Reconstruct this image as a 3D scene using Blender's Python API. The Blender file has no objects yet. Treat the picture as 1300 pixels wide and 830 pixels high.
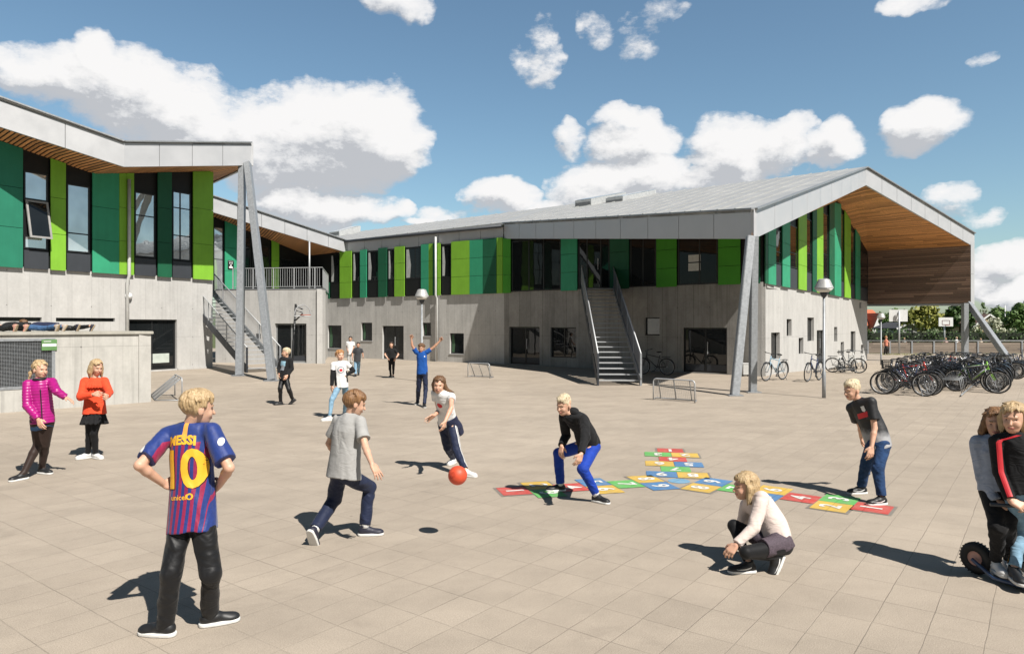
import bpy, bmesh, math, random
import numpy as np
from mathutils import Vector, Matrix
from mathutils.bvhtree import BVHTree
random.seed(7)
rad = math.radians
scene = bpy.context.scene
COL = scene.collection
FOC, CX, CY, EYE = 900.0, 650.0, 412.0, 2.0

def pt(px, py, d):
    return Vector(((px - CX) / FOC * d, d, EYE - (py - CY) / FOC * d))

def gp(px, py, z=0.0):
    d = (EYE - z) * FOC / (py - CY)
    return Vector(((px - CX) / FOC * d, d, z))

def ground_z(x, y):
    """The yard falls gently towards the bike stand and the fence."""
    u = .6 * x + .8 * y; t = min(1., max(0., (u - 27.) / 19.)) * min(1., max(0., (x - 4.) / 8.))
    return -.45 * t * t * (3 - 2 * t)
def gz_(px, py):
    z = 0.
    for _ in range(12):
        p = gp(px, py, z); z = .5 * z + .5 * ground_z(p.x, p.y)
    return p

# ------------------------------------------------------------------ materials
MATS = {}

class NT:
    def __init__(s, mat):
        s.t = mat.node_tree; s.n = s.t.nodes; s.l = s.t.links
    def add(s, typ, **kw):
        n = s.n.new(typ)
        for k, v in kw.items():
            if k.startswith('i_'):
                key = k[2:]
                key = int(key) if key.isdigit() else key.replace('_', ' ')
                n.inputs[key].default_value = v
            else:
                setattr(n, k, v)
        return n
    def link(s, a, b):
        s.l.new(a, b)
    def math(s, op, a, b=None, c=None, clamp=False):
        n = s.n.new('ShaderNodeMath'); n.operation = op; n.use_clamp = clamp
        for i, v in enumerate((a, b, c)):
            if v is None: continue
            if isinstance(v, (int, float)): n.inputs[i].default_value = v
            else: s.l.new(v, n.inputs[i])
        return n.outputs[0]
    def mix(s, fac, a, b, blend='MIX'):
        n = s.n.new('ShaderNodeMix'); n.data_type = 'RGBA'; n.blend_type = blend
        for sock, v in ((n.inputs[0], fac), (n.inputs[6], a), (n.inputs[7], b)):
            if isinstance(v, (int, float)): sock.default_value = v
            elif isinstance(v, tuple): sock.default_value = v if len(v) == 4 else v + (1,)
            else: s.l.new(v, sock)
        return n.outputs[2]
    def ramp(s, fac, stops, interp='LINEAR'):
        n = s.n.new('ShaderNodeValToRGB'); cr = n.color_ramp; cr.interpolation = interp
        while len(cr.elements) < len(stops): cr.elements.new(0.5)
        for e, (p, c) in zip(cr.elements, stops):
            e.position = p
            e.color = (c, c, c, 1) if isinstance(c, (int, float)) else tuple(c) + (1,)
        s.l.new(fac, n.inputs[0])
        return n.outputs[0]
    def noise(s, vec, scale, detail=4, rough=.55):
        n = s.n.new('ShaderNodeTexNoise')
        n.inputs['Scale'].default_value = scale; n.inputs['Detail'].default_value = detail; n.inputs['Roughness'].default_value = rough
        if vec is not None: s.l.new(vec, n.inputs['Vector'])
        return n.outputs[0]
    def coords(s, rotz=0.0, scale=(1, 1, 1), which='Object'):
        tc = s.n.new('ShaderNodeTexCoord')
        m = s.n.new('ShaderNodeMapping'); m.inputs['Rotation'].default_value = (0, 0, rotz); m.inputs['Scale'].default_value = scale
        s.l.new(tc.outputs[which], m.inputs[0])
        return m.outputs[0]
    def sep(s, vec):
        n = s.n.new('ShaderNodeSeparateXYZ'); s.l.new(vec, n.inputs[0]); return n.outputs

def base_mat(name):
    m = bpy.data.materials.new(name); m.use_nodes = True
    nt = NT(m); b = m.node_tree.nodes['Principled BSDF']
    return m, nt, b

def M(name, col, rough=.6, metal=0., var=.12, vs=4., bump=0., bs=60., spec=.5, sheen=0., fleck=0., coat=0.):
    """Simple procedural material: base colour broken up by two octaves of noise, roughness variation, optional bump."""
    if name in MATS: return MATS[name]
    m, nt, b = base_mat(name)
    c = nt.coords()
    n1 = nt.noise(c, vs, 5, .6)
    f = nt.ramp(n1, [(.3, 1 - var), (.7, 1 + var)])
    mul = nt.mix(1.0, tuple(col), f, 'MULTIPLY')
    if fleck:
        n2 = nt.noise(c, 220, 2)
        mul = nt.mix(1.0, mul, nt.ramp(n2, [(.35, 1 - fleck), (.65, 1 + fleck)]), 'MULTIPLY')
    nt.link(mul, b.inputs['Base Color'])
    b.inputs['Roughness'].default_value = rough; b.inputs['Metallic'].default_value = metal
    b.inputs['Specular IOR Level'].default_value = spec
    if coat: b.inputs['Coat Weight'].default_value = coat; b.inputs['Coat Roughness'].default_value = .08
    if sheen: b.inputs['Sheen Weight'].default_value = sheen
    nt.link(nt.ramp(n1, [(.3, max(0, rough - .08)), (.7, min(1, rough + .08))]), b.inputs['Roughness'])
    if bump:
        bp = nt.add('ShaderNodeBump', i_Strength=1.0, i_Distance=bump)
        nt.link(nt.noise(c, bs, 4), bp.inputs['Height']); nt.link(bp.outputs[0], b.inputs['Normal'])
    MATS[name] = m
    return m

# ------------------------------------------------------------------ objects
def wloc(o):
    v = Vector((0, 0, 0))
    while o is not None:
        v = v + Vector(o.location); o = o.parent
    return v

def empty(name, loc=(0, 0, 0)):
    o = bpy.data.objects.new(name, None); COL.objects.link(o); o.location = loc; o.empty_display_size = .2
    return o

def tag(o, label=None, cat=None, group=None, kind=None):
    if label: o['label'] = label
    if cat: o['category'] = cat
    if group: o['group'] = group
    if kind: o['kind'] = kind
    return o

def link_mesh(name, me, parent=None, loc=None):
    o = bpy.data.objects.new(name, me); COL.objects.link(o)
    if parent is not None:
        o.parent = parent
        me.transform(Matrix.Translation(-wloc(parent)))
    elif loc is not None:
        me.transform(Matrix.Translation(-Vector(loc))); o.location = loc
    return o

class MB:
    """Collects faces and links them as one mesh object (coordinates are world coordinates)."""
    def __init__(s): s.v = []; s.f = []; s.mi = []
    def face(s, pts, mi=0):
        i = len(s.v); s.v.extend([tuple(p) for p in pts]); s.f.append(list(range(i, i + len(pts)))); s.mi.append(mi)
    def hexa(s, c, mi=0):
        """8 corners: bottom ring 0-3, top ring 4-7."""
        i = len(s.v); s.v.extend([tuple(p) for p in c])
        for q in ((3, 2, 1, 0), (4, 5, 6, 7), (0, 1, 5, 4), (1, 2, 6, 5), (2, 3, 7, 6), (3, 0, 4, 7)):
            s.f.append([i + k for k in q]); s.mi.append(mi)
    def box(s, lo, hi, mi=0):
        (a, b, c), (d, e, f) = lo, hi
        s.hexa([(a, b, c), (d, b, c), (d, e, c), (a, e, c), (a, b, f), (d, b, f), (d, e, f), (a, e, f)], mi)
    def obox(s, c, ax, ay, az, mi=0):
        c = Vector(c); ax = Vector(ax); ay = Vector(ay); az = Vector(az)
        s.hexa([c - ax - ay - az, c + ax - ay - az, c + ax + ay - az, c - ax + ay - az,
                c - ax - ay + az, c + ax - ay + az, c + ax + ay + az, c - ax + ay + az], mi)
    def bar(s, p, q, w, h=None, up=(0, 0, 1), mi=0):
        p = Vector(p); q = Vector(q); d = q - p; L = d.length
        if L < 1e-6: return
        d /= L; up = Vector(up); side = d.cross(up)
        if side.length < 1e-4: side = d.cross(Vector((1, 0, 0)))
        side.normalize(); u = side.cross(d).normalized(); h = w if h is None else h
        s.obox((p + q) / 2, d * (L / 2), side * (w / 2), u * (h / 2), mi)
    def tube(s, path, r, n=8, mi=0, cap=True, closed=False):
        path = [Vector(p) for p in path]; m = len(path); rings = []
        r = r if isinstance(r, (list, tuple)) else [r] * m
        prev = None
        for i, p in enumerate(path):
            if closed: t = path[(i + 1) % m] - path[i - 1]
            else: t = path[min(i + 1, m - 1)] - path[max(i - 1, 0)]
            if t.length < 1e-9: t = Vector((0, 0, 1))
            t.normalize()
            if prev is None:
                a = Vector((0, 0, 1)) if abs(t.z) < .9 else Vector((1, 0, 0))
                u = t.cross(a).normalized()
            else:
                u = prev - t * prev.dot(t)
                u = u.normalized() if u.length > 1e-6 else t.orthogonal().normalized()
            prev = u; w = t.cross(u)
            b = len(s.v)
            for k in range(n):
                a = 2 * math.pi * k / n
                s.v.append(tuple(p + (u * math.cos(a) + w * math.sin(a)) * r[i]))
            rings.append(b)
        rng = range(m if closed else m - 1)
        for i in rng:
            a, b = rings[i], rings[(i + 1) % m]
            for k in range(n):
                k2 = (k + 1) % n
                s.f.append([a + k, a + k2, b + k2, b + k]); s.mi.append(mi)
        if cap and not closed:
            s.f.append([rings[0] + k for k in range(n)][::-1]); s.mi.append(mi)
            s.f.append([rings[-1] + k for k in range(n)]); s.mi.append(mi)
    def lathe(s, c, prof, n=24, mi=0, axis=(0, 0, 1)):
        """prof: (radius, height) pairs around AXIS through C."""
        c = Vector(c); ax = Vector(axis).normalized(); u = ax.orthogonal().normalized(); w = ax.cross(u)
        b0 = len(s.v)
        for r, h in prof:
            for k in range(n):
                a = 2 * math.pi * k / n
                s.v.append(tuple(c + ax * h + (u * math.cos(a) + w * math.sin(a)) * r))
        for i in range(len(prof) - 1):
            for k in range(n):
                k2 = (k + 1) % n; a = b0 + i * n; b = a + n
                s.f.append([a + k, a + k2, b + k2, b + k]); s.mi.append(mi)
    def prism(s, top, depth, mi=0):
        """Polygon (3D list) extruded by vector DEPTH."""
        t = [Vector(p) for p in top]; dv = Vector(depth); n = len(t); i = len(s.v)
        s.v.extend([tuple(p) for p in t]); s.v.extend([tuple(p + dv) for p in t])
        s.f.append(list(range(i, i + n))); s.mi.append(mi)
        s.f.append([i + n + k for k in range(n)][::-1]); s.mi.append(mi)
        for k in range(n):
            k2 = (k + 1) % n
            s.f.append([i + k, i + k2, i + n + k2, i + n + k][::-1]); s.mi.append(mi)
    def build(s, name, mat, parent=None, loc=None, smooth=False, bevel=0., fixn=True):
        me = bpy.data.meshes.new(name); me.from_pydata(s.v, [], s.f)
        mats = mat if isinstance(mat, (list, tuple)) else [mat]
        for m in mats: me.materials.append(m)
        me.polygons.foreach_set('material_index', s.mi)
        if fixn or bevel:
            bm = bmesh.new(); bm.from_mesh(me)
            if bevel:
                bmesh.ops.remove_doubles(bm, verts=bm.verts, dist=1e-4)
                bmesh.ops.recalc_face_normals(bm, faces=bm.faces)
                es = [e for e in bm.edges if len(e.link_faces) == 2 and e.calc_face_angle(0) > .5]
                bmesh.ops.bevel(bm, geom=es, offset=bevel, segments=2, affect='EDGES', clamp_overlap=True)
            else:
                bmesh.ops.recalc_face_normals(bm, faces=bm.faces)
            bm.to_mesh(me); bm.free()
        if smooth: me.polygons.foreach_set('use_smooth', [True] * len(me.polygons))
        me.update()
        return link_mesh(name, me, parent, loc)

def copy_tree(o, parent=None):
    c = o.copy(); COL.objects.link(c); c.parent = parent
    for ch in list(o.children): copy_tree(ch, c)
    return c

def text_mesh(txt, size, res=3, bold=0.0):
    """Text outline filled as a flat mesh: (verts, faces) in the xy plane, centred."""
    cu = bpy.data.curves.new('lettering', 'FONT'); cu.body = txt; cu.size = size; cu.align_x = 'CENTER'; cu.align_y = 'CENTER'
    cu.resolution_u = res; cu.offset = bold
    o = bpy.data.objects.new('lettering', cu); COL.objects.link(o)
    dg = bpy.context.evaluated_depsgraph_get(); me = bpy.data.meshes.new_from_object(o.evaluated_get(dg))
    v = [tuple(x.co) for x in me.vertices]; f = [list(p.vertices) for p in me.polygons]
    bpy.data.objects.remove(o); bpy.data.curves.remove(cu); bpy.data.meshes.remove(me)
    return v, f
# ------------------------------------------------------------------ setting: materials
def concrete(name, ang, col, bw=.62, line=.75, tone=.05, stain=.12):
    m, nt, b = base_mat(name)
    c = nt.coords(rotz=-ang)
    x, y, z = nt.sep(c)
    xs = nt.math('DIVIDE', x, bw)
    fl = nt.math('FLOOR', xs); fr = nt.math('FRACT', xs)
    wn = nt.add('ShaderNodeTexWhiteNoise', noise_dimensions='1D'); nt.link(fl, wn.inputs['W'])
    tonev = nt.math('MULTIPLY_ADD', wn.outputs[0], 2 * tone, 1 - tone)
    jl = nt.math('SUBTRACT', 1.0, nt.math('MULTIPLY', nt.math('LESS_THAN', fr, .022 / bw), 1 - line))
    # finer form board marks
    fr2 = nt.math('FRACT', nt.math('DIVIDE', x, bw / 4))
    jl2 = nt.math('SUBTRACT', 1.0, nt.math('MULTIPLY', nt.math('LESS_THAN', fr2, .05), .02))
    cs = nt.coords(rotz=-ang, scale=(1.5, 1.5, .9))
    n1 = nt.ramp(nt.noise(cs, 1.3, 6, .65), [(.3, 1 - stain), (.7, 1 + stain * .8)])
    n2 = nt.ramp(nt.noise(c, 9, 6, .7), [(.3, .94), (.7, 1.05)])
    n3 = nt.ramp(nt.noise(c, 90, 2, .7), [(.25, .95), (.7, 1.03)])
    v = nt.math('MULTIPLY', nt.math('MULTIPLY', tonev, jl), jl2)
    zf = nt.math('FRACT', nt.math('DIVIDE', nt.math('ADD', z, .42), 1.25)); hx = nt.math('SUBTRACT', nt.math('FRACT', nt.math('DIVIDE', x, bw * 2)), .5)
    hole = nt.math('LESS_THAN', nt.math('ADD', nt.math('POWER', nt.math('MULTIPLY', hx, bw * 2), 2.), nt.math('POWER', nt.math('MULTIPLY', nt.math('SUBTRACT', zf, .5), 1.25), 2.)), .00045)
    hj = nt.math('LESS_THAN', nt.math('ABSOLUTE', nt.math('SUBTRACT', z, 1.46)), .008)
    drip = nt.ramp(nt.noise(nt.coords(rotz=-ang, scale=(5.5, 5.5, .16)), 1.0, 4, .7), [(.52, 1.), (.72, 1 - stain * 1.4)])
    n1 = nt.mix(1., n1, drip, 'MULTIPLY')
    n1 = nt.mix(nt.math('MAXIMUM', nt.math('MULTIPLY', hole, .75), nt.math('MULTIPLY', hj, .3)), n1, (.25, .25, .25))
    k = nt.mix(1., nt.mix(1., nt.mix(1., n1, n2, 'MULTIPLY'), n3, 'MULTIPLY'), tuple(col), 'MULTIPLY')
    comb = nt.add('ShaderNodeCombineXYZ')
    for i in range(3): nt.link(v, comb.inputs[i])
    nt.link(nt.mix(1., k, comb.outputs[0], 'MULTIPLY'), b.inputs['Base Color'])
    b.inputs['Roughness'].default_value = .82; b.inputs['Specular IOR Level'].default_value = .3
    bp = nt.add('ShaderNodeBump', i_Strength=.6, i_Distance=.006)
    nt.link(nt.math('ADD', nt.math('MULTIPLY', nt.noise(c, 45, 4, .7), .6), v), bp.inputs['Height']); nt.link(bp.outputs[0], b.inputs['Normal'])
    return m

def slatted(name, ang, col, pitch=.11, gap=.3, axis=1, dark=.12, var=.35):
    """Boards side by side: stripes across the direction ANG (axis 1 in plan) or in height (axis 2)."""
    m, nt, b = base_mat(name)
    c = nt.coords(rotz=-ang)
    s = nt.sep(c)
    t = nt.math('DIVIDE', s[axis], pitch)
    fl = nt.math('FLOOR', t); fr = nt.math('FRACT', t)
    wn = nt.add('ShaderNodeTexWhiteNoise', noise_dimensions='2D')
    cb = nt.add('ShaderNodeCombineXYZ'); nt.link(fl, cb.inputs[0])
    nt.link(nt.math('FLOOR', nt.math('DIVIDE', nt.math('ADD', s[0], nt.math('MULTIPLY', fl, 1.37)), 2.9)), cb.inputs[1])
    nt.link(cb.outputs[0], wn.inputs['Vector'])
    tone = nt.math('MULTIPLY_ADD', wn.outputs[0], 2 * var, 1 - 2 * var)
    cg = nt.coords(rotz=-ang, scale=(.5, 14, 14))
    grain = nt.ramp(nt.noise(cg, 3, 4, .6), [(.3, .8), (.7, 1.15)])
    colr = nt.mix(1., nt.mix(1., tuple(col), grain, 'MULTIPLY'), nt.ramp(tone, [(0, 0.0), (1, 1.0)]), 'MULTIPLY')
    g = nt.math('LESS_THAN', fr, gap)
    nt.link(nt.mix(g, colr, tuple(x * dark for x in col)), b.inputs['Base Color'])
    b.inputs['Roughness'].default_value = .65
    bp = nt.add('ShaderNodeBump', i_Strength=1., i_Distance=.02); nt.link(nt.math('SUBTRACT', 1., g), bp.inputs['Height']); nt.link(bp.outputs[0], b.inputs['Normal'])
    return m

def glass(name, base=(.010, .012, .013), ior=1.75, rough=.015, wob=.0015):
    m, nt, b = base_mat(name)
    c = nt.coords()
    nt.link(nt.mix(nt.noise(c, .9, 2), tuple(x * .6 for x in base), tuple(x * 1.5 for x in base)), b.inputs['Base Color'])
    b.inputs['IOR'].default_value = ior; b.inputs['Roughness'].default_value = rough
    bp = nt.add('ShaderNodeBump', i_Strength=1., i_Distance=wob); nt.link(nt.noise(c, 1.7, 1), bp.inputs['Height']); nt.link(bp.outputs[0], b.inputs['Normal'])
    return m

def paving_mat():
    m, nt, b = base_mat('concrete_paving')
    ang = rad(90 - 37)
    c = nt.coords(rotz=-ang)
    w = nt.add('ShaderNodeVectorMath', operation='ADD')   # joints are not perfectly straight
    nz = nt.add('ShaderNodeTexNoise', i_Scale=3.0); nt.link(c, nz.inputs['Vector'])
    sc = nt.add('ShaderNodeVectorMath', operation='SCALE'); sc.inputs['Scale'].default_value = .018; nt.link(nz.outputs['Color'], sc.inputs[0])
    nt.link(c, w.inputs[0]); nt.link(sc.outputs[0], w.inputs[1])
    br = nt.add('ShaderNodeTexBrick', offset=0.0, squash=1.0)
    br.inputs['Scale'].default_value = 1.0; br.inputs['Brick Width'].default_value = .44; br.inputs['Row Height'].default_value = .315
    br.inputs['Mortar Size'].default_value = .0042; br.inputs['Mortar Smooth'].default_value = .5
    br.inputs['Color1'].default_value = (.955, .955, .955, 1); br.inputs['Color2'].default_value = (1.03, 1.03, 1.03, 1); br.inputs['Mortar'].default_value = (.99, .99, .99, 1)
    nt.link(w.outputs[0], br.inputs['Vector'])
    # lots laid in different deliveries: large rectangular fields of slightly different tone
    br2 = nt.add('ShaderNodeTexBrick', offset=.37)
    br2.inputs['Brick Width'].default_value = 5.5; br2.inputs['Row Height'].default_value = 3.15; br2.inputs['Mortar Size'].default_value = 0.
    br2.inputs['Scale'].default_value = 1.0; br2.inputs['Color1'].default_value = (.965, .96, .955, 1); br2.inputs['Color2'].default_value = (1.03, 1.03, 1.03, 1)
    nt.link(w.outputs[0], br2.inputs['Vector'])
    big = nt.ramp(nt.noise(c, .22, 5, .6), [(.3, .92), (.7, 1.07)])
    mid = nt.ramp(nt.noise(c, 1.6, 8, .75), [(.25, .86), (.5, 1.0), (.75, 1.09)])
    st = nt.ramp(nt.noise(nt.coords(rotz=-ang, scale=(.35, 1.6, 1)), 1.1, 5, .6), [(.35, .93), (.65, 1.04)])
    fine = nt.ramp(nt.noise(c, 120, 4, .8), [(.28, .60), (.72, 1.32)])
    gr = nt.ramp(nt.noise(c, 620, 2, .6), [(.3, .90), (.7, 1.08)])
    # dark spots: chewing gum and drips
    vo = nt.add('ShaderNodeTexVoronoi', i_Scale=1.7); nt.link(c, vo.inputs['Vector'])
    spot = nt.ramp(vo.outputs['Distance'], [(.018, .62), (.035, 1.)])
    jn = nt.ramp(nt.noise(c, .9, 5, .7), [(.34, 1.0), (.46, .86), (.60, .66)])    # joints filled with pale sand here, open and dark there
    joint = nt.mix(br.outputs['Fac'], (1, 1, 1), jn)
    bl = nt.add('ShaderNodeTexNoise', i_Scale=.75, i_Detail=7., i_Roughness=.72, i_Distortion=.6); nt.link(c, bl.inputs['Vector'])
    blot = nt.ramp(bl.outputs[0], [(.30, .84), (.40, .97), (.66, 1.), (.76, 1.08)])  # dried spills and trodden dirt
    vo2 = nt.add('ShaderNodeTexVoronoi', i_Scale=.42); nt.link(w.outputs[0], vo2.inputs['Vector'])
    gum = nt.ramp(vo2.outputs['Distance'], [(.010, .55), (.022, 1.)])
    k = (.402, .342, .276)
    for t in (br.outputs['Color'], joint, blot, gum, br2.outputs['Color'], big, mid, st, fine, gr, spot): k = nt.mix(1., k, t, 'MULTIPLY')
    nt.link(k, b.inputs['Base Color']); b.inputs['Roughness'].default_value = .85; b.inputs['Specular IOR Level'].default_value = .25
    bp = nt.add('ShaderNodeBump', i_Strength=.7, i_Distance=.004)
    h = nt.math('ADD', nt.math('MULTIPLY', nt.noise(c, 230, 3, .7), .35), nt.math('MULTIPLY', nt.math('SUBTRACT', 1., br.outputs['Fac']), .8))
    nt.link(h, bp.inputs['Height']); nt.link(bp.outputs[0], b.inputs['Normal'])
    return m

def panel_mat(name, col):
    m, nt, b = base_mat(name); c = nt.coords()
    k = nt.mix(1., tuple(col), nt.ramp(nt.noise(c, 1.2, 5, .6), [(.3, .9), (.7, 1.08)]), 'MULTIPLY')
    k = nt.mix(1., k, nt.ramp(nt.noise(nt.coords(scale=(3, 3, .25)), 2.4, 4, .6), [(.3, .95), (.7, 1.04)]), 'MULTIPLY')
    nt.link(k, b.inputs['Base Color']); b.inputs['Roughness'].default_value = .55; b.inputs['Specular IOR Level'].default_value = .35
    return m

P_LIGHT = panel_mat('light_green_panel', (.21, .46, .038))
P_TEAL = panel_mat('teal_panel', (.038, .31, .165))
P_DARK = panel_mat('dark_green_panel', (.012, .105, .05))
P_MID = panel_mat('mid_green_panel', (.06, .30, .02))
P_GREY = panel_mat('charcoal_panel', (.045, .05, .058))
P_BLACK = panel_mat('black_backing', (.008, .009, .010))
FRAME = M('dark_window_frame', (.012, .013, .014), .45)
FRAME_LT = M('grey_aluminium_frame', (.30, .31, .31), .45, .3)
GLASS = glass('window_glass', ior=1.52)
GLASS_B = glass('mirror_window_glass', (.72, .76, .78), ior=1.6, wob=.003)
GLASS_B.node_tree.nodes['Principled BSDF'].inputs['Metallic'].default_value = .72
ALU = M('aluminium_fascia', (.50, .505, .52), .45, .2, var=.04, vs=1.5)
ALU_DK = M('fascia_joint', (.18, .185, .19), .5, .3)
ZINC = M('grey_roof_sheet', (.42, .42, .41), .5, .25, var=.08, vs=.8)
GALV = M('galvanised_steel', (.30, .315, .33), .5, .35, var=.16, vs=14)
GALV_LT = M('bright_galvanised_steel', (.46, .47, .48), .5, .35, var=.1, vs=20)
SLATE = M('dark_grey_steel', (.05, .055, .065), .5, .3)
BLACK = M('black_metal', (.012, .012, .013), .4)
WHITE = M('white_paint', (.75, .75, .74), .5, var=.04)

# ------------------------------------------------------------------ setting: ground
mb = MB(); mb.face([(-1500, -600, -.5), (1500, -600, -.5), (1500, 2400, -.5), (-1500, 2400, -.5)])
def grass_mat():
    m, nt, b = base_mat('lawn'); c = nt.coords()
    k = nt.mix(nt.noise(c, .6, 6, .7), (.05, .075, .02), (.12, .13, .045))
    k = nt.mix(1., k, nt.ramp(nt.noise(c, 30, 4, .7), [(.3, .7), (.7, 1.25)]), 'MULTIPLY')
    nt.link(k, b.inputs['Base Color']); b.inputs['Roughness'].default_value = .9
    return m
LAWN = grass_mat()
tag(mb.build('ground', LAWN), kind='structure')
mb = MB(); n = 12
gx = list(np.arange(-45, 66.1, 1.5)); gy = list(np.arange(-25, 60.1, 1.25))
for x in gx:
    for y in gy: mb.v.append((x, y, ground_z(x, y)))
for i in range(len(gx) - 1):
    for j in range(len(gy) - 1):
        a = i * len(gy) + j; mb.f.append([a, a + len(gy), a + len(gy) + 1, a + 1]); mb.mi.append(0)
tag(mb.build('playground_paving', paving_mat(), smooth=True), kind='structure')

# ------------------------------------------------------------------ facades
class Wall:
    def __init__(s, p, q):
        s.p = Vector((p[0], p[1])); s.q = Vector((q[0], q[1])); s.d = (s.q - s.p); s.L = s.d.length; s.d.normalize()
        s.n = Vector((s.d.y, -s.d.x))           # outward: to the right when walking p -> q seen from above, i.e. the camera's side
        if s.n.dot(-s.p) < 0: s.n = -s.n
        s.ang = math.atan2(s.d.y, s.d.x)
    def s_at(s, px):
        k = (px - CX) / FOC
        return (k * s.p.y - s.p.x) / (s.d.x - k * s.d.y)
    def hit(s, px, py):
        t = s.s_at(px); D = s.p.y + t * s.d.y
        return t, EYE - (py - CY) / FOC * D
    def at(s, t, z, off=0.):
        a = s.p + s.d * t + s.n * off
        return Vector((a.x, a.y, z))
    def slab(s, mb, s0, s1, z0, z1, o0, o1, mi=0, zt0=None, zt1=None):
        """A block on the wall from s0..s1, from z0 up to z1 (or sloped zt0..zt1), between offsets o0 and o1."""
        a, b = (z1, z1) if zt0 is None else (zt0, zt1)
        mb.hexa([s.at(s0, z0, o0), s.at(s1, z0, o0), s.at(s1, z0, o1), s.at(s0, z0, o1),
                 s.at(s0, a, o0), s.at(s1, b, o0), s.at(s1, b, o1), s.at(s0, a, o1)], mi)
    def rect(s, x0, y0, x1, y1):
        """Opening measured between two image corners: (s0, s1, z0, z1), heights taken at its middle."""
        xm = (x0 + x1) / 2
        return (s.s_at(x0), s.s_at(x1), s.hit(xm, y1)[1], s.hit(xm, y0)[1])
    def holed(s, mb, s0, s1, z0, z1, holes, th=.32):
        hs = [(max(a, s0), min(b, s1), max(c, z0), min(d, z1)) for a, b, c, d in holes]
        S = sorted({s0, s1, *[h[0] for h in hs], *[h[1] for h in hs]}); Z = sorted({z0, z1, *[h[2] for h in hs], *[h[3] for h in hs]})
        inside = lambda x, y: any(h[0] < x < h[1] and h[2] < y < h[3] for h in hs)
        for i in range(len(S) - 1):
            j = 0
            while j < len(Z) - 1:
                if inside((S[i] + S[i + 1]) / 2, (Z[j] + Z[j + 1]) / 2): j += 1; continue
                k = j
                while k + 1 < len(Z) - 1 and not inside((S[i] + S[i + 1]) / 2, (Z[k + 1] + Z[k + 2]) / 2): k += 1
                for o in (0, -th):
                    mb.face([s.at(S[i], Z[j], o), s.at(S[i + 1], Z[j], o), s.at(S[i + 1], Z[k + 1], o), s.at(S[i], Z[k + 1], o)])
                j = k + 1
        for a, b, c, d in hs:
            for q in (((a, c), (b, c)), ((b, c), (b, d)), ((b, d), (a, d)), ((a, d), (a, c))):
                (u, v), (w, x) = q
                mb.face([s.at(u, v, 0), s.at(w, x, 0), s.at(w, x, -th), s.at(u, v, -th)])
        for q in (((s0, z0), (s1, z0)), ((s1, z0), (s1, z1)), ((s1, z1), (s0, z1)), ((s0, z1), (s0, z0))):
            (u, v), (w, x) = q
            mb.face([s.at(u, v, 0), s.at(w, x, 0), s.at(w, x, -th), s.at(u, v, -th)])

def window(w, r, root, name='window', off=-.16, bar=.06, cols=(), rows=(), frame=None, pane=None, dep=.07, label=None, zt=None):
    """Frame ring with mullions (part) and its glass (sub-part)."""
    s0, s1, z0, z1 = r; e = .003
    mb = MB()
    w.slab(mb, s0 + e, s0 + bar, z0 + e, z1 - e, off - dep / 2, off + dep / 2)
    w.slab(mb, s1 - bar, s1 - e, z0 + e, z1 - e, off - dep / 2, off + dep / 2)
    w.slab(mb, s0 + bar, s1 - bar, z0 + e, z0 + bar, off - dep / 2, off + dep / 2)
    w.slab(mb, s0 + bar, s1 - bar, z1 - bar, z1 - e, off - dep / 2, off + dep / 2)
    for c in cols:
        x = s0 + (s1 - s0) * c; w.slab(mb, x - bar * .5, x + bar * .5, z0 + bar, z1 - bar, off - dep / 2 + .004, off + dep / 2 - .004)
    for c in rows:
        z = z0 + (z1 - z0) * c; w.slab(mb, s0 + bar, s1 - bar, z - bar * .4, z + bar * .4, off - dep / 2 + .008, off + dep / 2 - .008)
    o = mb.build(name, frame or FRAME, root)
    if label: o['label'] = label
    g = MB(); w.slab(g, s0 + bar * .5, s1 - bar * .5, z0 + bar * .5, z1 - bar * .5, off - .012, off + .012)
    g.build('pane', pane or GLASS, o)
    return o

def door_handle(w, o, s, z, off):
    mb = MB(); w.slab(mb, s - .012, s + .012, z - .25, z + .25, off + .05, off + .075)
    for dz in (-.2, .2): w.slab(mb, s - .008, s + .008, z + dz - .01, z + dz + .01, off + .01, off + .055)
    mb.build('handle', GALV_LT, o)

def strip(w, x0, x1, z0, ztop, mat, root, off=(.03, .065), joints=2, name='cladding_panel'):
    """One coloured cladding strip between two image columns: its sheets stacked with open joints."""
    s0, s1 = w.s_at(x0) + .006, w.s_at(x1) - .006
    mb = MB(); t0, t1 = ztop(s0), ztop(s1)
    for k in range(joints + 1):
        f0, f1 = k / (joints + 1), (k + 1) / (joints + 1)
        g0 = .008 if k else 0; g1 = .008 if k < joints else 0
        za = z0 + (min(t0, t1) - z0) * f0 + g0; zb = z0 + (min(t0, t1) - z0) * f1 - g1
        if k < joints: w.slab(mb, s0, s1, za, zb, *off)
        else: w.slab(mb, s0, s1, za, zb, *off, zt0=t0, zt1=t1)
    return mb.build(name, mat, root)

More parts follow.
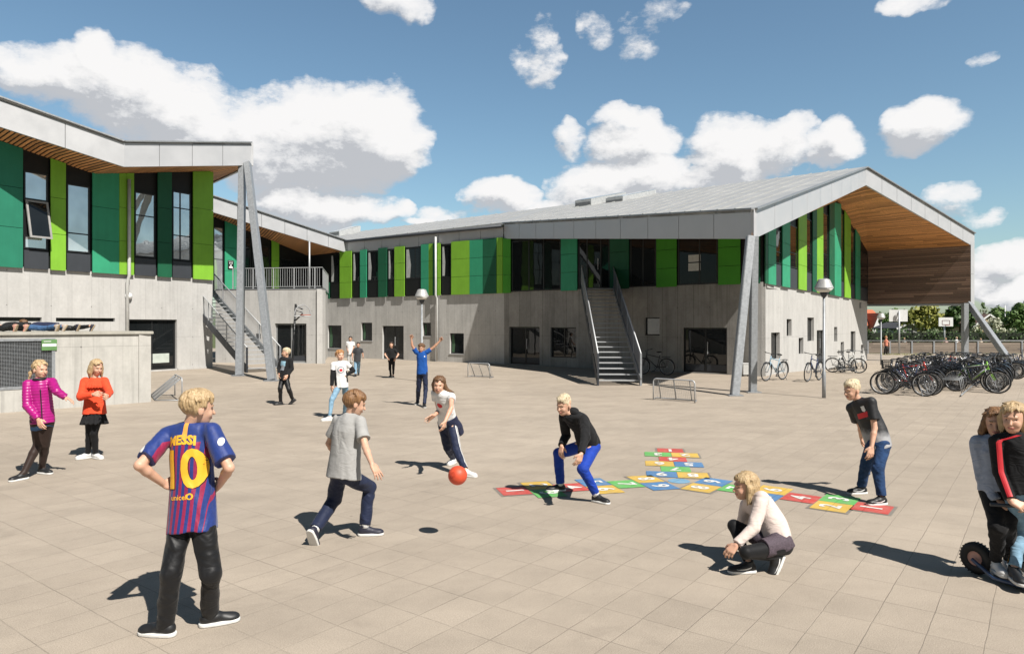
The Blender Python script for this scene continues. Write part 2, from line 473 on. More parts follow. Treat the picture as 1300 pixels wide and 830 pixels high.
def fascia(path, h, root, mat, joints, name='fascia', th=.10, back=(0, 0, 0)):
    """Sheet-metal edge of a roof along 3D bottom points PATH with heights H, in separate sheets with dark joints."""
    mb = MB()
    for i in range(len(path) - 1):
        a, b = Vector(path[i]), Vector(path[i + 1]); ha, hb = h[i], h[i + 1]
        d = (b - a); nrm = Vector((d.y, -d.x, 0)).normalized()
        if nrm.dot(-a) < 0: nrm = -nrm
        n = joints[i]
        for k in range(n):
            f0, f1 = k / n, (k + 1) / n; g = .012 / d.length
            f0b = f0 + (g if k else 0); f1b = f1 - (g if k < n - 1 else 0)
            p0 = a + d * f0b; p1 = a + d * f1b; h0 = ha + (hb - ha) * f0b; h1 = ha + (hb - ha) * f1b
            q0, q1 = p0 - nrm * th, p1 - nrm * th
            up = Vector((0, 0, 1))
            mb.hexa([q0, q1, p1, p0, q0 + up * h0, q1 + up * h1, p1 + up * h1, p0 + up * h0])
            if k: # dark joint behind
                j0 = a + d * (f0 - g * 1.2) - nrm * .014; j1 = a + d * (f0 + g * 1.2) - nrm * .014
                hh = ha + (hb - ha) * f0
                mb.hexa([j0 - nrm * .05, j1 - nrm * .05, j1, j0, j0 - nrm * .05 + up * hh, j1 - nrm * .05 + up * hh, j1 + up * hh, j0 + up * hh], 1)
        # drip edge on top
        p0 = a + nrm * .03 + Vector((0, 0, ha)); p1 = b + nrm * .03 + Vector((0, 0, hb))
        mb.bar(p0, p1, .14, .05, mi=2)
    return mb.build(name, [mat, ALU_DK, GALV], root)

def sheet(pts, th, root, name, mat):
    """Thick polygon(s): list of polygons, each extruded upward by TH."""
    mb = MB()
    for p in pts: mb.prism(p, (0, 0, th))
    return mb.build(name, mat, root)
# ------------------------------------------------------------------ main school building
A = (-11.59, 44.0); Mp = (-0.4, 36.0); Cc = (9.68, 27.4); Ee = (24.45, 48.8)
HC = 3.65
main = tag(empty('school_building', (Cc[0], Cc[1], 0)), 'long school building with grey metal roof, green panels above concrete and an overhanging timber-lined gable', 'building')
w1, w2, w3 = Wall(A, Mp), Wall(Mp, Cc), Wall(Cc, Ee)
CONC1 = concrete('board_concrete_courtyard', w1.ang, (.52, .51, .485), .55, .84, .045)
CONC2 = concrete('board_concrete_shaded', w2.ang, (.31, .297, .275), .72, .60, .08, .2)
CONC3 = concrete('board_concrete_gable', w3.ang, (.50, .49, .47), .8, .86, .04, .10)
LSOF = -math.atan2(.76, .65)
WOOD_SOFFIT = slatted('larch_soffit', LSOF, (.86, .40, .135), .16, .16, 1, .12, .28)
WOOD_WALL = slatted('weathered_board_wall', 0, (.36, .225, .16), .135, .12, 2, .15, .3)

o1 = {'wa': w1.rect(416, 413, 433.4, 442), 'wb': w1.rect(458.6, 409.6, 472.4, 432.4), 'da': w1.rect(485.4, 413.6, 512.4, 457.8),
      'wc': w1.rect(536.6, 409.6, 547, 426.4), 'wd': w1.rect(571, 423, 588.8, 449)}
o1['da'] = o1['da'][:2] + (.03, o1['da'][3])
o2 = {'da': w2.rect(646.5, 414.8, 685, 466), 'wa': w2.rect(699, 415.4, 731.4, 454), 'wb': w2.rect(818.4, 403, 837.4, 425.6), 'db': w2.rect(866.3, 415.9, 922.7, 478)}
o2['da'] = o2['da'][:2] + (.03, o2['da'][3]); o2['db'] = o2['db'][:2] + (.03, o2['db'][3])
o3 = [w3.rect(979, 422, 990, 456), w3.rect(998.7, 405, 1005, 426.5), w3.rect(1014, 428.7, 1020, 449.4), w3.rect(1025, 403, 1033.4, 433),
      w3.rect(1059, 415, 1063, 433.5), w3.rect(1067.4, 434, 1071.5, 451.6), w3.rect(1080, 420.5, 1086, 446.5), w3.rect(1093, 437.5, 1096, 448.7), w3.rect(1091, 383.6, 1093.5, 391)]
d3 = w3.rect(1037, 419, 1047, 457); d3 = d3[:2] + (.03, d3[3])
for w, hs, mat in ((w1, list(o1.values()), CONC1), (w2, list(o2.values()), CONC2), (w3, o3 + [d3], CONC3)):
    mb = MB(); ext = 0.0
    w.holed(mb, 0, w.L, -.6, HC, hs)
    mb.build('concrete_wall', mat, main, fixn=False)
mb = MB()                                         # floors and inner walls so that the openings look into dark rooms
fw = [w1.at(0, 0, -.5), w1.at(w1.L, 0, -.5), w2.at(w2.L, 0, -.5), w3.at(w3.L, 0, -.6), Vector((14, 62, 0)), Vector((-8, 58, 0))]
mb.prism([p + Vector((0, 0, 3.45)) for p in fw], (0, 0, .15))
mb.build('floor_slab', CONC1, main)
late = []
for k in ('wa', 'wb', 'wc', 'wd'):
    wo_ = window(w1, o1[k], main, off=-.14, bar=.05); late.append((w1, o1[k], wo_, -1, .22, 'g', -.125))
    mb = MB(); r = o1[k]; w1.slab(mb, r[0] - .04, r[1] + .04, r[2] - .045, r[2] - .002, -.12, .03); mb.build('window_sill', GALV_LT, main)
def glazed_door(w, r, root, leaf=2, frame=None, panel=False):
    o = window(w, r, root, name='door', off=-.16, bar=.075, cols=[.5] if leaf == 2 else [.46], frame=frame)
    mid = (r[0] + r[1]) / 2
    door_handle(w, o, mid + .12, 1.05, -.12)
    mb = MB(); 
    for (a, b) in ((r[0] + .08, mid - .05), (mid + .05, r[1] - .08)): w.slab(mb, a, b, r[2] + .08, r[2] + .34, -.145, -.135)
    mb.build('kick_plate', SLATE, o)
    return o
glazed_door(w1, o1['da'], main); glazed_door(w2, o2['da'], main); glazed_door(w2, o2['db'], main); glazed_door(w3, d3, main)
window(w2, o2['wa'], main, off=-.14, bar=.05, cols=[.5]); window(w2, o2['wb'], main, off=-.14, bar=.05, pane=glass('sky_mirror_glass', (.05, .065, .06), 1.9))
for r in o3: window(w3, r, main, off=-.18, bar=.035)
CURT = M('white_curtain', (.42, .43, .42), .8); CURTG = M('green_curtain', (.06, .13, .07), .8)
def curtain(w, r, o, side, frac, mat, off):
    s0, s1, z0, z1 = r; a = s0 + .06 if side < 0 else s1 - .06; ww = (s1 - s0) * frac; mb = MB(); n = 12
    for i in range(n):
        for f0, f1 in ((0, .45), (.45, 1.)):
            q = []
            for ii, ff in ((i, f0), (i + 1, f0), (i + 1, f1), (i, f1)):
                t = ii / n; x = a - side * ww * t * (1. if ff < .9 else .55) * (1. if ff > .1 else .8); zz = z0 + .08 + (z1 - z0 - .16) * ff
                q.append(w.at(x, zz, off + .004 + .003 * math.sin(t * 22)))
            mb.face(q)
    mb.build('curtain', mat, o, fixn=False)
# paper notices taped inside the upper window, and one on the courtyard door
# ---- upper storey
Mb = Vector((Mp[0], Mp[1], 6.36)); Fb = Vector((7.13, 20.9, 4.53)); Pb = Vector((18.74, 37.5, 9.37)); Rb = Vector((28.6, 44.2, 6.86))
Ab = Vector((-11.1, 43.65, 6.32)); A2b = Vector((-15.5, 46.8, 6.32))
sA = w3.s_at(1063); Apex = w3.at(sA, 8.9); Et = w3.at(w3.L, 7.0); Ct = Vector((Cc[0], Cc[1], 5.75))
zt1 = lambda s: 6.42
def zt2(s): return 6.36 + (5.78 - 6.36) * s / w2.L
def zt3(s): return (5.75 + (8.9 - 5.75) * s / sA if s < sA else 8.9 + (7.0 - 8.9) * (s - sA) / (w3.L - sA)) + .04
mb = MB(); w1.slab(mb, -1.66, w1.L, HC + .002, 6.6, -.25, 0.); mb.build('upper_wall', P_BLACK, main)
mb = MB(); w2.slab(mb, 0.002, w2.L - .02, HC + .002, 0, -.25, 0., zt0=6.4, zt1=5.8); mb.build('upper_wall', P_BLACK, main)
mb = MB(); poly = [w3.at(0, HC + .002), w3.at(w3.L, HC + .002), w3.at(w3.L, 7.06), w3.at(sA, 8.96), w3.at(0, 5.8)]
mb.prism(poly, -Vector((w3.n.x, w3.n.y, 0)) * .25); mb.build('upper_wall', P_BLACK, main)
ZB = HC - .06
for x0, x1, mt in ((433, 448, P_LIGHT), (458.7, 467, P_TEAL), (481.7, 492.7, P_DARK), (502.3, 515, P_LIGHT), (536, 545.8, P_TEAL), (545.8, 551, P_LIGHT),
                   (551, 556.7, P_DARK), (556.7, 560.6, P_LIGHT), (574.4, 597.7, P_LIGHT), (597.7, 614.4, P_TEAL), (614.4, 631.7, P_DARK), (632, 639.6, P_LIGHT)):
    strip(w1, x0, x1, ZB, zt1, mt, main, off=(.07, .11))
strip(w1, 413.5, 420, ZB, lambda s: 4.6, P_DARK, main, off=(.07, .11), joints=0)
for x0, x1 in ((448.4, 458.3), (467.3, 481.4), (493, 502), (515.3, 535.7), (561, 574), (420.5, 432.5)):
    s0, s1 = w1.s_at(x0) + .02, w1.s_at(x1) - .02
    wo_ = window(w1, (s0, s1, 4.55, 6.3), main, off=.03, bar=.05, cols=[.62] if s1 - s0 > 1. else [], dep=.05); late.append((w1, (s0, s1, 4.55, 6.3), wo_, -1, .30, 'w', .044))
    mb = MB(); w1.slab(mb, s0, s1, ZB, 4.53, .02, .05); mb.build('spandrel_panel', P_BLACK, main)
for x0, x1, mt in ((640, 650, P_MID), (713.6, 734.4, P_TEAL), (775.6, 800, P_DARK), (834.6, 860.4, P_MID), (913, 941.2, P_MID), (951, 966.2, P_DARK)):
    strip(w2, x0, x1, ZB, zt2, mt, main, off=(.07, .11), joints=2)
for i, (x0, x1, cols) in enumerate(((650.4, 713.2, [.36, .66]), (734.8, 775.2, [.28, .72]), (800.4, 834.2, [.5]), (860.8, 912.6, [.55]))):
    s0, s1 = w2.s_at(x0) + .02, w2.s_at(x1) - .02
    o = window(w2, (s0, s1, ZB + .05, zt2(s1) - .02), main, name='door' if i == 1 else 'window', off=.03, bar=.06, cols=cols, dep=.05)
    if i == 1: door_handle(w2, o, s0 + (s1 - s0) * .66, 4.75, .06)
    if i == 3:
        for y0, y1 in ((324, 332), (334.5, 343.5)):
            a, z1_ = w2.hit(874.5, y0); b_, z0_ = w2.hit(890, y1)
            q = MB(); w2.slab(q, a, b_, z0_, z1_, .043, .046); q.build('paper_notice', M('notice_paper', (.55, .56, .54), .8), o)
for x0, x1, mt in ((961, 971.6, P_DARK), (972, 981.9, P_TEAL), (990.3, 1000, P_TEAL), (1011, 1021.3, P_LIGHT), (1029, 1034.3, P_DARK), (1034.3, 1042.4, P_LIGHT),
                   (1050.6, 1057, P_DARK), (1057, 1065.4, P_TEAL), (1070, 1077.7, P_LIGHT), (1084, 1090, P_TEAL)):
    if x0 < 968: x0 = 968.4
    strip(w3, x0, x1, ZB, zt3, mt, main, off=(.07, .11), joints=2)
for x0, x1 in ((981.9, 990.3), (1000, 1011), (1021.3, 1029), (1042.4, 1050.6), (1065.4, 1070), (1077.7, 1084), (1090, 1101)):
    s0, s1 = w3.s_at(x0) + .02, w3.s_at(x1) - .02
    window(w3, (s0, s1, 4.5, min(zt3(s0), zt3(s1)) - .25), main, off=.03, bar=.045, rows=[.35], dep=.05, pane=GLASS)
    mb = MB(); w3.slab(mb, s0, s1, ZB, 4.47, .02, .05); mb.build('spandrel_panel', P_GREY, main)
for w_, r_, o_, sd__, fr_, c_, of_ in late: curtain(w_, r_, o_, sd__, fr_, CURTG if c_ == 'g' else CURT, of_)
# ---- fascias, soffits, roof
fascia([A2b, Ab, Mb + Vector((-.05, .03, 0))], [.70, .70, .60], main, ALU, [3, 9])
fascia([Mb, Fb], [.80, .88], main, ALU, [10])
fascia([Fb + Vector((.02, .02, 0)), Pb, Rb + Vector((.42, .28, 0))], [.88, .96, .86], main, ALU, [9, 8])
mb = MB()                                          # right-hand leg of the gable frame
fd = (Rb - Pb); fd.z = 0; fd.normalize(); fn = Vector((fd.y, -fd.x, 0))
if fn.dot(-Rb) < 0: fn = -fn
a = Vector((Rb.x, Rb.y, 3.26)); b_ = a + fd * .48
for k in range(2):
    z0, z1 = 3.26 + k * 1.9, 3.26 + (k + 1) * 1.9 - .012
    if k: z1 = 7.2
    p, q = Vector((a.x, a.y, z0)), Vector((b_.x, b_.y, z0)); up = Vector((0, 0, z1 - z0))
    mb.hexa([p - fn * .3, q - fn * .3, q + fn * .012, p + fn * .012, p - fn * .3 + up, q - fn * .3 + up, q + fn * .012 + up, p + fn * .012 + up])
mb.build('fascia', ALU, main)
up5 = Vector((0, 0, .06)); in3 = up5 - Vector((w3.n.x, w3.n.y, 0)) * .06; in2 = up5 - Vector((w2.n.x, w2.n.y, 0)) * .06
Etin = w3.at(w3.L, 7.0)
sheet([[Fb + in3, Pb + in3, Apex + up5, Ct + up5]], .12, main, 'soffit', WOOD_SOFFIT)
sheet([[Pb + in3, Rb + in3, Etin + up5, Apex + up5]], .12, main, 'soffit', WOOD_SOFFIT)
sheet([[Mb + in2, Fb + in2, Ct + up5]], .12, main, 'soffit', WOOD_SOFFIT)
mb = MB()                                          # timber-clad side of the overhanging volume
e0 = w3.at(w3.L, 0); r0 = Vector((Rb.x, Rb.y, 0)); side = (r0 - e0).normalized(); sn = Vector((side.y, -side.x, 0))
if sn.dot(e0) < 0: sn = -sn
z = lambda p, h: Vector((p.x, p.y, h))
mb.hexa([z(e0, 3.40), z(r0, 3.31), z(r0 + sn * .34, 3.31), z(e0 + sn * .34, 3.40), z(e0, 7.1), z(r0, 6.95), z(r0 + sn * .34, 6.95), z(e0 + sn * .34, 7.1)])
mb.build('timber_wall', WOOD_WALL, main)
mb = MB(); mb.hexa([z(e0, 3.27), z(r0, 3.18), z(r0 + sn * .36, 3.18), z(e0 + sn * .36, 3.27), z(e0, 3.392), z(r0, 3.302), z(r0 + sn * .36, 3.302), z(e0 + sn * .36, 3.392)])
mb.build('bottom_rail', GALV, main)
Ft = Fb + Vector((0, 0, .90)); Pt = Pb + Vector((0, 0, .98)); Mt = Mb + Vector((0, 0, .83)); At = A2b + Vector((0, 0, .74)); Rt = Rb + Vector((.42, .28, .88))
Q = Vector((-18.75, 67.5, 10.33)); Rm = Pt.lerp(Q, .425)
mb = MB()
def seamed(e0, e1, r0, r1, n):
    pe = [e0.lerp(e1, i / n) for i in range(n + 1)]; pr = [r0.lerp(r1, i / n) for i in range(n + 1)]
    th = Vector((0, 0, -.12))
    for i in range(n):
        mb.hexa([pe[i] + th, pe[i + 1] + th, pr[i + 1] + th, pr[i] + th, pe[i], pe[i + 1], pr[i + 1], pr[i]])
        if i: mb.bar(pe[i] + Vector((0, 0, .015)), pr[i] + Vector((0, 0, .015)), .04, .04)
seamed(Ft, Mt, Pt, Rm, 22); seamed(Mt, At, Rm, Q, 22)
Apt = Apex + Vector((0, 0, .35)); Ett = Et + Vector((.3, .3, .4)); back = Vector((2, 80, 7.5))
for poly in ([Pt, Rt, Ett, Apt], [Pt, Apt, Q], [Apt, Ett, back], [Apt, back, Q]): mb.prism([Vector(p) for p in poly], (0, 0, -.1))
mb.build('roof', ZINC, main)
mb = MB(); g0 = A2b + Vector((.1, -.14, .72)); g1 = Mb + Vector((-.15, -.1, .62)); mb.tube([g0, g1], .075, 8); mb.build('gutter', SLATE, main, smooth=True)
rd = (Pt - Q).normalized(); 
def skylight(px, py, d, wd=.95, ln=2.2, h=.42):
    c = pt(px, py, d); ax = rd * 1; ay = Vector((rd.y, -rd.x, 0)); ay = ay if ay.y > 0 else -ay
    ay = Vector((ay.x, ay.y, .16)).normalized(); m = MB()
    lo = [c, c + ax * wd, c + ax * wd + ay * ln, c + ay * ln]
    hi = [p + Vector((0, 0, h)) for p in lo]; hi[2].z += .32; hi[3].z += .32
    m.hexa([p - Vector((0, 0, .3)) for p in lo] + hi)
    o = m.build('skylight', M('skylight_frame', (.42, .43, .43), .5), main)
    g = MB(); e = .07
    top = [hi[0] + ax * e + ay * e, hi[1] - ax * e + ay * e, hi[2] - ax * e - ay * e, hi[3] + ax * e - ay * e]
    g.prism([p + Vector((0, 0, .03)) for p in top], (0, 0, -.02)); g.build('pane', GLASS_B, o)
    g = MB(); g.obox(lo[0] + ax * wd / 2 + Vector((0, 0, h * .36)) - ay * .012, ax * (wd / 2 - .05), ay * .01, Vector((0, 0, h * .22))); g.build('vent_louvre', M('louvre_grey', (.16, .165, .17), .55), o)
skylight(730, 262.5, 42.8, 1.15, 4.2, .36); skylight(769, 259.5, 41.8, 1.15, 4.2, .36); skylight(418, 298.5, 58., 1.3, 2.2, .22)
# ---- props of the roof corner
def column(p, q, wd, root, dp=None, up=(0, 1, 0)):
    mb = MB(); mb.bar(p, q, wd, dp or wd, up=up); return mb.build('column', GALV, root, bevel=.015)
col_v = gp(955.5, 498); column(col_v, Vector((col_v.x + .05, col_v.y, 4.6)), .2, main)
col_d = gp(932.5, 502); column(col_d, Vector((6.98, 20.75, 4.58)), .22, main)
r_v = Vector((27.6, 43.2, -.45)); column(r_v, Vector((r_v.x, r_v.y, 3.3)), .30, main)
r_d = Vector((27.35, 38.5, ground_z(27.35, 38.5)))
column(r_d, Vector((28.3, 43.9, 3.3)), .30, main)
for p in (col_v, col_d, r_v, r_d):
    mb = MB(); mb.box((p.x - .2, p.y - .2, p.z + .002), (p.x + .2, p.y + .2, p.z + .03)); mb.build('base_plate', GALV, main)
mb = MB(); s = w1.s_at(556.5); a = w1.at(s, 0, .2)
mb.tube([w1.at(s, 6.75, .22), w1.at(s, 3.6, .22), w1.at(s, 3.42, .12), w1.at(s, .05, .12)], .055, 10); mb.build('downpipe', M('pale_downpipe', (.60, .60, .58), .45), main, smooth=True)
mb = MB(); mb.lathe(w3.at(.3, 6.55, 3.2), [(.001, 0)], 4)
# ------------------------------------------------------------------ left wing
W0 = (-18.2, 25.2); W1 = (-14.0, 32.55)
wl = Wall(W0, W1); HL = 4.1
Wm = wl.p - wl.d * 7
wl = Wall((Wm.x, Wm.y), W1)
wing = tag(empty('school_wing', (W1[0], W1[1], 0)), 'nearer school wing at left, white folded roof edge and timber eaves on slanted columns', 'building')
CONCL = concrete('board_concrete_wing', wl.ang, (.51, .50, .48), .75, .86, .04, .10)
sl = [wl.rect(-20, 402.5, 53, 417.5), wl.rect(71, 403.5, 146, 418.5)]
sl = [(a, b, 2.12, d) for a, b, c, d in sl]
dl = wl.rect(161, 405.5, 224.5, 472); dl = (dl[0], dl[1], .06, dl[3])
mb = MB(); wl.holed(mb, 0, wl.L, -.05, HL, sl + [dl]); mb.build('concrete_wall', CONCL, wing, fixn=False)
mb = MB(); e1 = Vector((-19.2, 36.2)); we = Wall(W1, (-19.4, 35.6)); 
we.slab(mb, .01, we.L, -.05, HL, -.3, 0.); mb.build('concrete_wall', CONCL, wing)
mb = MB(); wl.slab(mb, wl.s_at(225), wl.L + .02, 0.002, .09, .002, .06); mb.build('plinth', CONCL, wing)
for r in sl: window(wl, r, wing, off=-.15, bar=.05, cols=[.52])
o = window(wl, dl, wing, name='door', off=-.15, bar=.07, cols=[.52], rows=[])
a, b_ = wl.s_at(193), wl.s_at(217); g = MB(); wl.slab(g, a, b_, .35, .75, -.128, -.122); g.build('kick_plate', M('pale_kick_plate', (.5, .55, .5), .5), o)
K1b = Vector((-17.25, 23.9, 8.66)); K2b = Vector((-14.45, 26.4, 7.87)); K3b = Vector((-11.3, 30.7, 8.89))
K0b = K1b + (K1b - K2b) * 2.6
sT0 = wl.s_at(0); sTv = wl.s_at(120)
def ztl(s):
    if s < sTv: return 7.9 + (8.44 - 7.9) * (sTv - s) / (sTv - sT0)
    return 7.9 + (8.97 - 7.9) * (s - sTv) / (wl.L - sTv)
mb = MB(); poly = [wl.at(0, HL + .002), wl.at(wl.L - .01, HL + .002), wl.at(wl.L - .01, ztl(wl.L) + .1), wl.at(sTv, 8.0), wl.at(0, ztl(0) + .1)]
mb.prism(poly, -Vector((wl.n.x, wl.n.y, 0)) * .25); mb.build('upper_wall', P_BLACK, wing)
mb = MB(); we.slab(mb, .02, we.L, HL + .002, 9.0, -.25, -.02); mb.build('upper_wall', P_BLACK, wing)
strip(we, 1, 1, HL, lambda s: 9., P_LIGHT, wing) if False else None
ZL = HL - .05
for x0, x1, mt in ((-70, 27, P_TEAL), (62, 81.5, P_LIGHT), (115, 149, P_TEAL), (149, 158.5, P_LIGHT), (158.5, 168, P_LIGHT), (198, 216, P_DARK), (243, 268.6, P_LIGHT)):
    strip(wl, x0, x1, ZL, lambda s: ztl(s) + .05, mt if x0 != -70 else panel_mat('deep_teal_panel', (.022, .19, .115)), wing, off=(.09, .13))
glb = GLASS_B
for x0, x1, top, bot, rows, cols in ((28, 61, 219, 317, [], []), (82.5, 114, 235, 321, [.28], []), (169, 197, 245, 327, [.64], []), (217, 242, 244, 331, [.36, .76], [.42])):
    s0, s1 = wl.s_at(x0) + .03, wl.s_at(x1) - .03; xm = (x0 + x1) / 2
    zb, zt_ = wl.hit(xm, bot)[1], wl.hit(xm, top)[1]
    if x0 == 28:
        zm0, zm1 = wl.hit(xm, 299)[1], wl.hit(xm, 255)[1]
        window(wl, (s0, s1, zm1, zt_), wing, off=.03, bar=.06, dep=.06, pane=glb); window(wl, (s0, s1, zb, zm0 - .01), wing, off=.03, bar=.06, dep=.06, pane=glb)
        # awning sash standing open, hinged at its top edge
        mb = MB(); w_ = s1 - s0 - .06; ang_ = rad(13); hgt = zm1 - zm0 + .15
        def sp(u, v, o_=0): # u along wall, v down the sash
            return wl.at(s0 + .03 + u, zm1 - v * math.cos(ang_) - o_ * math.sin(ang_), .07 + v * math.sin(ang_) + o_ * math.cos(ang_))
        def sbar(u0, v0, u1, v1, t=.06):
            mb.hexa([sp(u0, v1), sp(u1, v1), sp(u1, v1, t), sp(u0, v1, t), sp(u0, v0), sp(u1, v0), sp(u1, v0, t), sp(u0, v0, t)])
        sbar(0, 0, .07, hgt); sbar(w_ - .07, 0, w_, hgt); sbar(.07, 0, w_ - .07, .07); sbar(.07, hgt - .07, w_ - .07, hgt)
        sash = mb.build('window', M('pale_sash_frame', (.30, .29, .28), .5), wing); sash['label'] = 'open top-hung window sash'
        g = MB(); g.hexa([sp(.05, hgt - .05, .02), sp(w_ - .05, hgt - .05, .02), sp(w_ - .05, hgt - .05, .035), sp(.05, hgt - .05, .035), sp(.05, .05, .02), sp(w_ - .05, .05, .02), sp(w_ - .05, .05, .035), sp(.05, .05, .035)])
        g.build('pane', GLASS, sash)
    else:
        window(wl, (s0, s1, zb, zt_), wing, off=.03, bar=.06, rows=rows, cols=cols, dep=.06, pane=glb)
    mb = MB(); wl.slab(mb, s0, s1, ZL, zb - .04, .05, .09); mb.build('spandrel_panel', P_GREY, wing)
fascia([K0b, K1b, K2b, K3b], [1.0, 1.0, .95, .99], wing, ALU, [3, 2, 4])
T1e = Vector((-14.7, 34.9, 8.97)); K4b = Vector((-20.5, 43.5, 9.7))
fascia([K3b, K4b], [.99, .99], wing, ALU, [6])
LS = slatted('larch_eaves', math.atan2(-.6, .8), (.78, .38, .15), .155, .34, 1, .05, .22)
lt = lambda s: wl.at(s, ztl(s), 0); inl = up5 - Vector((wl.n.x, wl.n.y, 0)) * .06
sheet([[K0b + inl, K1b + inl, lt(sT0) + up5, lt(0) + up5]], .1, wing, 'soffit', LS)
sheet([[K1b + inl, K2b + inl, lt(sTv) + up5, lt(sT0) + up5]], .1, wing, 'soffit', LS)
sheet([[K2b + inl, K3b + inl, lt(wl.L) + up5, lt(sTv) + up5]], .1, wing, 'soffit', LS)
sheet([[K3b + inl, K4b + up5, Vector((-20.2, 38, 9.2)), lt(wl.L) + up5]], .1, wing, 'soffit', LS)
tp = Vector((0, 0, .84)); tq = Vector((0, 0, .93)); rr = [K0b + tq, K1b + tq, K2b + tq, K3b + tq]
bk = [p + Vector((-9, 4.5, .9)) for p in rr]
mb = MB()
for i in range(3): mb.prism([rr[i], rr[i + 1], bk[i + 1], bk[i]], (0, 0, -.06))
mb.prism([rr[3], K4b + tq, bk[3]], (0, 0, -.06)); mb.build('roof', ZINC, wing)
cv = gp(304, 477); column(cv, Vector((-11.62, 30.55, 8.93)), .26, wing, .26)
cd = gp(345.5, 483.5); column(cd, Vector((-11.38, 30.5, 8.93)), .26, wing, .26)
for p in (cv, cd): mb = MB(); mb.box((p.x - .24, p.y - .24, .002), (p.x + .24, p.y + .24, .035)); mb.build('base_plate', GALV, wing)
mb = MB(); s = wl.s_at(160)
mb.tube([wl.at(s, 7.95, .22), wl.at(s, 4.0, .22), wl.at(s, 3.8, .1), wl.at(s, .1, .1)], .065, 10); mb.build('downpipe', M('pale_downpipe', (.60, .60, .58), .45), wing, smooth=True)
mb = MB(); s, zz = wl.hit(162.5, 376); c = wl.at(s, zz, .02)
wlamp = tag(empty('wall_lamp', tuple(c)), 'small round white lamp fixed to the concrete wall beside the wing downpipe', 'lamp')
mb.lathe(c, [(.001, .16), (.07, .15), (.13, .09), (.15, .02), (.15, 0), (.001, 0)], 20, axis=(wl.n.x, wl.n.y, 0)); mb.build('lamp_shade', WHITE, wlamp, smooth=True)
mb = MB(); mb.lathe(c - Vector((0, 0, .02)), [(.06, 0), (.06, -.015), (.001, -.015)], 12, axis=(wl.n.x, wl.n.y, 0)); mb.build('wall_mount', SLATE, wlamp)
# ------------------------------------------------------------------ terrace wing in the corner
V0 = (-15.6, 37.3); V1 = (-9.71, 36.4)
wv = Wall(V0, V1); wv2 = Wall(V1, (-11.4, 43.9))
terr = tag(empty('terrace_wing', (V1[0], V1[1], 0)), 'low concrete corner wing with a railed roof terrace under a sloping white eave', 'building')
CONCV = concrete('board_concrete_terrace', wv.ang, (.50, .49, .47), .6, .86, .04, .10)
dv = wv.rect(349, 410.5, 389, 461); dv = (dv[0], dv[1], .04, dv[3]); sv = wv.rect(324.5, 423.5, 331, 430)
HT = 3.82
mb = MB(); wv.holed(mb, 0, wv.L, -.05, HT, [dv, sv]); mb.build('concrete_wall', CONCV, terr, fixn=False)
mb = MB(); wv2.slab(mb, .01, wv2.L, -.05, HT, -.3, -.002); mb.build('concrete_wall', CONCV, terr)
mb = MB(); mb.prism([Vector((-15.6, 37.62, HT - .15)), Vector((-10.05, 36.75, HT - .15)), Vector((-11.7, 43.6, HT - .15)), Vector((-16, 44, HT - .15))], (0, 0, -.2)); mb.build('terrace_deck', CONCV, terr)
mb = MB(); wv.slab(mb, -.01, wv.L + .02, HT + .002, HT + .05, -.34, .02); mb.build('parapet_cap', GALV, terr)
glazed_door(wv, dv, terr, frame=FRAME_LT); window(wv, sv, terr, off=-.12, bar=.03)
wu = Wall((-16.7, 38.45), (-12.94, 44.97))
su0, su1 = 0., wu.L
ztu = lambda s: 8.0 + (6.3 - 8.0) * s / wu.L
mb = MB(); wu.slab(mb, 0, wu.L, HT - .1, 0, -.25, 0, zt0=8.1, zt1=6.4); mb.build('upper_wall', P_BLACK, terr)
strip(wu, 284, 300, HT - .1, lambda s: ztu(s) + .05, P_TEAL, terr, off=(.06, .10)); strip(wu, 343.5, 353, HT - .1, lambda s: ztu(s) + .05, P_LIGHT, terr, off=(.06, .10))
for x0, x1, pn in ((270, 283, glb), (301, 318, GLASS), (319, 342, GLASS), (355, 388, GLASS)):
    s0, s1 = wu.s_at(x0) + .02, wu.s_at(x1) - .02
    window(wu, (s0, s1, HT, min(ztu(s0), ztu(s1)) - .35), terr, off=.03, bar=.05, rows=[.5], dep=.05, pane=pn)
N1b = Vector((-15.96, 37.7, 7.99)); N2b = Vector((-9.9, 43.0, 6.33)); N0b = N1b + (N1b - N2b) * .8
fascia([N0b, N1b, N2b], [.88, .88, .74], terr, ALU, [4, 6])
ut = lambda s, dz=0: wu.at(s, ztu(s) + dz)
BS = slatted('larch_terrace_eaves', math.atan2(.85, -.5), (.62, .28, .10), .155, .32, 1, .06, .22)
inu = up5 + Vector((-.05, .04, 0))
sheet([[N1b + inu, N2b + inu, ut(wu.L) + up5, ut(0) + up5]], .1, terr, 'soffit', BS)
sheet([[N2b + up5 + Vector((.0, 0, 0)), Vector((-10.6, 43.6, 6.42)), Vector((-12.9, 45.1, 6.5)), ut(wu.L) + up5]], .1, terr, 'soffit', BS)
rr = [N0b + tp, N1b + tp, N2b + Vector((0, 0, .7))]; bk = [p + Vector((-6, 6, .8)) for p in rr]
mb = MB()
for i in range(2): mb.prism([rr[i], rr[i + 1], bk[i + 1], bk[i]], (0, 0, -.06))
mb.build('roof', ZINC, terr)
mb = MB(); s, _ = wu.hit(392, 340); q = gp(392, 900); mb.tube([Vector((-11.6, 40.6, HT)), Vector((-11.6, 40.6, 6.75))], .05, 8); mb.build('column', GALV_LT, terr, smooth=True)
s0, s1 = wu.s_at(288), wu.s_at(294); zc = wu.hit(291, 336.5)[1]
sgn = tag(empty('terrace_sign', tuple(wu.at((s0 + s1) / 2, zc, .11))), 'small black square sign with white figures on the teal panel beside the outdoor stairs', 'sign')
mb = MB(); wu.slab(mb, s0 - .02, s1 + .06, zc - .26, zc + .26, .103, .115); mb.build('board', BLACK, sgn)
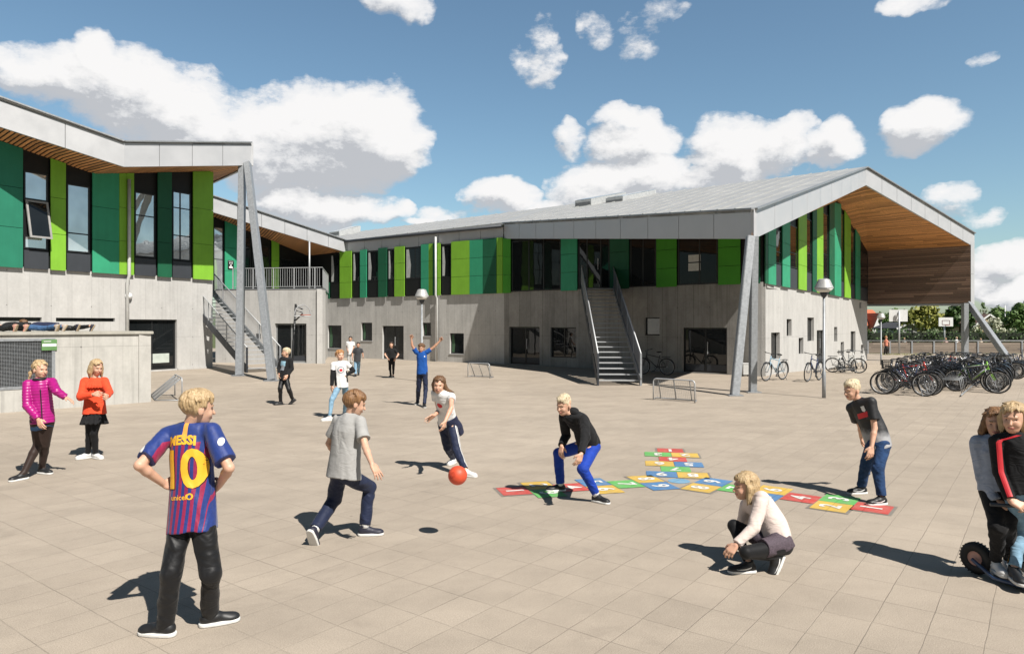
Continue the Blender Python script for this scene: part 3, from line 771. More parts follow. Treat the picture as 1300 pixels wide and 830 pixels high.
mb = MB()
sm = (s0 + s1) / 2 + .02
for ds, dz, r_ in ((-.07, .1, .04), (.07, .1, .04), (0, -.02, .05)): 
    c = wu.at(sm + ds, zc + dz, .116); mb.lathe(c, [(.001, .003), (r_, .003), (r_, 0)], 10, axis=(wu.n.x, wu.n.y, 0))
wu.slab(mb, sm - .12, sm + .12, zc - .18, zc - .08, .116, .119); wu.slab(mb, sm - .15, sm + .15, zc + .19, zc + .21, .116, .119); mb.build('figures', WHITE, sgn)
# terrace railing
rl = tag(empty('terrace_railing', tuple(wv.at(wv.L, HT + .05))), 'pale steel balustrade of thin uprights along the terrace edge', 'railing')
pa = [wv.at(.9, HT + .05, -.15), wv.at(wv.L - .12, HT + .05, -.15), Vector((-10.9, 42.0, HT + .05))]
top = MB(); post = MB(); balu = MB()
for i in range(2):
    p, q = pa[i], pa[i + 1]; n = int((q - p).length / .125); u = Vector((0, 0, 1))
    top.bar(p + u * 1.08, q + u * 1.08, .05, .04); top.bar(p + u * .1, q + u * .1, .04, .03)
    for k in range(n + 1):
        c = p.lerp(q, k / n)
        if k % 9 == 0 or k == n:
            m = MB(); m.bar(c, c + u * 1.06, .05, .05, up=(0, 1, 0)); m.build('post', GALV_LT, rl)
        else: balu.bar(c + u * .115, c + u * 1.06, .016, .016, up=(0, 1, 0))
top.build('handrail', GALV_LT, rl); balu.build('balusters', GALV_LT, rl)
# ------------------------------------------------------------------ steel stairs
def staircase(label, foot, u, wdir, width, rise, run, n, panel_from, open_panel, landing=0.):
    u = Vector((u[0], u[1], 0)).normalized(); v = Vector((wdir[0], wdir[1], 0)).normalized(); foot = Vector(foot)
    root = tag(empty('outdoor_staircase', tuple(foot)), label, 'staircase')
    z = Vector((0, 0, 1)); slope = rise / run
    P = lambda r, s, h: foot + u * r + v * s + z * h
    for k in range(n):
        r = run * (k + .3) / n; h = rise * (k + 1) / n
        m = MB(); m.obox(P(r + .13, width / 2, h - .022), u * .15, v * (width / 2 - .03), z * .015)
        m.build('tread', GALV_LT if k % 1 == 0 else GALV, root)
    for s in (0, width):
        m = MB()
        a, b = P(-.05, s, .12), P(run, s, rise - .02)
        m.bar(a, b, .05, .30); m.bar(P(-.05, s, .0), P(-.05, s, 1.05), .06, .06, up=(0, 1, 0)); m.build('stringer', GALV if s else SLATE, root)
        m = MB(); pr = P(-.05, s, 1.05); q = P(run, s, rise + 1.0)
        m.tube([pr, q], .026, 8); m.tube([pr - z * .85, q - z * .85], .016, 6); m.build('handrail', GALV_LT, root, smooth=True)
        npost = max(3, int(run / 1.6))
        for k in range(1, npost + 1):
            r = run * k / npost; m = MB(); m.bar(P(r, s, slope * r + .05), P(r, s, slope * r + 1.03), .04, .04, up=(0, 1, 0)); m.build('post', GALV_LT, root)
        # bars between rails, the upper half closed by a sheet
        m = MB(); nb = int(run / .12)
        for k in range(nb):
            r = run * (k + .5) / nb
            if open_panel or r < run * panel_from: m.bar(P(r, s, slope * r + .2), P(r, s, slope * r + 1.03), .012, .012, up=(0, 1, 0))
        if m.v: m.build('balusters', GALV_LT, root)
        if not open_panel:
            m = MB(); r0, r1 = run * panel_from, run
            m.prism([P(r0, s, slope * r0 + .18), P(r1, s, slope * r1 + .18), P(r1, s, slope * r1 + 1.0), P(r0, s, slope * r0 + 1.0)], v * .012); m.build('side_panel', M('steel_side_panel', (.20, .205, .215), .5, .3), root)
    if landing:
        m = MB(); m.obox(P(run + landing / 2, width / 2, rise - .03), u * (landing / 2), v * (width / 2), z * .03); m.build('landing', GALV, root)
    return root
staircase('straight steel staircase up to the first-floor door in the shaded facade', (2.83, 23.35, 0), (.036, 1), (1, -.036), 1.40, 3.62, 8.5, 21, .02, False, .5)
staircase('steel staircase climbing behind the slanted columns to the roof terrace', (-11.05, 29.5, 0), (-.726, .685), (.685, .726), 1.5, 3.95, 7.3, 22, .5, True, .8)
# ------------------------------------------------------------------ low concrete block with ventilation grille
BH = 1.83
B0 = (-11.9, 15.75); B1 = (-9.36, 18.38)
wb = Wall(B0, B1); p_ = wb.p - wb.d * 4; wb = Wall((p_.x, p_.y), B1)
blk = tag(empty('concrete_block', (B1[0], B1[1], 0)), 'low concrete plant block with a metal grille on which children lie', 'concrete block')
CONCB = concrete('block_concrete', wb.ang, (.50, .485, .45), 1.6, .88, .04, .16)
gr = wb.rect(-60, 430, 72, 495); gz0, gz1 = gr[2], min(gr[3], BH - .13)
gs0, gs1 = gr[0], wb.s_at(70)
mb = MB(); wb.holed(mb, 0, wb.L, -.05, BH - .085, [(gs0, gs1, gz0, gz1)], th=.3)
mb.build('block_wall', CONCB, blk, fixn=False)
we2 = Wall(B1, (B1[0] - 3.6, B1[1] + 2.6))
mb = MB(); we2.slab(mb, .01, we2.L, -.05, BH - .085, -.3, 0) if we2.n.x > 0 else we2.slab(mb, .01, we2.L, -.05, BH - .085, 0, .3); mb.build('block_wall', CONCB, blk)
mb = MB(); t_ = Vector((-.8, .6, 0)) * 4.2
capp = [wb.at(-.5, BH - .08, .05), wb.at(wb.L + .05, BH - .08, .05), wb.at(wb.L + .05, BH - .08, .05) + t_, wb.at(-.5, BH - .08, .05) + t_]
mb.prism(capp, (0, 0, .08)); mb.build('cap_slab', concrete('cap_concrete', wb.ang, (.42, .40, .35), 2.4, .9, .03, .14), blk, bevel=.012)
mb = MB()
wb.slab(mb, gs0, gs1, gz1 - .06, gz1, -.05, .012); wb.slab(mb, gs0, gs1, gz0, gz0 + .07, -.05, .012); wb.slab(mb, gs1 - .07, gs1, gz0 + .07, gz1 - .06, -.05, .012)
mb.build('grille_frame', GALV, blk)
mb = MB(); k = 0; zz = gz0 + .09
while zz < gz1 - .07: wb.slab(mb, gs0, gs1 - .07, zz, zz + .008, -.03, -.018); zz += .031
ss = gs1 - .1
while ss > gs0: wb.slab(mb, ss, ss + .007, gz0 + .07, gz1 - .06, -.043, -.031); ss -= .05
mb.build('grille_mesh', GALV, blk)
mb = MB(); wb.slab(mb, gs0, gs1 + .05, gz0 - .05, gz1 + .05, -.6, -.4); mb.build('grille_back', M('dark_void', (.02, .02, .022), .9), blk)
s0, s1 = wb.s_at(52.5), wb.s_at(72); zt_, zb_ = wb.hit(62, 431)[1], wb.hit(62, 444.5)[1]
zt_ = min(zt_, gz1 - .02)
sg = tag(empty('green_notice_sign', tuple(wb.at((s0 + s1) / 2, zb_, .02))), 'small green notice sign with a white band on the ventilation grille', 'sign')
mb = MB(); wb.slab(mb, s0, s1, zb_, zt_, .015, .03); mb.build('board', M('sign_green', (.11, .24, .08), .6), sg)
mb = MB(); zm = (zb_ + zt_) / 2; wb.slab(mb, s0 + .012, s1 - .012, zm - .035, zm + .03, .031, .033); wb.slab(mb, s0 + .04, s1 - .12, zt_ - .05, zt_ - .035, .031, .033); mb.build('white_band', WHITE, sg)
# ------------------------------------------------------------------ people: signed-distance bodies turned into continuous meshes
F32 = np.float32
def A3(v): return np.array((v[0], v[1], v[2]), dtype=F32)
def smin(a, b, k):
    h = np.clip(.5 + .5 * (b - a) / k, 0, 1)
    return b + (a - b) * h - k * h * (1 - h)
def cone(a, b, ra, rb, flat=False):
    a, b = A3(a), A3(b); ba = b - a; L2 = float(ba @ ba) + 1e-12; L = math.sqrt(L2)
    def f(P):
        pa = P - a; t0 = (pa @ ba) / L2; t = np.clip(t0, 0, 1)
        d = np.linalg.norm(pa - t[:, None] * ba, axis=1) - (ra + (rb - ra) * t)
        if flat: d = np.maximum(d, (t0 - 1) * L)
        return d
    return f
def ell(c, r, R):
    c = A3(c); r = np.array(r, dtype=F32); R = np.array(R, dtype=F32)
    def f(P):
        q = (P - c) @ R.T
        k0 = np.linalg.norm(q / r, axis=1); k1 = np.linalg.norm(q / (r * r), axis=1)
        return k0 * (k0 - 1) / np.maximum(k1, 1e-6)
    return f
def etube(a, b, r0, r1, prof, bend=(0, 0, 0)):
    """Elliptic tube a -> b; PROF rows are (t, half width along r, half depth); r turns from r0 to r1 on the way."""
    a, b, r0, r1, bend = A3(a), A3(b), A3(r0), A3(r1), A3(bend); ba = b - a; L = float(np.linalg.norm(ba)); ax = ba / L
    T = [p[0] for p in prof]; W = [p[1] for p in prof]; Dp = [p[2] for p in prof]
    def f(P):
        pa = P - a; t0 = (pa @ ax) / L; t = np.clip(t0, 0, 1)
        tt = np.linspace(0, 1, 40); Wf = np.interp(tt, T, W); Df = np.interp(tt, T, Dp)
        ker = np.ones(5) / 5; Wf[2:-2] = np.convolve(Wf, ker, 'valid'); Df[2:-2] = np.convolve(Df, ker, 'valid')
        w = np.interp(t, tt, Wf); d = np.interp(t, tt, Df)
        c = a + t[:, None] * ba + (4 * t * (1 - t))[:, None] * bend
        r = r0 + (r1 - r0) * t[:, None]; r = r - (r @ ax)[:, None] * ax; r /= np.linalg.norm(r, axis=1)[:, None]
        fw = np.cross(ax, r); q = P - c
        x = (q * r).sum(1); y = (q * fw).sum(1)
        rho = np.sqrt((x / w) ** 2 + (y / d) ** 2); dr = (rho - 1) * np.minimum(w, d)
        da = (np.abs(t0 - .5) - .5) * L
        return np.where(da > 0, np.sqrt(np.maximum(dr, 0) ** 2 + da ** 2), np.maximum(dr, da))
    return f
def union(prims, k):
    def f(P):
        d = None
        for p in prims:
            kk = k
            if isinstance(p, tuple): p, kk = p
            v = p(P); d = v if d is None else smin(d, v, kk)
        return d
    return f
def near(c, rad_, fn):
    c = A3(c)
    def f(P):
        dc = np.linalg.norm(P - c, axis=1) - rad_
        out = (dc + .02).astype(np.float64); m = dc < 0
        if m.any(): out[m] = fn(P[m])
        return out
    return f
def polygonize(f, lo, hi, h):
    lo = np.array(lo, dtype=F32) - 3 * h; hi = np.array(hi, dtype=F32) + 3 * h; B = 8
    nb = np.ceil((hi - lo) / (h * B)).astype(int) + 1
    ix = np.stack(np.meshgrid(*[np.arange(k) for k in nb], indexing='ij'), -1).reshape(-1, 3)
    dc = f((lo + (ix * B + (B - 1) / 2) * h).astype(F32))
    keep = np.abs(dc) < .87 * B * h * 1.5 + h
    GB = np.broadcast_to(dc.astype(F32)[:, None, None, None], (len(dc), B, B, B)).copy()
    off = np.stack(np.meshgrid(*[np.arange(B)] * 3, indexing='ij'), -1).reshape(-1, 3)
    kb = ix[keep]
    pts = (kb[:, None, :] * B + off[None]).reshape(-1, 3)
    vals = np.empty(len(pts), dtype=F32)
    for i in range(0, len(pts), 200000): vals[i:i + 200000] = f((lo + pts[i:i + 200000] * h).astype(F32))
    GB[keep] = vals.reshape(-1, B, B, B)
    G = GB.reshape(nb[0], nb[1], nb[2], B, B, B).transpose(0, 3, 1, 4, 2, 5).reshape(nb[0] * B, nb[1] * B, nb[2] * B)
    S = G < 0
    cnt = np.zeros(tuple(np.array(G.shape) - 1), dtype=np.int8)
    cor = [(i, j, k) for i in (0, 1) for j in (0, 1) for k in (0, 1)]
    n0, n1, n2 = G.shape
    for i, j, k in cor: cnt += S[i:n0 - 1 + i, j:n1 - 1 + j, k:n2 - 1 + k]
    act = np.argwhere((cnt > 0) & (cnt < 8))
    if len(act) == 0: return np.zeros((0, 3)), []
    cv = np.stack([G[act[:, 0] + i, act[:, 1] + j, act[:, 2] + k] for i, j, k in cor], 1)
    acc = np.zeros((len(act), 3)); num = np.zeros(len(act))
    for a in range(8):
        for b in range(a + 1, 8):
            df = np.array(cor[b]) - np.array(cor[a])
            if np.abs(df).sum() != 1: continue
            va, vb = cv[:, a], cv[:, b]; m = (va < 0) != (vb < 0)
            t = np.where(m, va / np.where(m, va - vb, 1), 0)
            acc += np.where(m[:, None], np.array(cor[a]) + t[:, None] * df, 0); num += m
    verts = lo + (act + acc / num[:, None]) * h
    vid = -np.ones(cnt.shape, dtype=np.int32); vid[act[:, 0], act[:, 1], act[:, 2]] = np.arange(len(act))
    faces = []
    for ax in range(3):
        o1, o2 = [(1, 2), (2, 0), (0, 1)][ax]
        sl0 = [slice(None)] * 3; sl1 = [slice(None)] * 3; sl0[ax] = slice(0, -1); sl1[ax] = slice(1, None)
        e = np.argwhere(S[tuple(sl0)] != S[tuple(sl1)])
        e = e[(e[:, o1] > 0) & (e[:, o2] > 0)]
        e = e[(e[:, o1] < cnt.shape[o1]) & (e[:, o2] < cnt.shape[o2])]
        q = []
        for da, db in ((-1, -1), (0, -1), (0, 0), (-1, 0)):
            c = e.copy(); c[:, o1] += da; c[:, o2] += db; q.append(vid[c[:, 0], c[:, 1], c[:, 2]])
        q = np.stack(q, 1); ok = (q >= 0).all(1); q = q[ok]; e = e[ok]
        ins = S[e[:, 0], e[:, 1], e[:, 2]]
        q[~ins] = q[~ins][:, ::-1]; faces.append(q)
    return verts, np.concatenate(faces)
def mesh_obj(name, verts, faces, mats, parent, mi=None, smooth=True):
    me = bpy.data.meshes.new(name)
    loc = np.array(wloc(parent)); v = np.asarray(verts) - loc
    me.vertices.add(len(v)); me.vertices.foreach_set('co', v.astype(F32).ravel())
    nf = len(faces); me.loops.add(nf * 4); me.polygons.add(nf)
    me.loops.foreach_set('vertex_index', np.asarray(faces, dtype=np.int32).ravel()); me.polygons.foreach_set('loop_start', np.arange(0, nf * 4, 4, dtype=np.int32))
    for m in (mats if isinstance(mats, (list, tuple)) else [mats]): me.materials.append(m)
    if mi is not None: me.polygons.foreach_set('material_index', np.asarray(mi, dtype=np.int32))
    me.polygons.foreach_set('use_smooth', np.full(nf, smooth)); me.update(calc_edges=True); me.validate()
    o = bpy.data.objects.new(name, me); COL.objects.link(o); o.parent = parent
    return o
def sdf_obj(name, f, lo, hi, h, mats, parent, mi_fn=None):
    v, q = polygonize(f, lo, hi, h)
    if len(v) == 0: return None
    mi = mi_fn(v[q].mean(1)) if mi_fn else None
    return mesh_obj(name, v, q, mats, parent, mi)
def bounds(pts, pad):
    P = np.array([tuple(p) for p in pts]); return P.min(0) - pad, P.max(0) + pad
def wrinkle(amp, sc, seed):
    rs = np.random.RandomState(seed); K = rs.normal(0, 1, (5, 3)).astype(F32); K /= np.linalg.norm(K, axis=1)[:, None]; K *= (sc * np.array([.6, .8, 1., 1.35, 1.8], dtype=F32))[:, None]; ph = rs.uniform(0, 6.28, 5)
    def f(P):
        s = np.zeros(len(P)); w = 0
        for i in range(5):
            w = np.sin(P @ K[i] + ph[i] + 1.6 * w); s += w / (1 + .35 * i)
        return amp * s / 2.6
    return f

SKIN = {}
def skin_mat(col, nm):
    if nm in SKIN: return SKIN[nm]
    m, nt, b = base_mat(nm); c = nt.coords()
    k = nt.mix(1., tuple(col), nt.ramp(nt.noise(c, 14, 4), [(.3, .92), (.7, 1.07)]), 'MULTIPLY')
    k = nt.mix(nt.ramp(nt.noise(c, 5, 2), [(.45, 0.), (.75, .35)]), k, (col[0], col[1] * .72, col[2] * .66))
    nt.link(k, b.inputs['Base Color']); b.inputs['Roughness'].default_value = .5
    b.inputs['Subsurface Weight'].default_value = .12; b.inputs['Subsurface Radius'].default_value = (.01, .004, .002); b.inputs['Subsurface Scale'].default_value = .6
    SKIN[nm] = m; return m
FAIR = skin_mat((.60, .36, .25), 'fair_skin'); TAN = skin_mat((.46, .255, .165), 'tanned_skin')
LIP = M('lips', (.40, .13, .11), .45, var=.05); BROW = M('brow_hair', (.30, .18, .10), .7)
def hair_mat(nm, col, col2):
    if nm in MATS: return MATS[nm]
    m, nt, b = base_mat(nm)
    c = nt.coords(scale=(1, 1, .22)); n = nt.ramp(nt.noise(c, 95, 3, .7), [(.3, 0.), (.7, 1.)])
    n2 = nt.noise(nt.coords(), 16, 4)
    nt.link(nt.mix(1., nt.mix(n, tuple(col), tuple(col2)), nt.ramp(n2, [(.3, .75), (.7, 1.15)]), 'MULTIPLY'), b.inputs['Base Color']); b.inputs['Roughness'].default_value = .42
    bp = nt.add('ShaderNodeBump', i_Strength=.8, i_Distance=.004); nt.link(n, bp.inputs['Height']); nt.link(bp.outputs[0], b.inputs['Normal'])
    MATS[nm] = m; return m
BLOND = hair_mat('blond_hair', (.33, .21, .10), (.62, .46, .26)); PALE = hair_mat('pale_blond_hair', (.47, .36, .21), (.76, .65, .46))
BROWN = hair_mat('brown_hair', (.085, .040, .018), (.20, .105, .045)); CHEST = hair_mat('chestnut_hair', (.14, .065, .026), (.30, .16, .07)); DKHAIR = hair_mat('dark_hair', (.018, .012, .009), (.05, .032, .022))
GINGER = hair_mat('red_blond_hair', (.30, .12, .04), (.52, .28, .11))
def cloth(nm, col, rough=.85, var=.12, bump=.006, bs=22, sheen=.06, spec=.18):
    """Fabric: weave tone plus creases that run in bands, as pulled cloth does."""
    m, nt, b = base_mat(nm); c = nt.coords()
    f = nt.ramp(nt.noise(c, 18, 5, .65), [(.3, 1 - var), (.7, 1 + var)]); k = nt.mix(1., tuple(col), f, 'MULTIPLY')
    k = nt.mix(1., k, nt.ramp(nt.noise(c, 420, 2), [(.3, .9), (.7, 1.1)]), 'MULTIPLY')
    nt.link(k, b.inputs['Base Color']); b.inputs['Roughness'].default_value = rough; b.inputs['Specular IOR Level'].default_value = spec; b.inputs['Sheen Weight'].default_value = sheen
    w = nt.add('ShaderNodeTexNoise', i_Scale=bs * .36, i_Detail=1.5, i_Distortion=1.0); nt.link(nt.coords(scale=(1., 1., 1.9)), w.inputs['Vector'])
    r = nt.math('ABSOLUTE', nt.math('SUBTRACT', w.outputs[0], .5))
    h = nt.math('ADD', nt.math('MULTIPLY', r, 2.2), nt.math('MULTIPLY', nt.noise(c, bs * 2, 2), .10))
    bp = nt.add('ShaderNodeBump', i_Strength=1., i_Distance=bump * 1.15); nt.link(h, bp.inputs['Height']); nt.link(bp.outputs[0], b.inputs['Normal'])
    MATS[nm] = m; return m
EYEW = M('eye_white', (.42, .38, .34), .3); EYED = M('eye_dark', (.03, .022, .018), .2)

def vec(yaw, pitch=0.):
    """Yaw 0 faces the camera, 90 the right of the picture, 180 away from it, -90 the left; pitch up."""
    a = rad(yaw); c = math.cos(rad(pitch)); return Vector((math.sin(a) * c, -math.cos(a) * c, math.sin(rad(pitch))))
def lift(p, px, py, L, sign, *dep):
    if dep: return pt(px, py, p.y + dep[0])
    v = Vector(((px - CX) / FOC, 1, -(py - CY) / FOC)); o = Vector((0, 0, EYE)) - p
    a = v.dot(v); b = 2 * o.dot(v); c = o.dot(o) - L * L; disc = b * b - 4 * a * c
    if disc < 0 or sign == 0: D = -b / (2 * a)
    else: D = (-b + (1 if sign > 0 else -1) * math.sqrt(disc)) / (2 * a)
    q = Vector((0, 0, EYE)) + v * D; d = q - p
    if d.length > L * 1.12: q = p + d * (L * 1.12 / d.length)
    return q
def hand_prims(w, d, n, left, curl, k, spread=.12):
    """Palm with four unequal fingers bent at two joints and a thumb leaving the side of the palm."""
    d = d.normalized(); n = (n - d * n.dot(d)).normalized(); t = n.cross(d) if left else d.cross(n)
    pr = []; kn = []
    for i, s in enumerate((.030, .010, -.010, -.028)):
        K = w + d * (.076 - .006 * abs(i - 1)) * k + t * s * k
        pr.append((cone(w + d * .012 * k + t * s * .6 * k, K, .0135 * k, .0115 * k), .012)); kn.append(K)
    fl = ((.034, .022, .018), (.039, .026, .020), (.036, .024, .019), (.028, .019, .016))
    for i, K in enumerate(kn):
        a = curl * (.75 + .12 * i); p = K; ang = a * .5
        for j, l in enumerate(fl[i]):
            ang += a * (.0 if j == 0 else .75)
            dr = (d + t * spread * (1.5 - i) * .5).normalized(); dd = dr * math.cos(rad(ang)) + n * math.sin(rad(ang))
            q = p + dd * l * k; pr.append((cone(p, q, (.0096 - .0009 * j) * k, (.0090 - .0012 * j) * k), .003)); p = q
    b = w + d * .018 * k + t * .026 * k; q = b + (d * .62 + t * .62 + n * .35).normalized() * .036 * k; r = q + (d * .85 + t * .15 + n * .4).normalized() * .030 * k
    pr.append((cone(b, q, .0135 * k, .011 * k), .008)); pr.append((cone(q, r, .0105 * k, .0085 * k), .004))
    return pr

def person(label, S):
    H = S.get('H', 1.45); k = H / 1.45; h = S.get('res', .008)
    # ---- skeleton
    feet = {}
    for s in 'LR':
        f = S['foot' + s]; z0 = f[4] if len(f) > 4 else S.get('gz', 0.)
        g = gp(f[0], f[1], z0) if (len(f) < 6 or f[5] is None) else pt(f[0], f[1], f[5])
        feet[s] = (g, f[2], f[3] if len(f) > 3 else 0.)
    Dp = S.get('D', (feet['L'][0].y + feet['R'][0].y) / 2 + S.get('dp', 0.))
    pel = pt(*S['pel'], Dp)
    yaw = S['yaw']; sy = S.get('syaw', yaw); hy = S.get('hyaw', sy)
    neck = lift(pel, *S['neck'], .315 * H * S.get('tl', 1.), S.get('lean', 0))
    F0, F1 = vec(yaw), vec(sy); up = (neck - pel).normalized()
    L0 = Vector((0, 0, 1)).cross(F0); L1 = Vector((0, 0, 1)).cross(F1)
    L1 = (L1 - up * L1.dot(up)).normalized(); L0 = (L0 - up * L0.dot(up) * .6).normalized()
    F1 = L1.cross(up).normalized() if L1.cross(up).dot(F1) > 0 else -L1.cross(up).normalized()
    F0o = L0.cross(up).normalized(); F0o = F0o if F0o.dot(F0) > 0 else -F0o
    hd = pt(S['head'][0], S['head'][1], neck.y + S.get('dh', 0.))
    hf = vec(hy, -S.get('hpitch', 0.)); hl = Vector((0, 0, 1)).cross(vec(hy)); hu = hf.cross(hl)
    if hu.z < 0: hu = -hu
    ro = S.get('hroll', 0.)
    if ro: Rm_ = Matrix.Rotation(rad(ro), 3, hf); hl = Rm_ @ hl; hu = Rm_ @ hu
    J = {}
    shw = (S.get('shw', .125) + .012) * k; hpw = .064 * k
    for s, sg in (('L', 1), ('R', -1)):
        sh = neck - up * .028 * k * 1.45 + L1 * sg * shw - F1 * .005
        if 'sh' + s in S: sh = sh + Vector(S['sh' + s])
        hip = pel + L0 * sg * hpw
        e_, w_ = S['elb' + s], S['wri' + s]; el = lift(sh, e_[0], e_[1], .185 * H, *e_[2:]); wr = lift(el, w_[0], w_[1], .150 * H, *w_[2:])
        g, ty, lf = feet[s]; toe = vec(ty)
        if lf: # heel raised by LF degrees, the ball of the foot on the ground
            td = toe * math.cos(rad(lf)) - Vector((0, 0, 1)) * math.sin(rad(lf)); tu = toe * math.sin(rad(lf)) + Vector((0, 0, 1)) * math.cos(rad(lf))
            mid = g - td * .055 * k
        else: td, tu, mid = toe, Vector((0, 0, 1)), g
        an = mid - td * .050 * k + tu * .082 * k
        Lt, Ls = .245 * H, .232 * H
        if S.get('straight'): q_ = (hip - an).length * 1.012 / (Lt + Ls); Lt *= q_; Ls *= q_
        v = Vector(((S['kne' + s][0] - CX) / FOC, 1, -(S['kne' + s][1] - CY) / FOC)); best = None; bl = S['kne' + s][2] if len(S['kne' + s]) > 2 else 0
        for D in np.linspace(Dp - .45, Dp + .45, 181):
            q = Vector((0, 0, EYE)) + v * D
            e = ((q - hip).length - Lt) ** 2 + ((an - q).length - Ls) ** 2 - .004 * (q - (hip + an) / 2).dot(F0) - .02 * bl * (D - Dp)
            if best is None or e < best[0]: best = (e, q)
        J[s] = dict(sh=sh, el=el, wr=wr, hip=hip, kn=best[1], an=an, mid=mid, td=td, tu=tu)
    gz = S.get('gz', 0.)
    base = S['root'] if 'root' in S else ((feet['L'][0] + feet['R'][0]) / 2)
    root = tag(empty('person', (base.x, base.y, gz if 'root' not in S else base.z)), label, 'person', S.get('group'))
    # ---- body
    fem = S.get('girl', False); wd = S.get('wd', .94)
    T = lambda g: [(0, (.118 + g) * k * wd, (.085 + g) * k), (.16, (.122 + g) * k * wd, (.088 + g) * k), (.42, (.104 + g) * k * wd, (.078 + g) * k), (.72, (.116 + g) * k * wd, (.086 + g) * k), (.9, (.104 + g) * k * wd, (.072 + g) * k), (1., (.046 + g) * k, (.042 + g) * k)]
    bend = -F1 * S.get('bend', .012) * k
    low = pel - up * .05 * k
    tor = lambda g, a=low: etube(a, neck + up * .01, L0, L1, T(g), bend)
    hh = S.get('hh', .222) * (k ** .5); s_ = hh / .22; Rh = [tuple(hl), tuple(hf), tuple(hu)]
    HP = lambda r, f, u: hd + (hl * r + hf * f + hu * u) * s_
    E = lambda r, f, u, a, b, c: ell(HP(r, f, u), (a * s_, b * s_, c * s_), Rh)
    headp = [E(0, -.012, .03, .073, .091, .079), (E(0, .022, -.03, .057, .064, .074), .03), (E(0, .042, -.078, .032, .034, .026), .025),
             (E(.031, .060, -.032, .022, .020, .024), .015), (E(-.031, .060, -.032, .022, .020, .024), .015), (E(0, .076, .020, .043, .015, .010), .012),
             (cone(HP(0, .084, .002), HP(0, .101, -.030), .007 * s_, .0115 * s_), .008), (E(0, .083, -.058, .021, .010, .0075), .006),
             (E(.075, -.006, -.012, .009, .021, .030), .008), (E(-.075, -.006, -.012, .009, .021, .030), .008)]
    head_u = union(headp, .02)
    sock = [E(x, .079, .003, .0145, .012, .0085) for x in (.031, -.031)]
    def headf(P):
        d = head_u(P)
        for q in sock: d = -smin(-d, q(P), .008)
        return d
    prims = [tor(-.004)]
    prims.append((cone(neck + up * .0 - F1 * .004, HP(0, -.022, -.05), .042 * k, .041 * k), .012))
    hands = {}
    for s, sg in (('L', 1), ('R', -1)):
        j = J[s]
        prims += [(cone(neck - up * .034 * k, j['sh'], .038 * k, .040 * k), .02), (cone(j['sh'], j['el'], .038 * k, .030 * k), .015)]
        mid = j['el'].lerp(j['wr'], .3); prims += [(cone(j['el'], mid, .030 * k, .031 * k), .012), (cone(mid, j['wr'], .031 * k, .0210 * k), .01)]
        tk = j['hip'].lerp(j['kn'], .5); prims += [(cone(j['hip'], j['kn'], .056 * k, .037 * k), .02)]
        ck = j['kn'].lerp(j['an'], .33) - (vec(yaw) * .010 * k); prims += [(cone(j['kn'], ck, .035 * k, .035 * k), .008), (cone(ck, j['an'], .035 * k, .027 * k), .008), (cone(j['an'] - j['tu'] * .02 * k, j['mid'] + j['td'] * .05 * k + j['tu'] * .03 * k, .03 * k, .024 * k), .01)]
        hs = S.get('hand' + s, {}); fd = (j['wr'] - j['el']).normalized()
        d = Vector(hs['d']) if 'd' in hs else (fd + Vector((0, 0, -.15))).normalized()
        n = Vector(hs['n']) if 'n' in hs else -L1 * sg * .8 - F1 * .3
        hp = hand_prims(j['wr'], d, n, s == 'L', hs.get('curl', 35), k * 1.0, hs.get('spread', .12)); hands[s] = j['wr'] + d * .1 * k
        prims.append((near(j['wr'] + d * .08 * k, .17 * k, union(hp, .004)), .008))
    prims.append((near(hd, .24, headf), .018))
    bodyf = union(prims, .02)
    pts = [p for s in 'LR' for p in J[s].values() if isinstance(p, Vector) and p.length > 2] + [neck, hd + hu * .13, hd - hu * .1, hd + hf * .13, hd - hf * .12, hands['L'], hands['R']]
    pts = [p for p in pts if (p - pel).length < 1.6]
    lo, hi = bounds(pts, .14 * k); lo[2] = max(lo[2], gz - .02)
    skin = S.get('skin', FAIR)
    nh = np.array(Rh, dtype=F32); hc = A3(hd)
    def face_mi(c):
        q = (c.astype(F32) - hc) @ nh.T / s_; m = np.zeros(len(c), dtype=np.int32)
        m[(np.abs(q[:, 0]) < .024) & (q[:, 1] > .066) & (np.abs(q[:, 2] + .061 - 12 * q[:, 0] ** 2) < .0060)] = 1
        m[(np.abs(np.abs(q[:, 0]) - .032) < .014) & (q[:, 1] > .055) & (np.abs(q[:, 2] - .023) < .0034)] = 2
        return m
    TI = S.get('tights')
    body = sdf_obj('body', bodyf, lo, hi, h, [skin, LIP, S.get('brow', BROW)], root, face_mi)
    if abs(((hy + 180) % 360) - 180) < 125:
        for x in (.031, -.031):
            mb = MB(); c = HP(x, .0585, .001); ax = hf
            mb.lathe(c, [(.0105 * s_ * math.sin(a), .0105 * s_ * math.cos(a)) for a in np.linspace(.02, math.pi - .02, 8)], 10, axis=ax)
            mb.lathe(c + hf * .0055 * s_, [(.0074 * s_ * math.sin(a), .0074 * s_ * math.cos(a)) for a in np.linspace(.02, 1.6, 4)], 10, 1, axis=ax)
            mb.build('eye', [EYEW, EYED], root, smooth=True)
    # ---- hair
    hs = S.get('hair', {}); st = hs.get('style', 'short'); hm = hs.get('mat', BLOND)
    vol = hs.get('vol', 1.); fr = hs.get('fringe', .052)
    shell = union([E(0, -.018, .036, .086 * vol, .104 * vol, .091 * vol), (E(0, .020, .070, .062 * vol, .068 * vol, .040 * vol), .02)], .01)
    if st == 'short': shell = union([E(0, -.017, .030, .0795 * vol, .098 * vol, .085 * vol), (E(0, -.004, .066, .067 * vol, .086 * vol, .054 * vol), .02)], .01)
    if st == 'tail': shell = E(0, -.016, .033, .081, .100, .087)
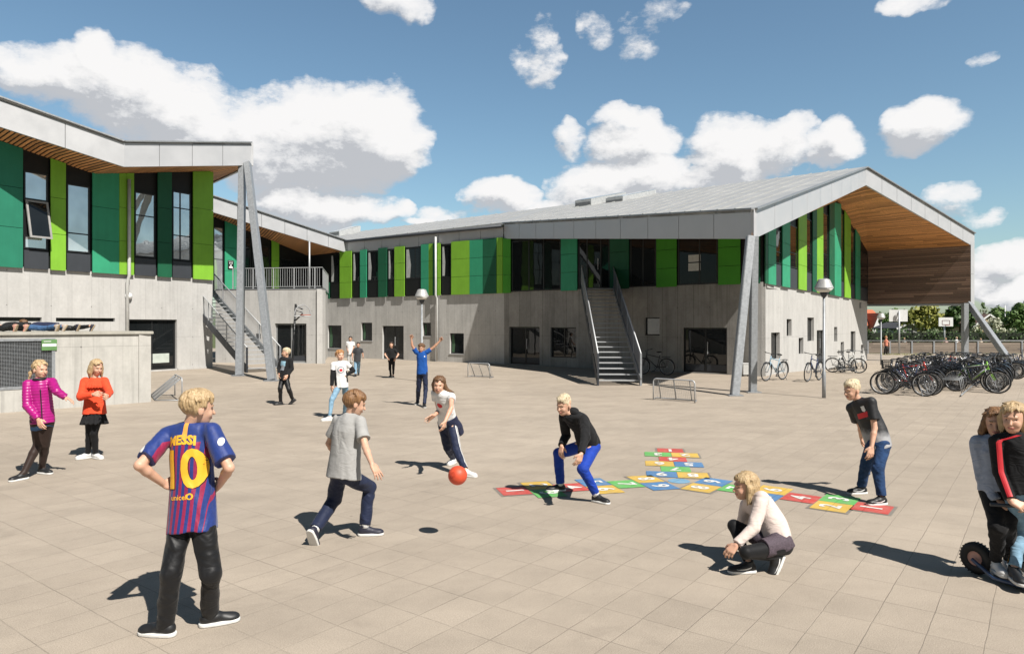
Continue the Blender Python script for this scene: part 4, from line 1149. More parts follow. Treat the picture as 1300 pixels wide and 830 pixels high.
    if st == 'crop': shell = union([E(0, -.014, .032, .0765, .0945, .0815), (E(0, .012, .075, .060, .080, .045), .012)], .01)
    lock = []
    if st == 'long':
        ln = hs.get('len', .20); sw = Vector(hs.get('sweep', (0, 0, 0)))
        for i, (r, f) in enumerate(((.066, -.03), (.060, -.06), (.03, -.085), (-.01, -.09), (-.04, -.08), (-.064, -.05), (-.068, -.02), (.070, .0), (-.070, .0))):
            a = HP(r, f, .0); b = HP(r * 1.15, f * 1.0, -.07) + sw * .3; c = b - Vector((0, 0, ln * (.55 + .1 * (i % 3)))) + sw * (.8 + .12 * (i % 4)) - F1 * .02
            lock += [(cone(a, b, .030 * s_, .027 * s_), .02), (cone(b, c, .026 * s_, .008 * s_), .015)]
    if st == 'tail':
        a = HP(0, -.09, .02); b = HP(*hs.get('tail', (.02, -.13, -.02))); c = HP(*hs.get('tail2', (.02, -.14, -.10)))
        lock += [(cone(a, b, .022 * s_, .025 * s_), .02), (cone(b, c, .024 * s_, .010 * s_), .015)]
    if st == 'bob':
        for i, (r, f) in enumerate(((.064, -.03), (.055, -.06), (.03, -.08), (-.01, -.085), (-.045, -.07), (-.064, -.04), (-.070, -.005), (.070, -.005), (.066, .03), (-.066, .03))):
            lock += [(cone(HP(r, f, .0), HP(r * 1.12, f * 1.05, -.105 - .016 * (i % 3)), .032 * s_, .014 * s_), .02)]
    shu = union([shell] + lock, .015)
    rs_ = np.random.RandomState(S.get('seed', 3) + int(abs(hd.x) * 100)); tufts = []
    for i in range(64 if h < .012 else 0):
        th_ = rs_.uniform(-math.pi, math.pi); ph_ = rs_.uniform(.05, 1.25) if st != 'crop' else rs_.uniform(.05, .85)
        nx, ny, nz = math.sin(ph_) * math.sin(th_), math.sin(ph_) * math.cos(th_), math.cos(ph_)
        if ny > .35 and nz < .55: continue
        o_ = Vector((0, -.016, .034)); e_ = Vector((.080, .099, .086)) if st != 'crop' else Vector((.072, .092, .086)); b_ = o_ + Vector((nx * e_.x, ny * e_.y, nz * e_.z))
        tg = Vector((math.cos(ph_) * math.sin(th_), math.cos(ph_) * math.cos(th_), -math.sin(ph_))) + Vector((rs_.uniform(-.7, .7), rs_.uniform(-.1, .6), rs_.uniform(-.2, .2)))
        t_ = b_ + tg.normalized() * rs_.uniform(.022, .040) + Vector((nx, ny, nz)) * rs_.uniform(-.002, .010)
        tufts.append((cone(HP(*b_), HP(*t_), .011 * s_, .004 * s_), .006))
    tuftf = union(tufts, .006) if tufts else None
    tuft = wrinkle(.0065 * hs.get('rough', 1.), 60, S.get('seed', 3))
    def hairf(P):
        q = (P - hc) @ nh.T / s_; r, f, u = q[:, 0], q[:, 1], q[:, 2]
        th = np.arctan2(r, f); d = shu(P)
        d = d + .0030 * np.sin(34 * th + (26 * u if st in ('short', 'crop') else 6 * u) + 2.2 * np.sin(22 * u + 3 * th)) + tuft(P)
        frv = fr + .012 * np.sin(55 * r + 1.) + .010 * np.sin(130 * r + 2. + 40 * f) + hs.get('part', 0.) * r
        c1 = np.maximum(.030 - f, u - frv) * s_
        c2 = np.maximum(-.008 - f, u - (.008 if st in ('short', 'crop', 'tail') else -.02)) * s_ if st != 'bob' and st != 'long' else np.maximum(.024 - f, u - .03) * s_
        d = np.maximum(d, -c1); d = np.maximum(d, -c2)
        if st in ('short', 'crop', 'tail'):
            c3 = (u + .055 + np.clip(-.02 - f, 0, .05) * .75) * s_
            if st == 'tail': c3 = np.maximum(c3, -(np.maximum(-.075 - f, 0) * -1 + .0)) if False else np.where(f < -.095, 1., c3)
            d = np.maximum(d, -c3)
        return smin(d, tuftf(P), .006) if tuftf else d
    hp = [HP(0, 0, .14), HP(0, .13, 0), HP(0, -.15, 0), HP(.12, 0, 0), HP(-.12, 0, 0), HP(0, 0, -.09)]
    if st == 'long': hp += [HP(.1, 0, -.1) + Vector(hs.get('sweep', (0, 0, 0))) * 1.3 - Vector((0, 0, hs.get('len', .2) + .05)), HP(-.1, -.12, -.1) - Vector((0, 0, hs.get('len', .2)))]
    if st == 'tail': hp += [HP(*hs.get('tail2', (.02, -.14, -.12)))]
    if st == 'bob': hp += [HP(.1, -.1, -.17)]
    a, b = bounds(hp, .03); sdf_obj('hair', hairf, a, b, min(h, .007) if h < .012 else h, hm, root)
    # ---- top
    tp = S['top']; g = tp.get('loose', .016); hem = tp.get('hem', .085)
    ta = pel - up * hem * k + (F0o * .0)
    tf = [etube(ta, neck + up * .020 * k, L0, L1, [(0, (.130 + g + tp.get('flare', 0.)) * k * wd, (.096 + g + tp.get('flare', 0.)) * k), (.3, (.126 + g) * k * wd, (.094 + g) * k), (.5, (.116 + g) * k * wd, (.088 + g) * k), (.75, (.121 + g) * k * wd, (.092 + g) * k), (.92, (.110 + g * .5) * k * wd, (.078 + g * .4) * k), (1., .056 * k, .056 * k)], bend)]
    cuffs = []
    for s in 'LR':
        j = J[s]
        if tp.get('off'): tf.append((cone(j['sh'] - up * .03, j['sh'].lerp(j['el'], .3), .05 * k, .058 * k), .03))
        else: tf.append((cone(neck - up * .016 * k, j['sh'], .050 * k, .053 * k), .03))
        sl = tp.get('sleeve', .62); gr_ = tp.get('slr', 1.)
        if tp['kind'] == 'tee':
            e = j['sh'].lerp(j['el'], sl); tf.append((cone(j['sh'], e, .053 * k, .055 * k * gr_, True), .010))
        elif tp['kind'] == 'long':
            e = j['el'].lerp(j['wr'], tp.get('cuff', .93)); tf += [(cone(j['sh'], j['el'], .053 * k * gr_, .046 * k * gr_), .009), (cone(j['el'], e, .046 * k * gr_, .036 * k * gr_, True), .007)]
    tu_ = union(tf, .02); wr_ = wrinkle(tp.get('wr', .0085), tp.get('ws', 36), S.get('seed', 3)); ups, pl = A3(up), A3(pel); quilt = tp.get('quilt', 0)
    nk = A3(neck + up * .030 * k); hdv = A3((up * 2.2 + (hd - neck).normalized()).normalized())
    def topf(P):
        d = tu_(P) + wr_(P)
        if quilt:
            z_ = (P - pl) @ ups; d = d - .0065 * np.sqrt(np.abs(np.sin(z_ * math.pi / quilt + .35 * np.sin(9 * P[:, 0])))) + .004
        ax_ = np.linalg.norm((P - nk) - ((P - nk) @ hdv)[:, None] * hdv, axis=1)
        return np.maximum(d, np.where(ax_ < .085 * k, (P - nk) @ hdv - .004, -1.))
    tpts = [ta, neck] + [J[s][q] for s in 'LR' for q in ('sh', 'el')] + ([J[s]['wr'] for s in 'LR'] if tp['kind'] == 'long' else [])
    a, b = bounds(tpts, .17 * k); top = sdf_obj(tp.get('name', 'shirt'), topf, a, b, h, tp['mat'], root, tp['mi'](pel, up, L1, F1, neck, J) if 'mi' in tp else None)
    # ---- bottom
    bt = S['bot']; g = bt.get('loose', .012); kd = bt.get('kind', 'trousers')
    wrb = wrinkle(bt.get('wr', .0095), bt.get('ws', 42), S.get('seed', 3) + 9)
    tt = bt.get('tight', 0.)
    hipt = etube(pel - up * .07 * k, pel + up * .06 * k, L0, L0, [(0, (.112 + g) * k * wd, (.086 + g) * k), (.45, (.120 + g * .7) * k * wd, (.090 + g * .7) * k), (1, (.100 + g * .3) * k * wd, (.074 + g * .3) * k)])
    bf = [hipt]; bpts = [pel + up * .1]
    for s in 'LR':
        j = J[s]; end = j['an'] + (j['kn'] - j['an']).normalized() * bt.get('rise', .015) * k
        if kd == 'shorts':
            e = j['hip'].lerp(j['kn'], bt.get('len', .5)); bf.append((cone(j['hip'], e, (.078 + g) * k, (.074 + g) * k, True), .03)); bpts.append(e)
        else:
            bf += [(cone(j['hip'] - up * .03 * k, j['kn'], (.070 + g * .5) * k, (.055 + g * .7) * k), .03), (cone(j['kn'], end, (.052 + g * .7) * k, (.038 + g * .9 - tt) * k, True), .012)]; bpts += [j['kn'], end]
    if kd == 'skirt':
        e = pel - up * bt.get('len', .16) * k
        bf = [etube(e, pel + up * .07 * k, L0, L0, [(0, .185 * k, .165 * k), (.5, .150 * k, .125 * k), (1, .116 * k, .09 * k)])]; bpts = [e, pel + up * .1]
    bu = union(bf, .02); pc = A3(pel); lv, fv = A3(L0), A3(F0)
    def botf(P):
        d = bu(P) + wrb(P) * np.clip(((pc - P) @ ups - .03) / .14, 0., 1.)
        if kd == 'skirt':
            q = P - pc; d = d + .010 * np.sin(16 * np.arctan2(q @ lv, q @ fv))
        return d
    a, b = bounds(bpts, .16 * k); bo = sdf_obj(bt.get('name', 'trousers'), botf, a, b, h, bt['mat'], root, bt['mi'](J, L0, F0) if 'mi' in bt else None)
    if TI: # legwear under a skirt or shorts
        tf2 = [etube(pel - up * .06 * k, pel + up * .03 * k, L0, L0, [(0, .112 * k, .085 * k), (1, .118 * k, .088 * k)])]; q_ = [pel]
        for s in 'LR':
            j = J[s]; ck = j['kn'].lerp(j['an'], .33) - (vec(yaw) * .010 * k); tf2 += [(cone(j['hip'], j['kn'], .072 * k, .053 * k), .03), (cone(j['kn'], ck, .052 * k, .051 * k), .015), (cone(ck, j['an'] - j['tu'] * .015, .051 * k, .036 * k), .015), (cone(j['an'], j['mid'] + j['tu'] * .04, .036 * k, .034 * k), .01)]; q_ += [j['kn'], j['an']]
        a, b = bounds(q_, .14 * k); sdf_obj('tights', union(tf2, .02), a, b, h, TI, root)
    # ---- shoes
    sh = S.get('shoe', {}); um, sm = sh.get('mat', BLACK), sh.get('sole', WHITE)
    for s in 'LR':
        j = J[s]; t, u, c = j['td'], j['tu'], j['mid']; sd_ = t.cross(u); ft = S.get('flong', 1.)
        Xs = lambda f, r, z_: c + t * f * k * ft + sd_ * r * k + u * z_ * k
        R3 = [tuple(t), tuple(sd_), tuple(u)]
        upf = union([cone(Xs(-.075, 0, .045), Xs(-.02, 0, .048), .036 * k, .036 * k), (cone(Xs(-.02, 0, .046), Xs(.085, .002, .030), .037 * k, .026 * k), .02), (ell(Xs(.065, 0, .030), (.060 * k, .043 * k, .028 * k), R3), .02), (cone(Xs(-.060, 0, .05), Xs(-.052, 0, .098), .034 * k, .037 * k, True), .02)], .02)
        cc, tv, uv, sv_ = A3(c), A3(t), A3(u), A3(sd_)
        shw_ = wrinkle(.0015, 60, 4)
        def upper(P): return np.maximum(upf(P) + shw_(P), .016 * k - (P - cc) @ uv)
        def solef(P):
            q = P - cc; x = q @ tv / ft; y = q @ sv_; z_ = q @ uv
            tq = np.clip((x / k + .080) / .165, 0, 1); w_ = (.037 + .009 * np.sin(tq * math.pi * .85)) * k
            cx = (-.080 + .165 * tq) * k; d2 = np.sqrt((x - cx) ** 2 + y ** 2) - w_
            return np.maximum(d2, np.abs(z_ - .0125 * k) - .0125 * k)
        e_ = [Xs(.14, .06, 0), Xs(-.14, -.06, 0), Xs(.14, -.06, .0), Xs(-.14, .06, .14), Xs(.1, .0, .08)]
        a, b = bounds(e_, .02); hh_ = min(h, .006) if h < .010 else h
        so_ = sdf_obj('shoe', upper, a, b, hh_, um, root); sdf_obj('sole', solef, a, b, hh_, sm, so_ if so_ else root)
        if sh.get('sock'): mb = MB(); mb.tube([j['an'] - u * .01, j['an'].lerp(j['kn'], .16)], .041 * k, 12); mb.build('sock', sh['sock'], root, smooth=True)
        if sh.get('swoosh'):
            bv = bvh_of(so_)
            for sg in (1, -1):
                pts_ = []
                for a_ in np.linspace(0, 1, 9):
                    x = -.065 + .125 * a_; zc = .040 + .030 * (a_ - .35) ** 2 * 1.6 - .004; wd_ = .010 * (1 - abs(a_ - .75) * 1.15 if a_ > .4 else a_ * 1.5 + .02)
                    pts_.append((x, zc, max(.0015, wd_)))
                top_, bot_ = [], []
                for x, zc, w_ in pts_:
                    for lst, zz_ in ((top_, zc + w_ * .6), (bot_, zc - w_ * .6)):
                        o_ = Xs(-x, sg * .12, zz_); hit = bv.ray_cast(o_ - wloc(root), -sd_ * sg)
                        if hit[0] is not None: lst.append(hit[0] + wloc(root) + sd_ * sg * .0025)
                        else: lst.append(None)
                mb = MB()
                for i in range(8):
                    q4 = [bot_[i], bot_[i + 1], top_[i + 1], top_[i]]
                    if all(p is not None for p in q4): mb.face(q4)
                if mb.v: mb.build('side_stripe', WHITE, root)
    return dict(root=root, J=J, pel=pel, neck=neck, up=up, L0=L0, L1=L1, F0=F0, F1=F1, hd=hd, HP=HP, hf=hf, hl=hl, hu=hu, k=k, top=top, bot=bo, s=s_, Rh=Rh, body=body)

def bvh_of(o):
    me = o.data; return BVHTree.FromPolygons([v.co[:] for v in me.vertices], [list(p.vertices) for p in me.polygons])
def decal(R, host, verts, faces, mat, origin, ux, uy, dirn, name, off=.003, sub=0):
    """Flat lettering laid on a garment: each point dropped along DIRN onto the host mesh."""
    bv = bvh_of(host); root = R['root']; w0 = wloc(root)
    bm = bmesh.new(); vs = [bm.verts.new((x, y, 0)) for x, y, *_ in verts]
    for f in faces:
        try: bm.faces.new([vs[i] for i in f])
        except ValueError: pass
    bmesh.ops.triangulate(bm, faces=bm.faces)
    for _ in range(sub): bmesh.ops.subdivide_edges(bm, edges=[e for e in bm.edges if e.calc_length() > .012], cuts=1); bmesh.ops.triangulate(bm, faces=[f for f in bm.faces if len(f.verts) > 3])
    bad = []
    for v in bm.verts:
        o = Vector(origin) + Vector(ux) * v.co.x + Vector(uy) * v.co.y - w0
        hit = bv.ray_cast(o - Vector(dirn) * .3, Vector(dirn))
        if hit[0] is None: bad.append(v)
        else: v.co = hit[0] - Vector(dirn) * off
    bmesh.ops.delete(bm, geom=bad, context='VERTS')
    me = bpy.data.meshes.new(name); bm.to_mesh(me); bm.free(); me.materials.append(mat)
    o = bpy.data.objects.new(name, me); COL.objects.link(o); o.parent = root
    return o
def disc(r, n=20, rx=1., ry=1.):
    return [(r * rx * math.cos(2 * math.pi * i / n), r * ry * math.sin(2 * math.pi * i / n)) for i in range(n)], [list(range(n))]
# ------------------------------------------------------------------ the children in the yard
def crop(x0, y0, s):
    return lambda x, y, *r: (x0 + x / s, y0 + y / s) + r
BLKTR = cloth('black_track_fabric', (.009, .009, .010), .5, spec=.28, bump=.006, bs=16)
BLKTEE = cloth('black_cotton', (.014, .014, .015)); BLKLEG = cloth('black_leggings', (.010, .010, .011), .6, bump=.001)
TIGHT = cloth('sheer_black_tights', (.035, .022, .018), .5, bump=.0004); NAVY = cloth('navy_cotton', (.022, .026, .055)); NAVYTR = cloth('navy_track_fabric', (.016, .022, .050), .6)
DENIM = cloth('blue_denim', (.055, .115, .23), var=.3); DKDENIM = cloth('dark_blue_denim', (.018, .045, .115), var=.35); LTDENIM = cloth('light_blue_denim', (.20, .33, .44), var=.22)
GREYTEE = cloth('grey_marl_cotton', (.34, .335, .325), var=.08, bump=.0032); WHITETEE = cloth('white_cotton', (.72, .71, .70), var=.04); PINKSW = cloth('pale_pink_sweatshirt', (.66, .55, .50), var=.04)
ROYAL = cloth('royal_blue_cotton', (.012, .075, .30)); BLUETR = cloth('cobalt_track_fabric', (.010, .045, .33), .7, spec=.2, bump=.007, bs=18); ORANGE = cloth('orange_red_knit', (.78, .075, .028)); MAG = cloth('magenta_quilted_nylon', (.36, .008, .17), .36, spec=.5, bump=.0012, bs=20, sheen=0)
GREYBL = cloth('grey_blue_sweatshirt', (.31, .35, .43)); CHAR = cloth('charcoal_cotton', (.05, .05, .055)); LEOP = M('speckled_dark_fabric', (.075, .055, .07), .8, var=.45, vs=120, fleck=.6, bump=.004, bs=24)
SHOEBK = M('black_shoe', (.014, .014, .015), .5); SHOEWH = M('white_shoe', (.70, .69, .67), .5, var=.05); SHOENV = M('dark_navy_shoe', (.02, .02, .035), .55); SOLEW = M('white_sole', (.68, .67, .64), .55, var=.05); SOLET = M('tan_sole', (.36, .27, .17), .7)
YEL = M('yellow_print', (.80, .42, .025), .6, var=.03); WHP = M('white_print', (.75, .74, .72), .6, var=.03); REDP = M('red_print', (.55, .02, .03), .6, var=.05); BLKP = M('black_print', (.012, .012, .014), .6); ORP = M('orange_trim', (.75, .33, .06), .6); GRP = M('grey_print', (.22, .24, .27), .6); SKYP = M('pale_blue_print', (.25, .42, .52), .6)

def jersey(L, zy):
    m, nt, b = base_mat('striped_football_jersey'); c = nt.coords()
    dp = nt.n.new('ShaderNodeVectorMath'); dp.operation = 'DOT_PRODUCT'; nt.link(c, dp.inputs[0]); dp.inputs[1].default_value = tuple(L)
    x = dp.outputs['Value']; z = nt.sep(c)[2]
    s = nt.math('LESS_THAN', nt.math('FRACT', nt.math('DIVIDE', nt.math('ADD', x, 1.011), .042)), .5)
    body = nt.math('MULTIPLY', nt.math('LESS_THAN', z, zy), nt.math('LESS_THAN', nt.math('ABSOLUTE', nt.math('ADD', x, -.0)), .155))
    n = nt.ramp(nt.noise(c, 60, 3), [(.3, .85), (.7, 1.1)])
    k = nt.mix(nt.math('MULTIPLY', s, body), (.008, .030, .175), (.26, .006, .055))
    nt.link(nt.mix(1., k, n, 'MULTIPLY'), b.inputs['Base Color']); b.inputs['Roughness'].default_value = .6; b.inputs['Sheen Weight'].default_value = .15
    bp = nt.add('ShaderNodeBump', i_Strength=1., i_Distance=.006); nt.link(nt.noise(c, 15, 4), bp.inputs['Height']); nt.link(bp.outputs[0], b.inputs['Normal'])
    return m
V = Vector
c = crop(150, 480, 2.371)
JM = jersey(Vector((0, 0, 1)).cross(vec(172)), 1.235)
p1 = person('boy seen from behind, hands on hips, in a blue and dark red striped football shirt', dict(H=1.56, res=.0068, yaw=174, syaw=172, hyaw=132, hpitch=6, pel=c(222, 400), neck=c(216, 140), head=c(241, 90), straight=True, lean=0, bend=-.01,
    elbL=c(64, 262, -1), wriL=c(138, 318, 1), elbR=c(334, 270, -1), wriR=c(304, 322, 1), handL=dict(d=(.75, .55, -.25), n=(.5, -.6, .4), curl=30), handR=dict(d=(-.6, .6, -.35), n=(-.5, -.6, .4), curl=30),
    footL=c(120, 772, -98), footR=c(303, 738, 118), kneL=c(160, 588), kneR=c(278, 588), hair=dict(style='short', mat=BLOND, vol=1.05, rough=1.3),
    top=dict(kind='tee', mat=JM, loose=.018, hem=.115, flare=.012, sleeve=.80, slr=1.15, name='football_shirt'), bot=dict(mat=BLKTR, loose=.010, wr=.009, ws=34, rise=-.03), shoe=dict(mat=SHOEBK, sole=SOLEW), shw=.132))
Rr = -p1['L1']; nb = p1['neck']
zpt = lambda x, y: pt(*c(x, y), p1['neck'].y - .1)
tv, tf_ = text_mesh('MESSI', .075, 2, .0035); sc_ = .185 / (max(v[0] for v in tv) - min(v[0] for v in tv))
tv = [(v[0] * sc_, v[1] * sc_ * 1.05 + .012 * (1 - (v[0] * sc_ / .09) ** 2), 0) for v in tv]
decal(p1, p1['top'], tv, tf_, YEL, zpt(190, 192), Rr, p1['up'], p1['F1'], 'shirt_name', sub=2)
tv, tf_ = text_mesh('10', .4, 4, .012); w_ = max(v[0] for v in tv) - min(v[0] for v in tv); h_ = max(v[1] for v in tv) - min(v[1] for v in tv)
tv = [(v[0] * .235 / w_, v[1] * .255 / h_, 0) for v in tv]
decal(p1, p1['top'], [(v[0] * 1.0 + .004, v[1] - .004, 0) for v in tv], tf_, BLKP, zpt(198, 278), Rr, p1['up'], p1['F1'], 'shirt_number_edge', off=.0022, sub=3)
decal(p1, p1['top'], tv, tf_, YEL, zpt(198, 278), Rr, p1['up'], p1['F1'], 'shirt_number', off=.0045, sub=3)
tv, tf_ = text_mesh('unicef', .05, 2, .0005); w_ = max(v[0] for v in tv) - min(v[0] for v in tv)
decal(p1, p1['top'], [(v[0] * .115 / w_, v[1] * .115 / w_, 0) for v in tv], tf_, YEL, zpt(196, 356), Rr, p1['up'], p1['F1'], 'shirt_lettering', sub=2)
dv_, df_ = disc(.021, 18); decal(p1, p1['top'], dv_, df_, YEL, zpt(230, 352), Rr, p1['up'], p1['F1'], 'shirt_emblem', sub=1)
dv_, df_ = disc(.012, 10); decal(p1, p1['top'], dv_, df_, JM, zpt(230, 352), Rr, p1['up'], p1['F1'], 'shirt_emblem_centre', off=.0045, sub=0)
decal(p1, p1['top'], [(-.016, -.055), (.016, -.055), (.014, .05), (-.014, .05)], [[0, 1, 2, 3]], ORP, zpt(197, 158), Rr, p1['up'], p1['F1'], 'back_tab', sub=3)
decal(p1, p1['top'], disc(.026, 14, .8, 1.)[0], disc(.026, 14)[1], WHP, zpt(311, 190), (Rr * .9 + V((0, .4, 0))).normalized(), p1['up'], (p1['F1'] - Rr * .4).normalized(), 'sleeve_badge', sub=1)
decal(p1, p1['top'], disc(.022, 12, .8, 1.)[0], disc(.022, 12)[1], WHP, zpt(95, 210), Rr, p1['up'], p1['F1'], 'sleeve_badge', sub=1)

c = crop(380, 480, 3.775)
p2 = person('boy in grey t-shirt and dark trousers running away to the right', dict(H=1.47, res=.0072, yaw=138, syaw=148, hyaw=112, hpitch=18, pel=c(214, 446), neck=c(244, 182), head=c(268, 120), lean=1,
    elbL=c(142, 312, 1), wriL=c(175, 372, 1), elbR=c(316, 328, -1), wriR=c(348, 412, -1), handR=dict(d=(.55, -.1, -.8), n=(-.7, .5, -.2), curl=18, spread=.3),
    footL=c(68, 800, 165, 62), footR=c(340, 752, 98), kneL=c(168, 578), kneR=c(336, 522), hair=dict(style='short', mat=CHEST, vol=1.06, rough=1.4), top=dict(kind='tee', mat=GREYTEE, loose=.03, hem=.06, flare=.014, sleeve=.72, slr=1.2, wr=.008), bot=dict(mat=NAVYTR, loose=.016, wr=.008), shoe=dict(mat=SHOENV, sole=SOLEW, sock=WHITETEE), shw=.125, wd=1.08))
c = crop(0, 440, 4.6125)
p3 = person('girl in magenta quilted jacket, denim shorts and sheer black tights striding by the wall', dict(H=1.50, res=.008, girl=True, yaw=32, syaw=28, hyaw=66, hpitch=4, pel=c(248, 432), neck=c(232, 190), head=c(236, 134), lean=0,
    elbR=c(160, 345, 0, -.07), wriR=c(226, 428, 0, -.07), elbL=c(332, 262, -1), wriL=c(388, 298, 0), handR=dict(d=(.5, -.3, -.75), n=(.2, .8, -.2), curl=40), handL=dict(d=(.85, -.2, -.35), n=(-.2, -.3, -.9), curl=25),
    footR=c(112, 782, -24), footL=c(262, 744, 72), kneR=c(222, 572), kneL=c(264, 575), hair=dict(style='tail', mat=BLOND, tail=(-.05, -.11, -.05), tail2=(-.075, -.09, -.14), fringe=.066), tights=TIGHT,
    top=dict(kind='long', mat=MAG, loose=.014, hem=.035, quilt=.038, slr=1.12, name='quilted_jacket', wr=.004), bot=dict(kind='shorts', mat=DENIM, len=.34, loose=-.006, name='denim_shorts'), shoe=dict(mat=SHOEBK, sole=SOLEW), shw=.118))
zl = p3['k']
mb = MB(); bv = bvh_of(p3['top']); w0 = wloc(p3['root']); prev = None; pathz = []
for i in range(24):
    q = p3['pel'] - p3['up'] * .01 + p3['up'] * (.42 * i / 23) + p3['L1'] * .01 + p3['F1'] * .4
    hit = bv.ray_cast(q - w0, -p3['F1'])
    if hit[0] is not None: pathz.append(hit[0] + w0 + p3['F1'] * .004)
if len(pathz) > 3: mb.tube(pathz, .007, 6); mb.build('zip', BLKP, p3['root'], smooth=True)
mb = MB(); nn = p3['neck']; ax_ = (p3['hd'] - nn).normalized()
mb.tube([nn + ax_ * .012 + (p3['L1'] * math.cos(a) * .068 + p3['F1'] * (math.sin(a) * .064 + .004)) * zl for a in np.linspace(0, 2 * math.pi, 20)[:-1]], .016, 8, closed=True); mb.build('collar', BLKP, p3['root'], smooth=True)
p4 = person('girl in orange off-shoulder top, black skirt and white shoes standing by the concrete block', dict(straight=True, H=1.42, res=.008, girl=True, yaw=18, syaw=20, hyaw=58, hpitch=14, pel=c(553, 385), neck=c(556, 186), head=c(566, 122), lean=0,
    elbR=c(474, 292, -1), wriR=c(548, 278, -1), elbL=c(642, 268, -1), wriL=c(628, 288, -1), handR=dict(d=(.9, -.3, .05), n=(.1, .8, -.4), curl=35), handL=dict(d=(.3, -.8, -.1), n=(-.8, .1, -.2), curl=30),
    footR=c(494, 656, -38), footL=c(572, 656, 62), kneR=c(524, 508), kneL=c(550, 508), hair=dict(style='long', mat=BLOND, len=.13, part=.2, fringe=.075), tights=BLKLEG,
    top=dict(kind='long', mat=ORANGE, loose=.022, hem=.02, slr=1.25, off=True, name='ruffled_top', flare=.02), bot=dict(kind='skirt', mat=BLKTEE, len=.17, name='pleated_skirt'), shoe=dict(mat=SHOEWH, sole=SOLEW), shw=.112))
rf0 = p4['neck'] - p4['up'] * .135; rfl = etube(rf0, p4['neck'] - p4['up'] * .045, p4['L1'], p4['L1'], [(0, .185, .135), (.4, .178, .128), (1, .150, .098)]); rl_, rff = A3(p4['L1']), A3(p4['F1']); rc_ = A3(rf0)
a_, b_ = bounds([rf0], .24); sdf_obj('ruffle', lambda P: np.abs(rfl(P) + .004 * np.sin(22 * np.arctan2((P - rc_) @ rl_, (P - rc_) @ rff)) + .012) - .012, a_, b_, .008, ORANGE, p4['root'])
c = crop(340, 420, 6.917)
p5 = person('blond boy in black hoodie with pale blue print, walking by the slanted columns', dict(H=1.45, res=.011, yaw=-36, syaw=-20, hyaw=-58, pel=c(144, 402), neck=c(160, 242), head=c(160, 190), elbR=c(98, 325, 0), wriR=c(98, 380, -1), elbL=c(208, 335, 0), wriL=c(170, 392, -1),
    footR=c(95, 650, -62), footL=c(205, 645, -70, 38), kneR=c(108, 505), kneL=c(186, 512), hair=dict(style='short', mat=PALE), top=dict(kind='long', mat=BLKTEE, loose=.03, slr=1.2, hem=.06, name='hoodie'), bot=dict(mat=BLKTR, loose=.006), shoe=dict(mat=SHOEBK, sole=SHOEBK)))
decal(p5, p5['top'], [(-.07, -.02), (.07, -.02), (.07, .1), (-.07, .1)], [[0, 1, 2, 3]], SKYP, p5['neck'] - p5['up'] * .17, p5['L1'], p5['up'], -p5['F1'], 'chest_print', sub=3)
decal(p5, p5['top'], [(-.06, -.11), (.05, -.11), (.06, 0), (-.02, .03)], [[0, 1, 2, 3]], GRP, p5['neck'] - p5['up'] * .19, p5['L1'], p5['up'], -p5['F1'], 'chest_print_detail', off=.005, sub=3)
p6 = person('girl in white t-shirt over black long sleeves and light blue jeans', dict(straight=True, H=1.5, res=.010, girl=True, yaw=14, syaw=18, hyaw=34, pel=c(648, 472), neck=c(634, 274), head=c(634, 216), elbL=c(750, 348, 0), wriL=c(676, 398, -1), elbR=c(570, 395, 0), wriR=c(562, 482, 0), handL=dict(d=(-.8, -.3, .1), n=(0, .9, -.2), curl=30),
    footR=c(520, 790, -66), footL=c(672, 750, 14), kneR=c(562, 606), kneL=c(690, 606), hair=dict(style='tail', mat=GINGER, tail=(-.05, -.10, .03), tail2=(-.06, -.11, -.02), fringe=.06),
    top=dict(kind='long', mat=[WHITETEE, BLKTEE], loose=.018, hem=.06, mi=lambda pel, up, L, F, nk, J: (lambda cc: np.max([np.where(((cc - A3(J[s]['sh'])) @ A3((J[s]['el'] - J[s]['sh']).normalized()) > .11) & (np.minimum(np.linalg.norm(cc - A3(J[s]['el']), axis=1), np.linalg.norm(cc - A3(J[s]['el'].lerp(J[s]['wr'], .5)), axis=1)) < .19) & (np.abs((cc - A3(pel)) @ A3(L)) > .10), 1, 0) for s in 'LR'], axis=0))), bot=dict(mat=LTDENIM, loose=-.002, name='jeans'), shoe=dict(mat=SHOEWH, sole=SOLEW)))
dv_, df_ = disc(.072, 22); decal(p6, p6['top'], dv_, df_, GRP, p6['neck'] - p6['up'] * .165 - p6['L1'] * .0, p6['L1'], p6['up'], -p6['F1'], 'chest_print', sub=2)
dv_, df_ = disc(.052, 18); decal(p6, p6['top'], dv_, df_, WHP, p6['neck'] - p6['up'] * .165, p6['L1'], p6['up'], -p6['F1'], 'chest_print_ring', off=.005, sub=2)
dv_, df_ = disc(.036, 14, 1, .8); decal(p6, p6['top'], dv_, df_, REDP, p6['neck'] - p6['up'] * .17, p6['L1'], p6['up'], -p6['F1'], 'chest_print_centre', off=.007, sub=1)
c = crop(420, 410, 6.919)
p7 = person('dark-haired boy in white t-shirt and pale trousers farthest back near the courtyard door', dict(straight=True, H=1.45, res=.014, yaw=0, hyaw=5, D=31, pel=c(168, 262), neck=c(172, 166), head=c(172, 140), elbL=c(202, 215, 0), wriL=c(192, 247, -1), elbR=c(142, 215, 0), wriR=c(150, 247, -1),
    footL=c(182, 416, 8), footR=c(156, 416, -8), kneL=c(182, 340), kneR=c(157, 340), hair=dict(style='short', mat=DKHAIR), skin=TAN, top=dict(kind='tee', mat=WHITETEE, loose=.03), bot=dict(mat=cloth('pale_grey_cotton', (.4, .39, .37)), loose=.012), shoe=dict(mat=SHOEWH, sole=SOLEW)))
